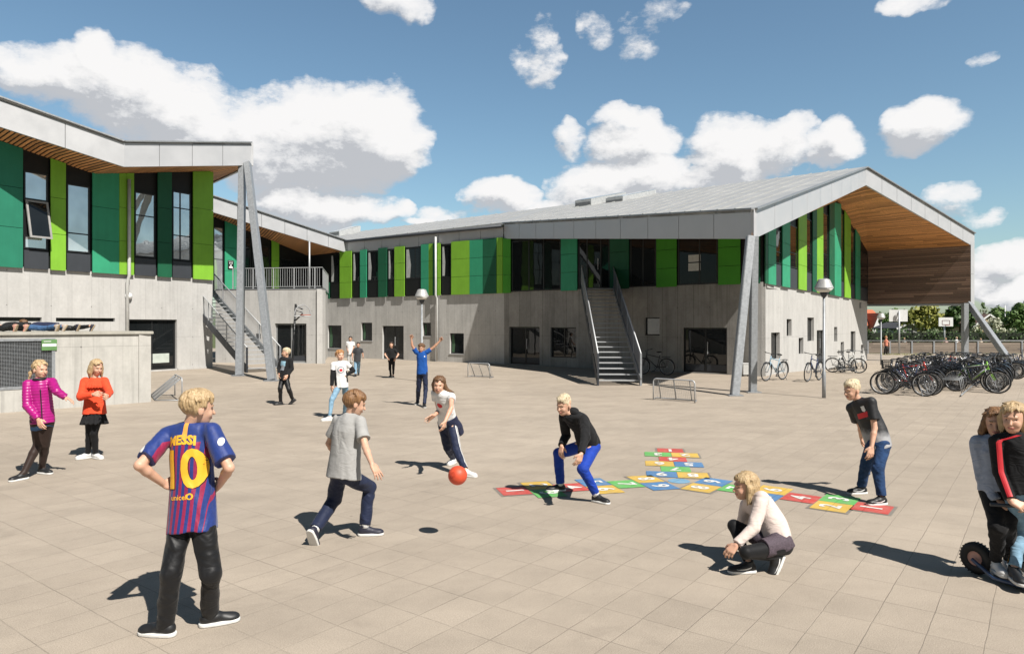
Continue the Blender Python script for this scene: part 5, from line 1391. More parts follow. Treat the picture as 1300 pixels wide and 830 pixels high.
p8 = person('boy in charcoal t-shirt and blue jeans walking towards the camera, bent arms', dict(straight=True, H=1.34, res=.013, yaw=4, pel=c(232, 322), neck=c(240, 222), head=c(240, 193), elbL=c(280, 268, 0), wriL=c(284, 292, -1), elbR=c(190, 272, 0), wriR=c(188, 306, -1),
    footR=c(214, 470, -8), footL=c(242, 458, 10), kneR=c(216, 398), kneL=c(244, 396), hair=dict(style='short', mat=DKHAIR), skin=TAN, top=dict(kind='tee', mat=CHAR, loose=.03, sleeve=.8), bot=dict(mat=LTDENIM, loose=.012, name='jeans'), shoe=dict(mat=SHOEBK, sole=SHOEBK)))
p9 = person('child all in black standing hands on hips before the courtyard door', dict(straight=True, H=1.42, res=.013, yaw=-4, pel=c(534, 320), neck=c(531, 228), head=c(532, 190), elbL=c(594, 276, 0), wriL=c(570, 312, -1), elbR=c(474, 276, 0), wriR=c(502, 314, -1),
    footR=c(522, 476, -14), footL=c(548, 482, 12), kneR=c(520, 402), kneL=c(550, 402), hair=dict(style='long', mat=DKHAIR, len=.05), top=dict(kind='tee', mat=BLKTEE, loose=.02, sleeve=.7), bot=dict(mat=BLKLEG, loose=-.004, name='leggings'), shoe=dict(mat=SHOEBK, sole=SOLEW)))
p10 = person('boy in royal blue t-shirt cheering with both arms raised', dict(straight=True, H=1.45, res=.010, yaw=4, syaw=6, hyaw=-8, hpitch=8, pel=c(802, 432), neck=c(798, 258), head=c(796, 222), elbR=c(714, 196, 0), wriR=c(707, 138, 0), elbL=c(906, 210, 0), wriL=c(958, 158, 0), shL=(0, 0, .05), shR=(0, 0, .05),
    handR=dict(d=(0, -.1, 1), n=(0, -1, 0), curl=85), handL=dict(d=(.6, 0, .7), n=(0, -1, 0), curl=85), footR=c(756, 716, -14), footL=c(822, 742, 14), kneR=c(770, 584), kneL=c(834, 588), hair=dict(style='short', mat=BROWN), skin=TAN,
    top=dict(kind='tee', mat=ROYAL, loose=.014, hem=.05, sleeve=.5), bot=dict(mat=NAVYTR, loose=.006, rise=.0), shoe=dict(mat=SHOEBK, sole=SOLEW)))
decal(p10, p10['top'], disc(.016, 8)[0], disc(.016, 8)[1], WHP, p10['neck'] - p10['up'] * .10 + p10['L1'] * .07, p10['L1'], p10['up'], -p10['F1'], 'chest_logo')
c = crop(530, 460, 5.19)
p11 = person('girl with long blowing brown hair kicking the ball, navy trousers with white stripes', dict(H=1.47, res=.008, girl=True, yaw=-22, syaw=-30, hyaw=-2, hpitch=4, hroll=-6, pel=c(194, 388), neck=c(166, 200), head=c(141, 150), lean=-1, elbL=c(222, 300, -1), wriL=c(182, 388, -1), elbR=c(142, 318, 1), wriR=c(112, 348, -1),
    handR=dict(d=(-.75, -.2, -.45), n=(.1, -.6, -.5), curl=14, spread=.34), handL=dict(d=(-.2, -.2, -.95), n=(-.8, .4, 0), curl=45), footL=c(338, 752, 64), footR=c(226, 670, -20), kneL=c(256, 572), kneR=c(196, 562), hair=dict(style='long', mat=BROWN, len=.12, sweep=(.10, .02, .03), fringe=.07, part=-.2),
    top=dict(kind='tee', mat=WHITETEE, loose=.006, hem=.03, sleeve=.32), bot=dict(mat=NAVYTR, loose=.006, wr=.008), shoe=dict(mat=SHOEWH, sole=SOLEW), shw=.114))
decal(p11, p11['top'], disc(.045, 16, 1., .8)[0], disc(.045, 16)[1], REDP, p11['neck'] - p11['up'] * .155 - p11['L1'] * .02, p11['L1'], p11['up'], -p11['F1'], 'chest_print', sub=2)
def leg_stripes(R, s, offs, mat, name, wd=.010, side=1):
    j = R['J'][s]; bv = bvh_of(R['bot']); w0 = wloc(R['root'])
    for o_ in offs:
        mb = MB(); prev = None
        for i in range(30):
            t = i / 29; a = j['hip'].lerp(j['kn'], (t - .0) / .5) if t < .5 else j['kn'].lerp(j['an'], (t - .5) / .5)
            ax = (j['kn'] - j['hip']).normalized() if t < .5 else (j['an'] - j['kn']).normalized()
            out = R['L0'] * side; out = (out - ax * out.dot(ax)).normalized(); tan = ax.cross(out).normalized()
            row = []
            for e in (-wd / 2, wd / 2):
                hit = bv.ray_cast(a + out * .3 + tan * (o_ + e) - w0, -out)
                row.append(hit[0] + w0 + out * .003 if hit[0] is not None else None)
            if prev and all(prev) and all(row): mb.face([prev[0], prev[1], row[1], row[0]])
            prev = row
        if mb.v: mb.build(name, mat, R['root'])
leg_stripes(p11, 'L', (-.018, 0, .018), WHP, 'trouser_stripe')
pl = p11['pel']; k11 = p11['k']
tie = etube(pl - p11['up'] * .20 * k11 + p11['L0'] * .05 - p11['F0'] * .06, pl + p11['up'] * .07, p11['L0'], p11['L0'], [(0, .15, .12), (.4, .165, .13), (.8, .140, .11), (1, .132, .105)])
wj = wrinkle(.012, 34, 12); fro = A3(p11['F0'] - p11['L0'] * .75); pc_ = A3(pl)
def tied(P): return np.maximum(tie(P) + wj(P), np.where((P - pc_) @ A3(p11['up']) < .02, ((P - pc_) @ (fro / np.linalg.norm(fro))) - .045, -1.))
a_, b_ = bounds([pl], .36); o = sdf_obj('tied_jacket', tied, a_, b_, .009, NAVY, p11['root'])
c = crop(690, 490, 5.19)
p12 = person('blond boy in black hoodie and bright blue trousers crouching ready on the hopscotch', dict(H=1.48, res=.0078, yaw=-48, syaw=-52, hyaw=-40, hpitch=12, pel=c(296, 382), neck=c(180, 194), head=c(134, 126), lean=-1, elbR=c(150, 325, 1), wriR=c(118, 396, -1), shL=(.02, -.03, 0), elbL=c(276, 340, -1), wriL=c(248, 448, -1),
    handR=dict(d=(-.1, -.4, -.9), n=(.5, .5, 0), curl=35), handL=dict(d=(-.35, -.2, -.9), n=(-.5, .8, 0), curl=45), footR=c(84, 692, -84), footL=c(374, 768, 48), kneR=c(98, 442), kneL=c(258, 545), hair=dict(style='crop', mat=PALE), top=dict(kind='long', mat=BLKTEE, loose=.024, hem=.03, slr=1.12, name='hoodie', wr=.009), bot=dict(mat=BLUETR, loose=.012, wr=.008), shoe=dict(mat=SHOEBK, sole=SOLEW, sock=WHITETEE), bend=.045))
hc12 = p12['neck']; hood = ell(hc12 - p12['F1'] * .045 + p12['up'] * .012, (.088, .062, .050), [tuple(p12['L1']), tuple(p12['F1']), tuple(p12['up'])]); wh = wrinkle(.006, 44, 5)
a_, b_ = bounds([hc12], .16); sdf_obj('hood', lambda P: hood(P) + wh(P), a_, b_, .0075, BLKTEE, p12['root'])
c = crop(860, 580, 4.882)
p13 = person('girl with straight blond hair crouching low in a pale pink sweatshirt', dict(H=1.42, res=.0068, girl=True, yaw=-68, syaw=-66, hyaw=-84, hpitch=2, D=5.82, pel=c(622, 532), neck=c(458, 252), head=c(420, 182), lean=0, elbL=c(474, 436, -1), wriL=c(362, 545, -1), elbR=c(400, 440, 1), wriR=c(372, 545, 1),
    handL=dict(d=(-.7, -.1, -.7), n=(.4, .7, -.5), curl=55), handR=dict(d=(-.6, 0, -.8), n=(.4, -.7, -.4), curl=55), footR=c(404, 716, -86), footL=c(606, 716, -70, 58), kneR=c(350, 425, 1), kneL=c(425, 590, -1), hair=dict(style='bob', mat=BLOND, fringe=.06), bend=.05,
    top=dict(kind='long', mat=PINKSW, loose=.020, hem=.0, slr=1.1, name='sweatshirt', wr=.007), bot=dict(mat=BLKLEG, loose=-.002, name='leggings', wr=.003), shoe=dict(mat=SHOEBK, sole=SOLEW, swoosh=True), shw=.115))
st_ = etube(p13['pel'] - p13['up'] * .07, p13['pel'] + p13['up'] * .09, p13['L0'], p13['L0'], [(0, .122, .104), (.5, .136, .110), (1, .118, .090)]); j13 = p13['J']
shf = union([st_] + [(cone(j13[s]['hip'], j13[s]['hip'].lerp(j13[s]['kn'], .55), .082, .074, True), .03) for s in 'LR'], .03); wk = wrinkle(.007, 40, 21)
a_, b_ = bounds([p13['pel'], j13['L']['kn'], j13['R']['kn']], .2); sdf_obj('patterned_shorts', lambda P: shf(P) + wk(P), a_, b_, .007, LEOP, p13['root'])
c = crop(1050, 460, 4.15)
def fade_mat(z0):
    m, nt, b = base_mat('black_grey_sports_shirt'); cc = nt.coords(); z = nt.sep(cc)[2]
    f = nt.ramp(nt.math('ADD', nt.math('MULTIPLY', nt.math('SUBTRACT', z, z0), 5.), nt.math('MULTIPLY', nt.noise(cc, 18, 4), .5)), [(.15, 1.), (.55, 0.)])
    nt.link(nt.mix(f, (.014, .014, .016), (.30, .30, .31)), b.inputs['Base Color']); b.inputs['Roughness'].default_value = .6
    bp = nt.add('ShaderNodeBump', i_Strength=1., i_Distance=.006); nt.link(nt.noise(cc, 16, 4), bp.inputs['Height']); nt.link(bp.outputs[0], b.inputs['Normal'])
    return m
p14 = person('blond boy in black-to-grey sports shirt and dark jeans leaning forward at the hopscotch end', dict(straight=True, H=1.52, res=.0078, yaw=-60, syaw=-58, hyaw=-70, hpitch=10, pel=c(262, 425), neck=c(166, 206), head=c(131, 146), lean=0, shL=(.01, -.01, .0), shw=.110, elbL=c(250, 346, 0, -.05), wriL=c(234, 446, 0, -.07), elbR=c(176, 335, 1), wriR=c(180, 395, 1),
    footR=c(160, 692, -84), footL=c(264, 750, -80), kneR=c(202, 545), kneL=c(266, 562), hair=dict(style='crop', mat=PALE), top=dict(kind='tee', mat=fade_mat(.74), loose=.022, hem=.07, sleeve=.66, slr=1.15, name='sports_shirt'), bot=dict(mat=DKDENIM, loose=.012, wr=.007, name='jeans'), shoe=dict(mat=SHOEBK, sole=SOLEW, swoosh=True), bend=.06))
decal(p14, p14['top'], [(-.085, -.03), (.06, -.03), (.07, .03), (-.07, .03)], [[0, 1, 2, 3]], REDP, p14['neck'] - p14['up'] * .16 + p14['L1'] * .03, p14['L1'], p14['up'], -p14['F1'], 'chest_band', sub=3)
decal(p14, p14['top'], [(-.02, -.025), (0, -.04), (.02, -.025), (.02, .03), (-.02, .03)], [[0, 1, 2, 3, 4]], WHP, p14['neck'] - p14['up'] * .09 + p14['L1'] * .06, p14['L1'], p14['up'], -p14['F1'], 'chest_badge')
c = crop(1180, 490, 2.964)
p15 = person('girl with loose brown hair in grey-blue sweatshirt riding at the back of the scooter', dict(H=1.46, res=.0068, girl=True, yaw=-30, syaw=-32, hyaw=-34, hpitch=2, D=5.60, pel=c(262, 385), neck=c(248, 198), head=c(250, 140), lean=0, elbR=c(204, 345, 0), wriR=c(256, 438, -1), elbL=c(330, 340, 1), wriL=c(310, 440, 1),
    handR=dict(d=(.75, -.5, -.3), n=(.3, .5, -.6), curl=70), footR=(1268, 727.5, -8, 0, .06), footL=(1283, 726, -20, 0, .06), kneR=c(258, 532), kneL=c(292, 530), hair=dict(style='long', mat=CHEST, len=.14, sweep=(-.02, .02, 0), fringe=.07), root=Vector((gp(1272, 735).x, 5.6, .06)), gz=.06,
    top=dict(kind='long', mat=GREYBL, loose=.026, hem=.02, slr=1.22, name='sweatshirt', wr=.008), bot=dict(mat=BLKTEE, loose=.010), shoe=dict(mat=SHOEWH, sole=SOLEW), shw=.105))
p16 = person('blond child in black top with red sleeve stripe gripping the scooter handlebar', dict(H=1.48, res=.0068, yaw=-28, syaw=-20, hyaw=-46, hpitch=4, D=5.38, pel=c(356, 392), neck=c(330, 186), head=c(316, 122), lean=0, elbR=c(266, 325, 0), wriR=c(306, 432, -1), elbL=c(420, 330, 0), wriL=c(400, 435, -1),
    handR=dict(d=(.75, -.5, -.35), n=(.3, .5, -.6), curl=70), footR=(1291, 738, -16, 0, .06), footL=(1309, 732, -10, 0, .06), kneR=c(346, 535), kneL=c(390, 520), hair=dict(style='bob', mat=BLOND, fringe=.066, part=.25), root=Vector((gp(1292, 742).x, 5.35, .06)), gz=.06,
    top=dict(kind='long', mat=BLKTEE, loose=.020, hem=.03, slr=1.1, name='track_top'), bot=dict(mat=LTDENIM, loose=.002, name='jeans'), shoe=dict(mat=SHOEBK, sole=SOLEW), shw=.118))
def arm_stripe(R, s, mat, wd, out):
    j = R['J'][s]; bv = bvh_of(R['top']); w0 = wloc(R['root']); out = Vector(out).normalized(); mb = MB(); prev = None
    for i in range(30):
        t = i / 29; a = R['neck'].lerp(j['sh'], t / .15) if t < .15 else (j['sh'].lerp(j['el'], (t - .15) / .45) if t < .6 else j['el'].lerp(j['wr'], (t - .6) / .44)); ax = ((j['el'] - j['sh']) if t < .6 else (j['wr'] - j['el'])).normalized()
        o_ = (out - ax * out.dot(ax)).normalized(); tan = ax.cross(o_).normalized(); row = []
        for e in (-wd / 2, -wd / 6, wd / 6, wd / 2):
            hit = bv.ray_cast(a + o_ * .3 + tan * e - w0, -o_); row.append(hit[0] + w0 + o_ * .005 if hit[0] is not None else None)
        if prev and all(prev) and all(row): [mb.face([prev[q], prev[q + 1], row[q + 1], row[q]]) for q in range(3)]
        prev = row
    if mb.v: mb.build('sleeve_stripe', mat, R['root'])
arm_stripe(p16, 'R', REDP, .036, (-.45, -.9, .25))
leg_stripes(p16, 'R', (-.014, .014), BLKP, 'jeans_stripe', .010, -1); leg_stripes(p16, 'R', (0,), YEL, 'jeans_stripe', .012, -1)
# three children lying on the low concrete block, only their legs in the picture
def lying(label, pelx, kx, f1, f2, D, bot, shoe, neckx, top=GREYTEE, dz=0., yoff=0):
    y = 412 + (EYE - (BH + .105)) * FOC / D; yk = 412 + (EYE - (BH + .075)) * FOC / D; yf = 412 + (EYE - (BH + .01)) * FOC / D
    return person(label, dict(H=1.45, res=.012, yaw=-90, hyaw=-80, D=D, pel=(pelx, y), neck=(neckx, y - 1), head=(neckx - 11, y - 4), lean=0, elbR=(neckx - 10, yk, 1), wriR=(neckx - 22, yk, 0), elbL=(neckx - 10, yk, -1), wriL=(neckx - 22, yk, 0),
        footL=(f1, yf, -90, 68, BH + .01, D - .12), footR=(f2, yf, -70, 62, BH + .01, D + .12), kneL=(kx, yk), kneR=(kx + 2, yk), root=Vector(((pelx - CX) / FOC * D, D, BH)), gz=BH - .02, hair=dict(style='short', mat=BROWN), top=dict(kind='tee', mat=top, loose=.02), bot=dict(mat=bot, loose=.006, rise=.03), shoe=dict(mat=shoe, sole=SOLET)))
lying('child lying on the block at the picture edge, only trainers and dark trousers showing', -22, 4, 20, 33, 17.0, BLKTR, M('salmon_shoe', (.5, .26, .2), .6), -54)
lying('child in blue jeans lying face down on the concrete block, both trainers showing', 34, 56, 73, 82, 17.7, DENIM, M('beige_shoe', (.42, .36, .3), .6), 4, BLKTEE)
lying('child in black trousers lying on the concrete block, legs farthest right', 70, 94, 99, 117, 18.3, BLKTR, SHOENV, 40, NAVY)
# small figures by the far fence
def standing(label, px, D, H, yaw, top, bot, hair, kind='tee', gz=-.47):
    m = FOC / D; Y = lambda h: 412 + (EYE - h - gz) * m; X = lambda a: px + a * m
    return person(label, dict(straight=True, H=H, res=.024, yaw=yaw, D=D, pel=(px, Y(.53 * H)), neck=(px, Y(.82 * H)), head=(px, Y(.925 * H)), elbL=(X(.17 * H), Y(.64 * H), 0), wriL=(X(.16 * H), Y(.50 * H), 0), elbR=(X(-.17 * H), Y(.64 * H), 0), wriR=(X(-.15 * H), Y(.52 * H), 0),
        footL=(X(.07 * H), Y(0), yaw, 0, gz, D), footR=(X(-.07 * H), Y(0), yaw, 0, gz, D), kneL=(X(.065 * H), Y(.27 * H)), kneR=(X(-.06 * H), Y(.27 * H)), gz=gz, hair=dict(style='short', mat=hair), top=dict(kind=kind, mat=top, loose=.03), bot=dict(mat=bot, loose=.02), shoe=dict(mat=SHOEBK, sole=SHOEBK)))
standing('adult in orange top and black trousers standing at the wooden fence', 1125, 57.5, 1.55, 60, M('faded_orange_cotton', (.55, .2, .13), .8), BLKTR, GINGER)
standing('small red-haired child in pink top behind the fence beside the low backboard', 1200.5, 63.5, 1.28, -20, M('pink_cotton', (.6, .4, .36), .8), DENIM, GINGER)
standing('small child in white top behind the fence, fair hair', 1214.5, 63.0, 1.38, 30, WHITETEE, DENIM, PALE)
standing('small child in grey top behind the fence between backboard poles', 1148, 64, 1.28, 0, GREYTEE, DENIM, BLOND)
standing('small child in beige top behind the fence under the slanted strut', 1245, 63.5, 1.24, 10, M('beige_cotton', (.5, .42, .33), .8), DENIM, BLOND)
# ------------------------------------------------------------------ painted hopscotch
def paint(nm, col):
    m, nt, b = base_mat(nm); c = nt.coords()
    w = nt.ramp(nt.math('ADD', nt.math('MULTIPLY', nt.noise(c, 9, 6, .7), .6), nt.math('MULTIPLY', nt.noise(c, 130, 3, .7), .5)), [(.49, .0), (.72, .55)])
    k = nt.mix(w, tuple(col), (.33, .28, .225)); nt.link(nt.mix(1., k, nt.ramp(nt.noise(c, 3, 4), [(.3, .88), (.7, 1.08)]), 'MULTIPLY'), b.inputs['Base Color'])
    k2 = b.inputs['Base Color'].links[0].from_socket
    geo = nt.add('ShaderNodeNewGeometry'); mp = nt.add('ShaderNodeMapping'); mp.inputs['Rotation'].default_value = (0, 0, -rad(53)); nt.link(geo.outputs['Position'], mp.inputs[0])
    br = nt.add('ShaderNodeTexBrick', offset=0.0); br.inputs['Scale'].default_value = 1.; br.inputs['Brick Width'].default_value = .44; br.inputs['Row Height'].default_value = .315; br.inputs['Mortar Size'].default_value = .004; br.inputs['Mortar Smooth'].default_value = .4
    br.inputs['Color1'].default_value = (.95, .95, .95, 1); br.inputs['Color2'].default_value = (1.04, 1.04, 1.04, 1); br.inputs['Mortar'].default_value = (.62, .6, .57, 1); nt.link(mp.outputs[0], br.inputs['Vector'])
    nt.link(nt.mix(1., k2, br.outputs['Color'], 'MULTIPLY'), b.inputs['Base Color'])
    b.inputs['Roughness'].default_value = .7
    return m
PR, PY, PG, PB, PW = paint('red_ground_paint', (.52, .055, .045)), paint('yellow_ground_paint', (.62, .40, .06)), paint('green_ground_paint', (.11, .42, .10)), paint('blue_ground_paint', (.055, .19, .40)), paint('white_ground_paint', (.75, .74, .70))
PLB = paint('light_blue_ground_paint', (.14, .33, .50)); PGR = paint('worn_grey_paint', (.20, .18, .155))
hc0 = gp(862, 610.5)
hop = tag(empty('hopscotch_court', (hc0.x, hc0.y, 0)), 'painted three-armed hopscotch of numbered red, yellow, green and blue squares', 'hopscotch')
mb = MB(); mb.face([(hc0.x + .14 * math.cos(a), hc0.y + .14 * math.sin(a), .004) for a in np.linspace(0, 2 * math.pi, 33)[:-1]]); mb.build('painted_circle', PLB, hop)
ends = [gp(634, 624.5), gp(850, 569.5), gp(1132, 648.5)]
rows = ((('8', PY), ('9', PB)), (('7', PG),), (('5', PB), ('6', PY)), (('4', PR),), (('2', PY), ('3', PG)), (('1', PR),))
for e in ends:
    a = e - hc0; Ltot = a.length; a.normalize(); r0 = .19; rh = (Ltot - r0) / 6; inn = -a; lft = Vector((0, 0, 1)).cross(inn); W = .40
    for i, row in enumerate(rows):
        ra, rb = r0 + rh * i, r0 + rh * (i + 1)
        for q, (dg_, mt) in enumerate(row):
            s0 = -W / 2 if len(row) == 1 else (0.004 if q == 0 else -W - .004); s1 = s0 + W
            p = lambda r, s, z: hc0 + a * r + lft * s + Vector((0, 0, z))
            mb = MB(); mb.face([p(ra + .004, s0, .006), p(rb - .004, s0, .006), p(rb - .004, s1, .006), p(ra + .004, s1, .006)]); mb.face([p(ra - .03, s0 - .03, .003), p(rb + .03, s0 - .03, .003), p(rb + .03, s1 + .03, .003), p(ra - .03, s1 + .03, .003)], 1) if (i in (0, 4, 5) and q == 0) else None
            sq = mb.build('painted_square', [mt, PGR], hop)
            tv, tf_ = text_mesh(dg_, .30, 3, .008); cx_, cy_ = hc0 + a * ((ra + rb) / 2) + lft * ((s0 + s1) / 2), 0
            mb = MB(); mb.v = [tuple(cx_ - lft * v[0] + inn * v[1] + Vector((0, 0, .010))) for v in tv]; mb.f = tf_; mb.mi = [0] * len(tf_)
            mb.build('digit', PW, sq, fixn=False)
# ------------------------------------------------------------------ ball
bc = Vector((-.50, 6.52, .615))
ball = tag(empty('ball', tuple(bc)), 'orange-red rubber ball bouncing in the air beside the kicking girl', 'ball')
def sphere(c, r, nu=40, nv=24):
    mb = MB(); mb.lathe(c, [(r * math.sin(t), -r * math.cos(t)) for t in np.linspace(.0005, math.pi - .0005, nv)], nu); return mb
RUB = M('orange_rubber', (.62, .075, .030), .5, var=.08, vs=30, bump=.001, bs=260)
sphere(bc, .088).build('body', RUB, ball, smooth=True)
v_ = (Vector((0, 0, EYE)) - bc).normalized(); vd = (v_ + Vector((-.55, 0, .05))).normalized(); uu = vd.orthogonal().normalized(); ww = vd.cross(uu)
mb = MB()
for rr_ in (.024, .014): mb.tube([bc + (vd * math.sqrt(.0885 ** 2 - rr_ ** 2) + uu * rr_ * math.cos(t) + ww * rr_ * math.sin(t)) for t in np.linspace(0, 6.283, 22)[:-1]], .0016, 5, closed=True)
mb.build('moulded_ring', M('dark_orange_rubber', (.40, .035, .018), .5), ball, smooth=True)
# ------------------------------------------------------------------ small steel goals
def goal(label, p0, p1, back, h=.57):
    p0, p1 = Vector(p0), Vector(p1); bk = Vector(back); root = tag(empty('mini_goal', tuple((p0 + p1) / 2)), label, 'goal')
    z = Vector((0, 0, 1)); w = (p1 - p0); d = w.normalized(); r = .09; mb = MB()
    arch = [p0, p0 + z * (h - r)] + [p0 + d * r * (1 - math.cos(t)) + z * (h - r + r * math.sin(t)) for t in np.linspace(.2, 1.57, 5)] + [p1 - d * r * (1 - math.cos(t)) + z * (h - r + r * math.sin(t)) for t in np.linspace(1.57, .2, 5)] + [p1 + z * (h - r), p1]
    mb.tube(arch, .019, 8); mb.build('front_frame', GALV_LT, root, smooth=True)
    mb = MB(); mb.tube([p0 + z * .02, p0 + bk + z * .02, p1 + bk + z * .02, p1 + z * .02], .014, 6); mb.build('base_frame', GALV, root, smooth=True)
    for f in (.12, .5, .88):
        mb = MB(); mb.tube([p0.lerp(p1, f) + z * (h - .01), p0.lerp(p1, f) + bk + z * .02], .014, 6); mb.build('brace', GALV, root, smooth=True)
    mb = MB(); n = int(w.length / .05); m = int(h / .05)
    for i in range(n + 1): a = p0.lerp(p1, i / n); mb.bar(a + z * (h - .03) + bk * .04, a + bk * .98 + z * .03, .004, .004)
    for j in range(1, m + 3): t = j / (m + 3); mb.bar(p0 + bk * t + z * (h * (1 - t)), p1 + bk * t + z * (h * (1 - t)), .004, .004)
    mb.build('wire_net', GALV_LT, root)
goal('small steel wire goal standing before the steel stairs of the shaded facade', gp(829.5, 507.5), gp(882, 511.5), (.16, .42, 0))
goal('small steel wire goal farthest back near the courtyard wall', gp(594, 478.5), gp(621.5, 480), (.14, .42, 0), .54)
goal('small steel wire goal at the end of the concrete block', gp(231, 509), gp(222, 502), (-.72, .05, 0), .60)
# ------------------------------------------------------------------ lamps
LAMPW = M('opal_lamp_shade', (.62, .61, .57), .45, var=.05); LAMPG = M('grey_lamp_roof', (.42, .42, .41), .45, .2)
def street_lamp(label, base, h=3.25, sc=1.):
    b = Vector(base); root = tag(empty('street_lamp', tuple(b)), label, 'street lamp', 'lamp posts around the yard')
    mb = MB(); mb.tube([b, b + Vector((0, 0, .7)), b + Vector((0, 0, .72)), b + Vector((0, 0, h - .42))], [.050, .050, .036, .033], 12); mb.build('pole', GALV, root, smooth=True)
    mb = MB(); mb.lathe(b + Vector((0, 0, h - .50)), [(.001, 0), (.06, 0), (.075, .06), (.11, .12), (.001, .13)], 20); mb.build('collar', SLATE, root, smooth=True)
    mb = MB(); mb.lathe(b + Vector((0, 0, h - .40)), [(.09, .02), (.17, .06), (.235, .13), (.001, .135)], 28); mb.build('diffuser', LAMPW, root, smooth=True)
    mb = MB(); mb.lathe(b + Vector((0, 0, h - .265)), [(.001, 0), (.245, .0), (.245, .015), (.15, .24), (.10, .262), (.001, .265)], 28); mb.build('lamp_shade', LAMPG, root)
street_lamp('grey street lamp with conical shade standing before the sunlit gable wall', gp(1046, 505))
street_lamp('street lamp behind the cheering boy, its shade against the green panels', gp(535.5, 484), 3.25)
street_lamp('small far street lamp beside the red-roofed house', gz_(1118.5, 463), 3.15)
# ------------------------------------------------------------------ basketball hoops
hb = gp(370.5, 467); hoop = tag(empty('basketball_hoop', tuple(hb)), 'black basketball hoop with fan-shaped board before the terrace wing door', 'basketball hoop')
mb = MB(); tp_ = hb + Vector((.18, 0, 2.95)); mb.tube([hb, hb + Vector((.02, 0, .3)), tp_], .05, 8); mb.build('pole', BLACK, hoop, smooth=True)
bx = tp_ + Vector((.42, -.35, -.35)); mb = MB(); mb.bar(tp_ - Vector((0, 0, .1)), bx + Vector((0, 0, .1)), .05); mb.bar(tp_ - Vector((0, 0, .75)), bx - Vector((0, 0, .1)), .05); mb.bar(tp_ - Vector((0, 0, .3)), bx - Vector((0, 0, .05)), .035); mb.build('arm', BLACK, hoop)
bd = Vector((.70, -.71, 0)); bs_ = Vector((.71, .70, 0)); mb = MB(); arc = [bx + bs_ * .42 * math.cos(t) + Vector((0, 0, -.22 + .52 * math.sin(t))) for t in np.linspace(0, math.pi, 15)]
mb.tube(arc + [arc[0]], .02, 6)
for i in range(1, 14, 2): mb.bar(arc[i], Vector((arc[i].x, arc[i].y, arc[0].z)), .012, .012, up=(0, 1, 0))
for z_ in (.0, .15): mb.bar(bx - bs_ * .36 + Vector((0, 0, z_)), bx + bs_ * .36 + Vector((0, 0, z_)), .012, .012)
mb.build('backboard', GALV_LT, hoop)
mb = MB(); rc = bx + bd * .28 + Vector((0, 0, -.16)); mb.tube([rc + Vector((.22 * math.cos(t), .22 * math.sin(t), 0)) for t in np.linspace(0, 6.283, 21)[:-1]], .014, 6, closed=True); mb.build('rim', M('orange_rim', (.55, .12, .06), .5), hoop, smooth=True)
def ballboard(label, base, ztop, wd, ht, mark, facing):
    b = Vector(base); root = tag(empty('basketball_stand', tuple(b)), label, 'basketball stand'); f = Vector((facing[0], facing[1], 0)).normalized(); s = Vector((-f.y, f.x, 0))
    mb = MB(); mb.tube([b, Vector((b.x, b.y, ztop - .1))], .07, 10); mb.build('pole', GALV_LT, root, smooth=True)
    mb = MB(); c = Vector((b.x, b.y, ztop - ht / 2)) + f * .25; mb.obox(c, s * wd / 2, f * .02, Vector((0, 0, ht / 2))); bo = mb.build('backboard', WHITE, root)
    mb = MB(); mb.bar(Vector((b.x, b.y, ztop - ht * .8)), c - f * .03 - Vector((0, 0, ht * .3)), .06); mb.bar(Vector((b.x, b.y, ztop - ht * .8)), c - f * .03 + Vector((0, 0, ht * .3)), .06); mb.build('bracket', GALV, root)
    if mark:
        mb = MB(); o = c + f * .024; w_, h_ = wd * .26, ht * .24; o = o - Vector((0, 0, ht * .08))
        for q, r in (((-1, -1), (1, -1)), ((1, -1), (1, 1)), ((1, 1), (-1, 1)), ((-1, 1), (-1, -1))): mb.bar(o + s * w_ * q[0] + Vector((0, 0, h_ * q[1])), o + s * w_ * r[0] + Vector((0, 0, h_ * r[1])), .05, .006, up=f)
        mb.build('target_square', M('maroon_line', (.12, .05, .05), .6), bo)
    rc = c + f * .3 - Vector((0, 0, ht * .38)); mb = MB(); mb.tube([rc + Vector((.22 * math.cos(t), .22 * math.sin(t), 0)) for t in np.linspace(0, 6.283, 17)[:-1]], .015, 6, closed=True); mb.bar(c - Vector((0, 0, ht * .38)), rc - f * .2, .03); mb.build('rim', M('orange_rim', (.55, .12, .06), .5), root)
ballboard('white basketball backboard seen from behind on a pale pole before the fence', ((1141.5 - CX) / FOC * 58.8, 58.8, -.45), 3.24, 1.4, .98, False, (.25, 1))
ballboard('lower white basketball backboard with maroon target square beyond the fence', ((1199 - CX) / FOC * 66, 66, -.5), 2.66, 1.26, .82, True, (-.1, -1))
# ------------------------------------------------------------------ little white bin by the corner
wbn = gp(946.5, 477.5); bn = tag(empty('waste_bin', tuple(wbn)), 'small white box bin standing by the wall behind the corner posts', 'bin')
mb = MB(); mb.box((wbn.x - .13, wbn.y - .1, .06), (wbn.x + .13, wbn.y + .1, .47)); mb.build('body', M('pale_grey_plastic', (.55, .55, .53), .5), bn, bevel=.015)
mb = MB(); mb.box((wbn.x - .14, wbn.y - .11, .472), (wbn.x + .14, wbn.y + .11, .51)); mb.build('lid', WHITE, bn, bevel=.012)
mb = MB(); [mb.box((wbn.x + sx * .1 - .015, wbn.y + sy * .07 - .015, 0), (wbn.x + sx * .1 + .015, wbn.y + sy * .07 + .015, .058)) for sx in (-1, 1) for sy in (-1, 1)]; mb.build('foot', SLATE, bn)
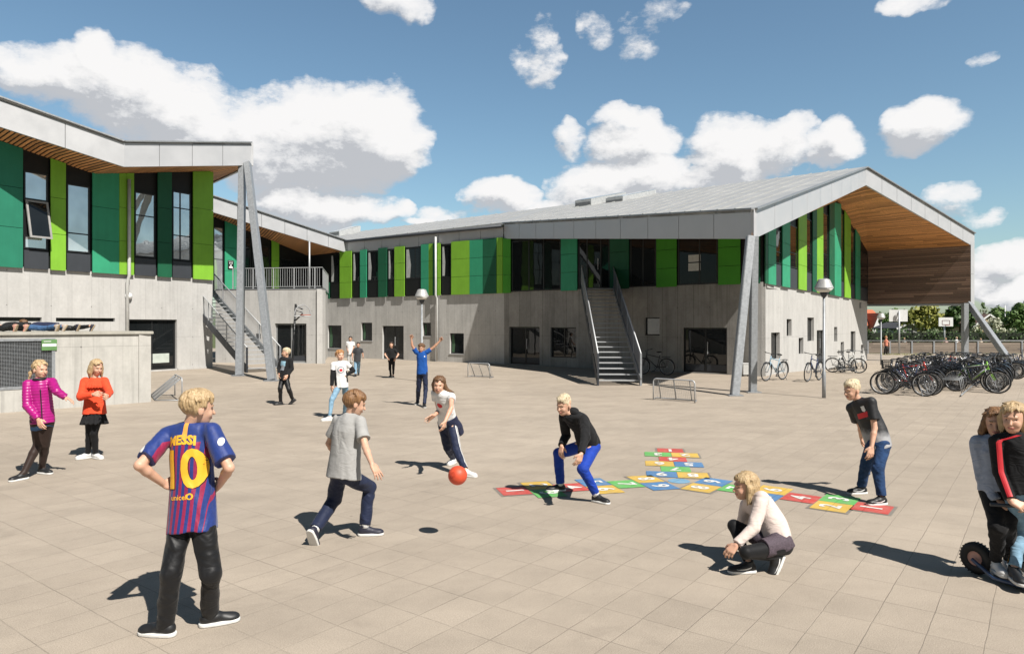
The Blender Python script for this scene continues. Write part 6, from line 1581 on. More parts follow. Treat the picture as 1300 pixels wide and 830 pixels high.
# ------------------------------------------------------------------ bicycles
TYRE = M('bicycle_tyre', (.014, .014, .014), .7); RIMM = M('silver_rim', (.50, .50, .50), .35, .6); SADM = M('black_saddle', (.015, .014, .013), .5); BASK = M('black_basket', (.012, .012, .012), .6); WICK = M('brown_basket', (.20, .07, .05), .7)
def bicycle(col, rimc=None, basket=None, low=False, sad=None, name='bicycle'):
    """A bicycle along +x (front wheel at +x) at the origin."""
    root = empty(name); fm = M('bike_paint_%s' % col[0], col[1], .35, spec=.6, coat=.5, var=.04)
    R = .335; rh, fh = Vector((-.48, 0, R)), Vector((.58, 0, R)); bb = Vector((-.06, 0, .29)); st = Vector((-.21, 0, .80)); ht = Vector((.36, 0, .86)); hbm = Vector((.405, 0, .70))
    mb = MB(); T = lambda a, b, r=.017: mb.tube([a, b], r, 7)
    if low: mb.tube([hbm, Vector((.18, 0, .42)), bb + Vector((.03, 0, .03))], .02, 7); mb.tube([ht - Vector((0, 0, .05)), Vector((.14, 0, .55)), Vector((-.12, 0, .47))], .016, 7)
    else: T(hbm, bb, .020); T(ht - Vector((-.01, 0, .05)), st - Vector((0, 0, .10)), .017)
    T(bb, st, .016); T(hbm - Vector((0, 0, .03)), ht + Vector((-.01, 0, .03)), .022)
    for y in (-.055, .055): T(bb, rh + Vector((0, y, 0)), .010); T(st - Vector((0, 0, .12)), rh + Vector((0, y, 0)), .009); mb.tube([hbm, hbm + Vector((.03, y, -.08)), fh + Vector((0, y, 0))], .011, 6)
    mb.build('frame', fm, root, smooth=True)
    for hb_ in (rh, fh):
        mb = MB(); mb.tube([hb_ + Vector((math.cos(t), 0, math.sin(t))) * (R - .02) for t in np.linspace(0, 6.2832, 33)[:-1]], .020, 7, closed=True); w = mb.build('wheel', TYRE, root, smooth=True)
        mb = MB(); mb.tube([hb_ + Vector((math.cos(t), 0, math.sin(t))) * (R - .048) for t in np.linspace(0, 6.2832, 33)[:-1]], .011, 6, closed=True)
        for i in range(18):
            t = i * math.pi / 9 + .1; mb.bar(hb_ + Vector((0, .03 * (-1) ** i, 0)), hb_ + Vector((math.cos(t), 0, math.sin(t))) * (R - .05), .0024, .0024)
        mb.tube([hb_ - Vector((0, .05, 0)), hb_ + Vector((0, .05, 0))], .02, 8); mb.build('rim', rimc or RIMM, w)
    for hb_, a0, a1 in ((rh, .5, 3.4), (fh, .9, 2.9)):
        mb = MB(); ts = np.linspace(a0, a1, 12)
        for i in range(11):
            q = [hb_ + Vector((math.cos(t), 0, math.sin(t))) * (R + .018) for t in (ts[i], ts[i + 1])]; mb.obox((q[0] + q[1]) / 2, (q[1] - q[0]) / 2, (0, .024, 0), (q[1] - q[0]).cross(Vector((0, 1, 0))).normalized() * .003)
        mb.build('mudguard', fm if low else SLATE, root)
    mb = MB(); mb.lathe(st + Vector((.02, 0, .10)), [(.001, .045), (.06, .042), (.085, .02), (.07, -.005), (.001, -.01)], 14); 
    v2 = []; 
    for x, y, z in mb.v: 
        dx = x - st.x; f = .45 if dx > .05 else 1.; v2.append((st.x + dx * 1.45, y * f, z))
    mb.v = v2; sdl = mb.build('saddle', sad or SADM, root, smooth=True); mb = MB(); mb.tube([st, st + Vector((-.02, 0, .1))], .013, 6); mb.build('seat_post', RIMM, root, smooth=True)
    mb = MB(); b0 = ht + Vector((-.02, 0, .10)); mb.tube([ht, b0], .014, 6)
    if low: hbp = [b0 + Vector((-.24, -.29, .03)), b0 + Vector((-.05, -.25, .06)), b0 + Vector((.03, -.08, .03)), b0, b0 + Vector((.03, .08, .03)), b0 + Vector((-.05, .25, .06)), b0 + Vector((-.24, .29, .03))]
    else: hbp = [b0 + Vector((-.08, -.31, .03)), b0 + Vector((.0, -.12, .02)), b0, b0 + Vector((0, .12, .02)), b0 + Vector((-.08, .31, .03))]
    mb.tube(hbp, .012, 6); hd_ = mb.build('handlebar', SLATE, root, smooth=True)
    mb = MB(); mb.tube([hbp[0], hbp[0].lerp(hbp[1], .45)], .018, 6); mb.tube([hbp[-1], hbp[-1].lerp(hbp[-2], .45)], .018, 6); mb.build('grip', BLACK, hd_, smooth=True)
    mb = MB(); mb.tube([bb + Vector((math.cos(t) * .09, .045, math.sin(t) * .09)) for t in np.linspace(0, 6.283, 15)[:-1]], .008, 5, closed=True)
    mb.bar(bb + Vector((0, .06, 0)), bb + Vector((.11, .06, -.12)), .02); mb.bar(bb - Vector((0, .06, 0)), bb + Vector((-.11, -.06, .12)), .02); mb.bar(bb + Vector((0, .045, .045)), rh + Vector((0, .045, .02)), .012); mb.obox(bb + Vector((.11, .11, -.12)), (.045, 0, 0), (0, .04, 0), (0, 0, .012)); mb.obox(bb + Vector((-.11, -.11, .12)), (.045, 0, 0), (0, .04, 0), (0, 0, .012)); mb.build('crank', SLATE, root)
    mb = MB()
    for y in (-.06, .06): mb.bar(Vector((-.66, y, .73)), Vector((-.28, y, .73)), .012); mb.bar(Vector((-.58, y, .73)), rh + Vector((0, y, .02)), .010)
    for x in (-.66, -.5, -.34): mb.bar(Vector((x, -.06, .735)), Vector((x, .06, .735)), .010)
    mb.build('carrier', SLATE, root)
    mb = MB(); mb.bar(rh + Vector((.12, .07, -.02)), Vector((-.46, .20, .01)), .016); mb.build('kickstand', SLATE, root)
    if basket:
        mb = MB(); c = ht + Vector((.11, 0, .0)); zz = [(-.10, .11, .14), (.16, .14, .19)]
        for zf in np.linspace(0, 1, 6):
            z_ = -.12 + .24 * zf; a_, b__ = .10 + .03 * zf, .14 + .03 * zf
            q = [c + Vector((sx * a_, sy * b__, z_)) for sx, sy in ((-1, -1), (1, -1), (1, 1), (-1, 1))]
            for i in range(4): mb.bar(q[i], q[(i + 1) % 4], .012)
        for i in range(20):
            t = i / 20 * 4; k_ = int(t); f = t - k_; P4 = ((-1, -1), (1, -1), (1, 1), (-1, 1)); p4_, q4_ = P4[k_], P4[(k_ + 1) % 4]; sx, sy = p4_[0] + (q4_[0] - p4_[0]) * f, p4_[1] + (q4_[1] - p4_[1]) * f
            mb.bar(c + Vector((sx * .10, sy * .14, -.12)), c + Vector((sx * .13, sy * .17, .12)), .010)
        mb.obox(c + Vector((0, 0, -.12)), (.1, 0, 0), (0, .14, 0), (0, 0, .008)); mb.build('basket', basket, root)
    return root
def place(o, x, y, ang, lean=0., label=None, group=None, z=0.):
    o.location = (x, y, z + ground_z(x, y)); o.rotation_euler = (lean, 0, ang)
    tag(o, label, 'bicycle', group); return o
KB = ('black', (.015, .015, .017)); kinds = {
    'black': dict(col=KB), 'blackbasket': dict(col=KB, basket=BASK, low=True), 'navy': dict(col=('navy', (.02, .035, .10))), 'white': dict(col=('white', (.6, .6, .58)), low=True), 'red': dict(col=('red', (.45, .03, .02))),
    'green': dict(col=('lime', (.22, .50, .04))), 'silver': dict(col=('silver', (.42, .43, .44))), 'dark': dict(col=('slate', (.05, .055, .065)), rimc=SLATE, low=True), 'blue': dict(col=('pale_blue', (.28, .42, .52)))}
proto = {}
def bike(kind, x, y, ang, lean, label, group=None, z=0.):
    if kind not in proto: proto[kind] = bicycle(**kinds[kind]); o = proto[kind]
    else: o = copy_tree(proto[kind])
    return place(o, x, y, ang, lean, label, group, z)
bo_ = gp(1149, 502); st_dir = Vector((.60, .80, 0)); across = Vector((.80, -.60, 0)); ga = math.atan2(across.y, across.x)
g_ = 'bicycles packed into the bike stand'
LBL = {'black': 'black diamond-frame bicycle wedged in the dense rows of the bike stand', 'navy': 'dark navy bicycle wedged in the dense rows of the bike stand', 'red': 'red-framed bicycle in the dense rows of the bike stand', 'green': 'lime green bicycle in the dense rows of the bike stand',
       'silver': 'silver-grey bicycle in the dense rows of the bike stand', 'white': 'white step-through bicycle in the dense rows of the bike stand', 'dark': 'dark step-through bicycle with black rims in the dense bike stand', 'blackbasket': 'black basket bicycle deep inside the dense rows of the bike stand', 'blue': 'pale blue bicycle in the dense rows of the bike stand'}
random.seed(11)
bike('blackbasket', bo_.x, bo_.y, ga + math.pi, .08, 'black step-through bicycle with front basket, nearest at the stand end')
row = ['black', 'dark', 'navy', 'red', 'black', 'dark', 'black', 'blackbasket', 'silver', 'black', 'dark', 'navy', 'black', 'dark', 'black', 'navy']
for i, k in enumerate(row):
    p = bo_ + st_dir * (.42 * (i + 1)) + Vector((random.uniform(-.08, .08), random.uniform(-.05, .05), 0)); bike(k, p.x, p.y, ga + (math.pi if random.random() < .75 else 0) + random.uniform(-.12, .12), random.uniform(-.1, .12), LBL[k], g_)
b2 = gp(1234, 498); row = ['black', 'silver', 'green', 'dark', 'navy', 'black', 'black', 'dark', 'silver', 'black', 'blackbasket', 'navy', 'dark', 'black', 'black', 'dark']
for i, k in enumerate(row):
    p = b2 + st_dir * (.43 * i) + Vector((random.uniform(-.1, .1), random.uniform(-.06, .06), 0)); bike(k, p.x, p.y, ga - .25 + (math.pi if random.random() < .3 else 0) + random.uniform(-.14, .14), random.uniform(-.12, .12), 'black bicycle at the near right corner of the bike stand' if i == 0 else LBL[k], None if i == 0 else g_)
b3 = Vector((16.2, 26.4, 0)); row = ['dark', 'black', 'navy', 'white', 'black', 'dark', 'black', 'navy', 'black', 'dark', 'red', 'black', 'dark']
for i, k in enumerate(row):
    p = b3 + st_dir * (.45 * i) + Vector((random.uniform(-.1, .1), random.uniform(-.06, .06), 0)); bike(k, p.x, p.y, ga + (math.pi if random.random() < .5 else 0) + random.uniform(-.15, .15), random.uniform(-.12, .12), LBL[k], g_)
b4 = Vector((19.4, 28.2, 0)); row = ['black', 'navy', 'dark', 'black', 'silver', 'dark', 'black', 'black', 'white', 'dark', 'black', 'navy', 'silver', 'black']
for i, k in enumerate(row):
    p = b4 + st_dir * (.45 * i) + Vector((random.uniform(-.1, .1), random.uniform(-.06, .06), 0)); bike(k, p.x, p.y, ga - .2 + (math.pi if random.random() < .5 else 0) + random.uniform(-.15, .15), random.uniform(-.12, .12), LBL[k], g_)
p = gp(985, 483); bike('blue', p.x, p.y + .1, rad(38) + math.pi, -.08, 'pale blue bicycle leaning at the sunlit gable wall nearest the corner')
p = gp(1036, 484); bike('navy', p.x, p.y + .2, rad(46) + math.pi, -.08, 'navy bicycle parked upright by the gable door behind the street lamp')
p = gz_(1058, 473); bike('black', p.x, p.y, w3.ang + .5, 1.42, 'black bicycle lying on its side on the paving by the gable wall', z=.12)
p = gz_(1072, 473); bike('white', p.x, p.y, w3.ang - 1.5, .1, 'white step-through bicycle standing end-on by the gable wall')
p = gz_(1082, 473); bike('dark', p.x, p.y + .4, rad(40) + math.pi, .08, 'dark step-through bicycle leaning between two white ones by the gable wall')
p = gz_(1101, 469); bike('white', p.x, p.y + .4, w3.ang + .2, -.1, 'white bicycle at the far end of the gable wall')
p = gp(833, 475.5); bike('black', p.x, p.y, w2.ang + math.pi + .05, -.12, 'black bicycle in the shade right of the steel stairs')
p = gz_(1298, 465); bike('dark', p.x, p.y, 1.2, .1, 'lone dark bicycle seen end-on at the right picture edge')
# stand rails
stand = tag(empty('bike_stand', (14.2, 23.6, 0)), 'low galvanised bike stand rail running under the packed bicycles', 'bike stand')
mb = MB()
gd = lambda q: Vector((q.x, q.y, ground_z(q.x, q.y)))
for o_ in (across * .62, across * 1.3): mb.tube([gd(bo_ + o_ + st_dir * t) + Vector((0, 0, .05)) for t in (.5, 1.2, 2.6, 4., 5.5, 7.)], .02, 6)
mb.build('base_rail', GALV, stand, smooth=True)
for i in range(2, 14):
    mb = MB(); q = gd(bo_ + across * .96 + st_dir * (.2 + .48 * i)); mb.tube([q - across * .3 + Vector((0, 0, .05)), q - across * .25 + Vector((0, 0, .42)), q + across * .25 + Vector((0, 0, .42)), q + across * .3 + Vector((0, 0, .05))], .012, 6); mb.build('wheel_holder', GALV, stand, smooth=True)
# ------------------------------------------------------------------ kick scooter with fat tyres
sc_o = gp(1240, 728); SCB = M('dark_blue_scooter_paint', (.025, .05, .11), .4, coat=.4, var=.06)
sco = tag(empty('kick_scooter', (sc_o.x, sc_o.y, 0)), 'dark blue kick scooter with fat black tyres ridden by two children', 'scooter')
sd_ = Vector((.45, -.89, 0)).normalized()
def fat_wheel(c):
    n_ = Vector((-sd_.y, sd_.x, 0)); mb = MB(); mb.tube([c + (sd_ * math.cos(t) + Vector((0, 0, 1)) * math.sin(t)) * .085 for t in np.linspace(0, 6.283, 29)[:-1]], .042, 12, closed=True)
    for i in range(28):
        t = i / 28 * 6.283; o_ = c + (sd_ * math.cos(t) + Vector((0, 0, 1)) * math.sin(t)) * .1232; mb.obox(o_, n_ * .028, (sd_ * -math.sin(t) + Vector((0, 0, 1)) * math.cos(t)) * .004, (sd_ * math.cos(t) + Vector((0, 0, 1)) * math.sin(t)) * .0022)
    w = mb.build('wheel', TYRE, sco, smooth=True); mb = MB(); mb.lathe(c - n_ * .03, [(.001, 0), (.03, .0), (.05, .008), (.056, .0), (.056, .06), (.05, .052), (.03, .06), (.001, .06)], 20, axis=n_); mb.build('rim', M('pale_red_rim', (.55, .30, .24), .5), w, smooth=True)
    return c
rwc = fat_wheel(Vector((sc_o.x, sc_o.y, .128))); fwc = fat_wheel(rwc + sd_ * .92)
n_ = Vector((-sd_.y, sd_.x, 0)); mb = MB()
for y in (-.065, .065): mb.tube([rwc + n_ * y, rwc + sd_ * .10 + n_ * y * 1.2 - Vector((0, 0, .05)), rwc + sd_ * .18 + n_ * y * 1.5 - Vector((0, 0, .088)), rwc + sd_ * .66 + n_ * y * 1.5 - Vector((0, 0, .088)), rwc + sd_ * .80 + n_ * y * .6 + Vector((0, 0, .16))], .015, 8)
hdp = rwc + sd_ * .80 + Vector((0, 0, .33)); mb.tube([rwc + sd_ * .80 + Vector((0, 0, .16)), hdp], .02, 8); mb.build('frame', SCB, sco, smooth=True)
mb = MB(); mb.obox(rwc + sd_ * .44 + Vector((0, 0, -.078)), sd_ * .27, n_ * .10, Vector((0, 0, .008))); mb.build('deck', SLATE, sco, bevel=.003)
mb = MB()
for y in (-.06, .06): mb.tube([fwc + n_ * y, hdp + n_ * y * .5], .013, 8)
gr_ = rwc + sd_ * .56 + Vector((0, 0, .62)); htop = Vector((p16['J']['R']['wr'].x + .16, p16['J']['R']['wr'].y + .02, p16['J']['R']['wr'].z - .05)); mb.tube([hdp, hdp.lerp(htop, .98)], .017, 8); mb.build('steering_column', SCB, sco, smooth=True)
mb = MB(); hdir = Vector((.86, -.28, 0)).normalized(); mb.tube([htop - hdir * .26, htop + hdir * .30], .014, 8); hbar = mb.build('handlebar', SLATE, sco, smooth=True)
# ------------------------------------------------------------------ fence, hedge, trees and houses beyond the yard
FWOOD = slatted('fence_boards', 0, (.27, .22, .175), .15, .1, 2, .25, .2)
fy = 59.6; fr = tag(empty('wooden_fence', (36, fy, 0)), 'low weathered board fence with grey posts and a steel top rail at the yard edge', 'fence')
mb = MB(); mb.box((29.5, fy, -.40), (74, fy + .04, .50)); mb.build('board_panel', FWOOD, fr)
for i in range(24):
    x = 29.9 + i * 1.85; mb = MB(); mb.box((x - .06, fy - .07, -.5), (x + .06, fy - .003, .60)); mb.build('post', GALV, fr)
mb = MB(); mb.tube([(29.5, fy - .035, .64), (74, fy - .035, .64)], .035, 8); mb.build('top_rail', GALV_LT, fr, smooth=True)
def leaf_mat(nm, c1, c2):
    m, nt, b = base_mat(nm); c = nt.coords()
    nt.link(nt.mix(nt.noise(c, 1.1, 4, .7), tuple(c1), tuple(c2)), b.inputs['Base Color']); b.inputs['Roughness'].default_value = .6
    b.inputs['Subsurface Weight'].default_value = 0.; 
    return m
LF1 = leaf_mat('yellow_green_leaves', (.19, .20, .035), (.34, .34, .08)); LF2 = leaf_mat('mid_green_leaves', (.06, .12, .025), (.13, .21, .05)); LF3 = leaf_mat('dark_green_leaves', (.035, .08, .02), (.085, .15, .035)); LFW = leaf_mat('white_blossom', (.30, .33, .18), (.62, .62, .50)); BARK = M('bark', (.10, .075, .055), .9, var=.3)
def leaves(mb, c, r, n, size, rs):
    c = np.array(c); r = np.array(r)
    for _ in range(n):
        d = rs.normal(0, 1, 3); d /= np.linalg.norm(d); p = c + d * r * rs.uniform(.45, 1.05)
        nrm = d + rs.normal(0, .6, 3); nrm /= np.linalg.norm(nrm); u = np.cross(nrm, rs.normal(0, 1, 3)); u /= np.linalg.norm(u) + 1e-9; w = np.cross(nrm, u); s = size * rs.uniform(.5, 1.25)
        mb.face([p + u * s + w * s * .2, p + w * s * .8, p - u * s - w * s * .1, p - w * s * .7])
def tree(label, x, y, h, w, mat, seed, leaf=.28, n=46, per=46, trunk=.3, group='trees beyond the fence'):
    rs = np.random.RandomState(seed); root = tag(empty('garden_tree', (x, y, -.5)), label, 'tree', group); mb = MB()
    for i in range(n):
        a = rs.uniform(0, 6.283); t = rs.uniform(0, 1) ** .7; zz = trunk * h + (h - trunk * h) * t * .93; prof = math.sin(min(1, .18 + t * .95) * math.pi) ** .6; rr_ = w / 2 * prof * rs.uniform(.35, .95)
        cs = rs.uniform(.10, .19) * w; leaves(mb, (x + rr_ * math.cos(a), y + rr_ * math.sin(a), zz), (cs, cs, cs * .75), per, leaf, rs)
    mb.build('crown', mat, root, fixn=False)
    mb = MB(); mb.tube([(x, y, -.55), (x + .05 * w, y, h * .35), (x, y, h * .75)], [.035 * h, .025 * h, .008 * h], 8)
    for i in range(6):
        a = i * 1.05 + rs.uniform(0, .4); mb.tube([(x + .03 * w, y, h * (.25 + .06 * i)), (x + math.cos(a) * w * .33, y + math.sin(a) * w * .33, h * (.5 + .06 * i))], [.014 * h, .004 * h], 6)
    mb.build('trunk', BARK, root, smooth=True)
def xat(px, d): return (px - CX) / FOC * d
tree('broad yellow-green tree beyond the fence behind the low backboard', xat(1178, 95), 95, 4.6, 6.6, LF1, 1)
tree('tall dark green tree beyond the fence right of the yellow-green one', xat(1217, 92), 92, 4.9, 4.6, LF3, 2)
tree('small mid-green tree behind the far street lamp and red-roofed house', xat(1136, 110), 110, 4.2, 4.2, LF2, 3)
tree('round green tree at the right picture edge beyond the hedge', xat(1296, 96), 96, 4.6, 5.5, LF2, 4)
tree('green tree behind the beige house gable at the right', xat(1266, 125), 125, 4.8, 6.0, LF2, 5)
tree('white-blossoming bush before the beige house', xat(1262, 88), 88, 2.6, 4.6, LFW, 6, .16, 40, 40, .1)
tree('dark tree top rising at the right picture edge', xat(1304, 130), 130, 6.4, 3.2, LF3, 7)
tree('dark green tree outside the right picture edge', xat(1345, 98), 98, 5.2, 6.0, LF3, 8)
tree('thin sparse tree above the beige house roof', xat(1248, 140), 140, 6.6, 2.4, LF2, 9, .16, 22, 12, .3)
rs = np.random.RandomState(5); mb = MB()
for i in range(520): 
    x = rs.uniform(30, 66); leaves(mb, (x, 70 + rs.uniform(-.5, .5), rs.uniform(-.3, 1.42)), (.55, .4, .32), 14, .10, rs)
hd_o = tag(empty('hedge', (48, 70, 0)), 'long clipped dark green hedge beyond the fence', 'hedge'); mb.build('foliage', LF3, hd_o, fixn=False)
mb = MB(); mb.box((30, 69.7, -.5), (66, 70.3, 1.2)); mb.build('branches', M('hedge_core', (.012, .018, .008), .9), hd_o)
REDT = slatted('red_roof_tiles', 0, (.60, .16, .07), .30, .08, 2, .5, .15); BRT = slatted('brown_roof_tiles', 0, (.20, .12, .09), .30, .08, 2, .5, .12); DKT = M('dark_felt_roof', (.05, .05, .055), .8)
def house(label, x, y, w, d, hw, hr, wall, roof, gable_front=True, name='house'):
    root = tag(empty(name, (x, y, 0)), label, 'house'); mb = MB(); a, b = x - w / 2, x + w / 2
    ov = .35
    if gable_front:
        mb.prism([(a, y, -.52), (b, y, -.52), (b, y, hw), (x, y, hr), (a, y, hw)], (0, d, 0)); mb.build('wall', wall, root)
        mb = MB(); s = (hr - hw) / (w / 2)
        for e, sg in ((a - ov, 1), (b + ov, -1)): mb.prism([(e, y - ov, hw - ov * s + .02), (x, y - ov, hr + .02), (x, y - ov, hr + .20), (e, y - ov, hw - ov * s + .20)], (0, d + 2 * ov, 0))
        mb.build('roof', roof, root)
        mb = MB(); mb.box((x - .45, y - .03, hw * .45), (x + .45, y - .004, hw * .9)); mb.build('window', FRAME, root)
        mb = MB()
        for e, q in (((a - ov), 1), ((b + ov), -1)): mb.bar((e, y - ov - .03, hw - ov * s + .1), (x, y - ov - .03, hr + .1), .05, .24)
        mb.build('barge_board', WHITE, root)
    else:
        mb.box((a, y, -.52), (b, y + d, hw)); mb.build('wall', wall, root); mb = MB()
        mb.prism([(a - ov, y - ov, hw), (b + ov, y - ov, hw), (b - .6, y + d / 2, hr), (a + .6, y + d / 2, hr)], (0, 0, .12)); mb.prism([(a - ov, y + d + ov, hw), (b + ov, y + d + ov, hw), (b - .6, y + d / 2, hr), (a + .6, y + d / 2, hr)], (0, 0, .12)); mb.prism([(b + ov, y - ov, hw), (b + ov, y + d + ov, hw), (b - .6, y + d / 2, hr)], (0, 0, .12)); mb.prism([(a - ov, y - ov, hw), (a - ov, y + d + ov, hw), (a + .6, y + d / 2, hr)], (0, 0, .12)); mb.build('roof', roof, root)
    return root
house('house with red tiled roof just right of the gable end', xat(1103, 130), 130, 6.6, 8, 1.75, 4.7, WHITE, REDT, False)
house('small white gable annex beside the red tiled roof', xat(1116, 128), 128, 1.9, 6, 1.6, 3.9, WHITE, REDT)
house('low white-edged garage with dark roof behind the hedge', xat(1155, 100), 100, 3.4, 6, 1.45, 2.15, M('grey_render', (.35, .35, .34), .8), DKT, name='garage')
house('beige house gable with brown roof behind the slanted strut', xat(1255, 112), 112, 4.6, 9, 1.8, 3.5, M('beige_brick', (.42, .32, .20), .85), BRT)
mst = tag(empty('flagpole', (xat(1276, 100), 100, 0)), 'thin white flagpole among the garden trees at the right', 'flagpole'); mb = MB(); mb.tube([(xat(1276, 100), 100, -.5), (xat(1276, 100), 100, 4.7)], [.07, .05], 8); mb.build('pole', WHITE, mst, smooth=True); mb = MB(); mb.lathe((xat(1276, 100), 100, 4.7), [(.001, .12), (.07, .06), (.001, 0)], 10); mb.build('finial', WHITE, mst, smooth=True)
rs = np.random.RandomState(8); mb = MB()
for i in range(900):
    a = rs.uniform(-1.25, 1.25); d = rs.uniform(240, 290); leaves(mb, (math.sin(a) * d, math.cos(a) * d, rs.uniform(.5, 4.4)), (4.5, 3, 2.0), 9, 1.1, rs)
tag(mb.build('treeline', LF3, fixn=False, loc=(0, 260, 0)), kind='stuff', label='far low line of trees on the horizon', cat='trees')
mb = MB(); rs = np.random.RandomState(3)
for i in range(260):
    x, y = 30 + rs.uniform(0, 4), 57.2 + rs.uniform(0, .6); h = rs.uniform(.04, .12); a = rs.uniform(0, 3.14); z0 = ground_z(x, y); mb.face([(x, y, z0), (x + .05 * math.cos(a), y + .05 * math.sin(a), z0), (x + .03, y, h + z0)])
tag(mb.build('grass_tufts', LF1, fixn=False, loc=(31, 57.4, -.45)), kind='stuff', label='weedy grass tufts on the paving by the far fence', cat='grass')
# ------------------------------------------------------------------ sun, sky, camera
SUN_EL, SUN_AZ = rad(51), rad(39)
tosun = Vector((math.sin(SUN_AZ) * math.cos(SUN_EL), -math.cos(SUN_AZ) * math.cos(SUN_EL), math.sin(SUN_EL)))
sd = bpy.data.lights.new('sun', 'SUN'); sd.energy = 5.0; sd.angle = rad(.53); sd.color = (1., .955, .89)
so = bpy.data.objects.new('sun', sd); COL.objects.link(so); so.rotation_euler = tosun.to_track_quat('Z', 'Y').to_euler(); so.location = (20, -20, 40)
world = bpy.data.worlds.new('World'); scene.world = world; world.use_nodes = True
nt = NT(world); bg = nt.n['Background']
sky = nt.add('ShaderNodeTexSky', sky_type='NISHITA', sun_disc=False, sun_elevation=SUN_EL, sun_rotation=math.atan2(tosun.x, tosun.y), air_density=1.0, dust_density=1.0, ozone_density=1.6)
tc = nt.add('ShaderNodeTexCoord'); D = tc.outputs['Generated']
x, y, z = nt.sep(D)
az = nt.math('ARCTAN2', x, y); el = nt.math('ARCSINE', z)
CL = [  # image centre x, y, half width, half height, weight
    (90, 95, 95, 34, 1.), (165, 118, 90, 48, 1.), (235, 140, 80, 50, 1.), (40, 100, 60, 18, .7), (125, 78, 45, 34, .9), (275, 165, 60, 40, .9),
    (330, 175, 70, 55, 1.), (395, 165, 85, 55, 1.1), (465, 165, 80, 55, 1.1), (500, 165, 52, 52, 1.), (400, 205, 110, 38, 1.), (480, 195, 60, 30, .9), (340, 215, 60, 30, .9),
    (370, 255, 70, 26, .9), (430, 262, 75, 26, .9), (480, 268, 38, 16, .8), (535, 281, 20, 6, .8),
    (507, 3, 44, 20, .75), (682, 84, 32, 27, .56), (757, 36, 22, 22, .33), (812, 40, 36, 30, .36), (828, 18, 38, 18, .34), (686, 42, 22, 18, .28), (637, 250, 44, 24, 1.),
    (795, 145, 38, 16, .7), (808, 180, 55, 30, .95), (726, 174, 28, 22, .72), (760, 236, 66, 34, 1.), (830, 222, 60, 34, 1.), (930, 195, 66, 40, 1.05), (985, 190, 45, 34, .9), (900, 225, 70, 25, .9),
    (1058, 178, 40, 26, .95), (1168, 162, 50, 28, 1.), (1202, 252, 36, 18, .55), (1250, 272, 40, 10, .36), (1270, 330, 60, 26, 1.), (1300, 372, 60, 20, 1.), (1225, 365, 50, 16, .8), (1243, 74, 20, 10, .3), (1150, 2, 46, 14, .45),
    (560, 272, 40, 14, .5), (700, 270, 60, 20, .8)]
grp = bpy.data.node_groups.new('cloud_cover', 'ShaderNodeTree')
grp.interface.new_socket('az', in_out='INPUT', socket_type='NodeSocketFloat'); grp.interface.new_socket('el', in_out='INPUT', socket_type='NodeSocketFloat')
grp.interface.new_socket('density', in_out='OUTPUT', socket_type='NodeSocketFloat'); grp.interface.new_socket('base', in_out='OUTPUT', socket_type='NodeSocketFloat')
class G: node_tree = grp
gt = NT(G); gi = gt.add('NodeGroupInput'); go = gt.add('NodeGroupOutput')
acc = None; accb = None
wc = gt.add('ShaderNodeCombineXYZ'); gt.link(gi.outputs[0], wc.inputs[0]); gt.link(gi.outputs[1], wc.inputs[1])
wn = gt.add('ShaderNodeTexNoise', i_Scale=13., i_Detail=4.); gt.link(wc.outputs[0], wn.inputs['Vector']); wsep = gt.sep(wn.outputs['Color'])
AZ = gt.math('ADD', gi.outputs[0], gt.math('MULTIPLY', gt.math('SUBTRACT', wsep[0], .5), .085)); EL = gt.math('ADD', gi.outputs[1], gt.math('MULTIPLY', gt.math('SUBTRACT', wsep[1], .5), .06))
for (px, py, hw, hh, wt) in CL:
    a = math.atan2(px - CX, FOC); e = math.atan2(CY - py, math.hypot(px - CX, FOC)); ca = math.cos(a)
    wa = hw / FOC * ca * ca * 1.22; he = hh / FOC * ca * 1.28
    dx = gt.math('DIVIDE', gt.math('SUBTRACT', AZ, a), wa)
    dy0 = gt.math('SUBTRACT', EL, e); dy = gt.math('DIVIDE', dy0, he)
    q = gt.math('ADD', gt.math('MULTIPLY', dx, dx), gt.math('MULTIPLY', dy, dy))
    v = gt.math('MULTIPLY', gt.math('SUBTRACT', 1., q, clamp=True), wt)
    acc = v if acc is None else gt.math('MAXIMUM', acc, v)
    b = gt.math('MULTIPLY', v, dy); accb = b if accb is None else gt.math('ADD', accb, b)
# further cumulus all round, outside the view
cmb = gt.add('ShaderNodeCombineXYZ'); gt.link(gi.outputs[0], cmb.inputs[0]); gt.link(gi.outputs[1], cmb.inputs[1])
mp = gt.add('ShaderNodeMapping'); mp.inputs['Scale'].default_value = (1., 1.7, 1.); gt.link(cmb.outputs[0], mp.inputs[0])
far = gt.ramp(gt.noise(mp.outputs[0], 2.6, 3, .5), [(.60, 0.), (.78, 1.)])
aa = gt.math('ABSOLUTE', gi.outputs[0]); outside = gt.ramp(aa, [(.70, 0.), (.95, 1.)])
acc = gt.math('MAXIMUM', acc, gt.math('MULTIPLY', far, outside))
n1 = gt.noise(mp.outputs[0], 9., 8, .62); n2 = gt.noise(mp.outputs[0], 30., 7, .68)
tot = gt.math('ADD', acc, gt.math('ADD', gt.math('MULTIPLY', gt.math('SUBTRACT', n1, .5), 1.5), gt.math('MULTIPLY', gt.math('SUBTRACT', n2, .5), .75)))
tot = gt.math('MULTIPLY', tot, gt.ramp(acc, [(.0, 0.), (.14, 1.)]))
gt.link(tot, go.inputs[0]); gt.link(accb, go.inputs[1])
def cover(a, e):
    g = nt.n.new('ShaderNodeGroup'); g.node_tree = grp
    nt.link(a, g.inputs[0]); nt.link(e, g.inputs[1]); return g.outputs[0], g.outputs[1]
d0, b0 = cover(az, el)
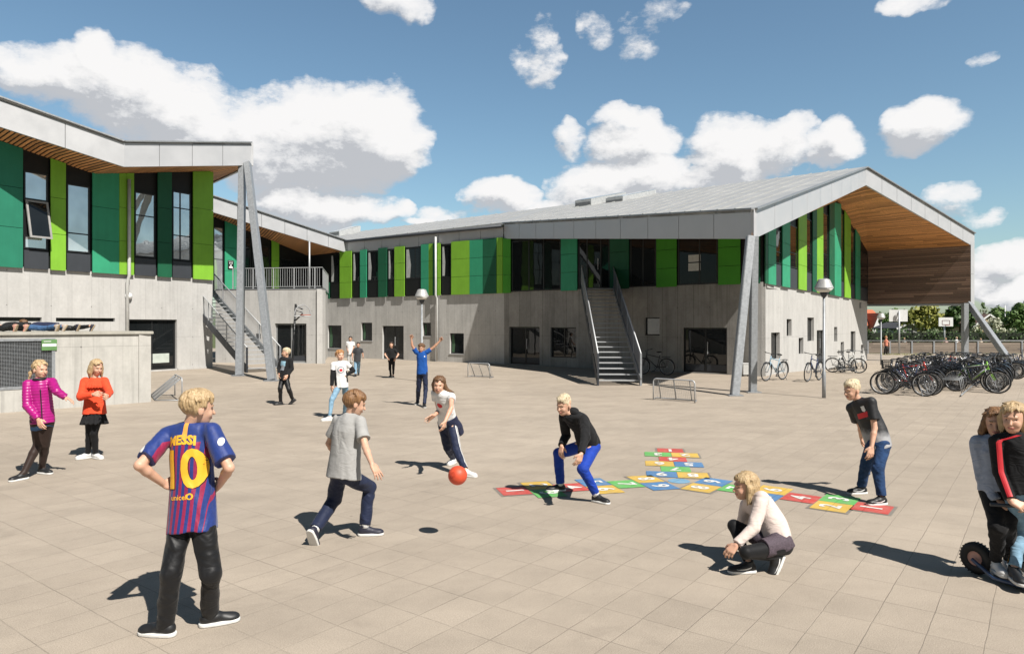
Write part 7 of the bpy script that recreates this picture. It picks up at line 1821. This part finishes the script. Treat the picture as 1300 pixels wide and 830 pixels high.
d1, _ = cover(nt.math('ADD', az, .014), nt.math('ADD', el, .022))
alpha = nt.ramp(d0, [(.12, 0.), (.25, .30), (.42, .84), (.66, 1.)])
grad = nt.math('SUBTRACT', d0, d1)                       # thins towards the sun: lit rim
sh = nt.math('MULTIPLY_ADD', grad, 1.7, .60)
sh = nt.math('ADD', sh, nt.math('MULTIPLY', b0, .55))      # flat grey undersides
lit = nt.ramp(sh, [(.15, (.56, .58, .61)), (.42, (.78, .79, .80)), (.75, (.93, .925, .915)), (1., (1.0, .99, .975))])
hs = nt.add('ShaderNodeHueSaturation', i_Saturation=1.0, i_Value=1.0); nt.link(sky.outputs[0], hs.inputs['Color'])
skyc = nt.mix(1., hs.outputs[0], (.90, 1.02, .97), 'MULTIPLY')
side = nt.ramp(nt.math('MULTIPLY_ADD', y, .5, .5), [(.30, .42), (.72, 1.22)])     # added weighting: sky brightened ahead, dimmed behind the camera to deepen shade
side = nt.math('MULTIPLY', side, nt.ramp(z, [(.42, 1.), (.72, .50)]))              # also dimmed overhead, to cut fill light in the shadows
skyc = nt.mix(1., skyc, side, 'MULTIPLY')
cl = nt.mix(1., lit, (8.9, 8.9, 9.0), 'MULTIPLY')
up = nt.math('GREATER_THAN', z, -.005)
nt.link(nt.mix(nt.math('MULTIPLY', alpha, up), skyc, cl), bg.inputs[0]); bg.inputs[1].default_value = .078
cam = bpy.data.cameras.new('camera'); co = bpy.data.objects.new('camera', cam); COL.objects.link(co)
co.location = (0, 0, EYE); co.rotation_euler = (rad(90), 0, 0); cam.sensor_width = 36.; cam.lens = FOC / 1300 * 36; cam.clip_end = 6000; cam.clip_start = .1
cam.shift_y = -3 / 1300
scene.camera = co
scene.view_settings.view_transform = 'Standard'; scene.view_settings.look = 'None'; scene.view_settings.exposure = 0.45; scene.view_settings.gamma = 1.0
scene.view_settings.use_curve_mapping = False
scene.cycles.max_bounces = 6; scene.cycles.diffuse_bounces = 1; scene.cycles.glossy_bounces = 3; scene.cycles.use_adaptive_sampling = True
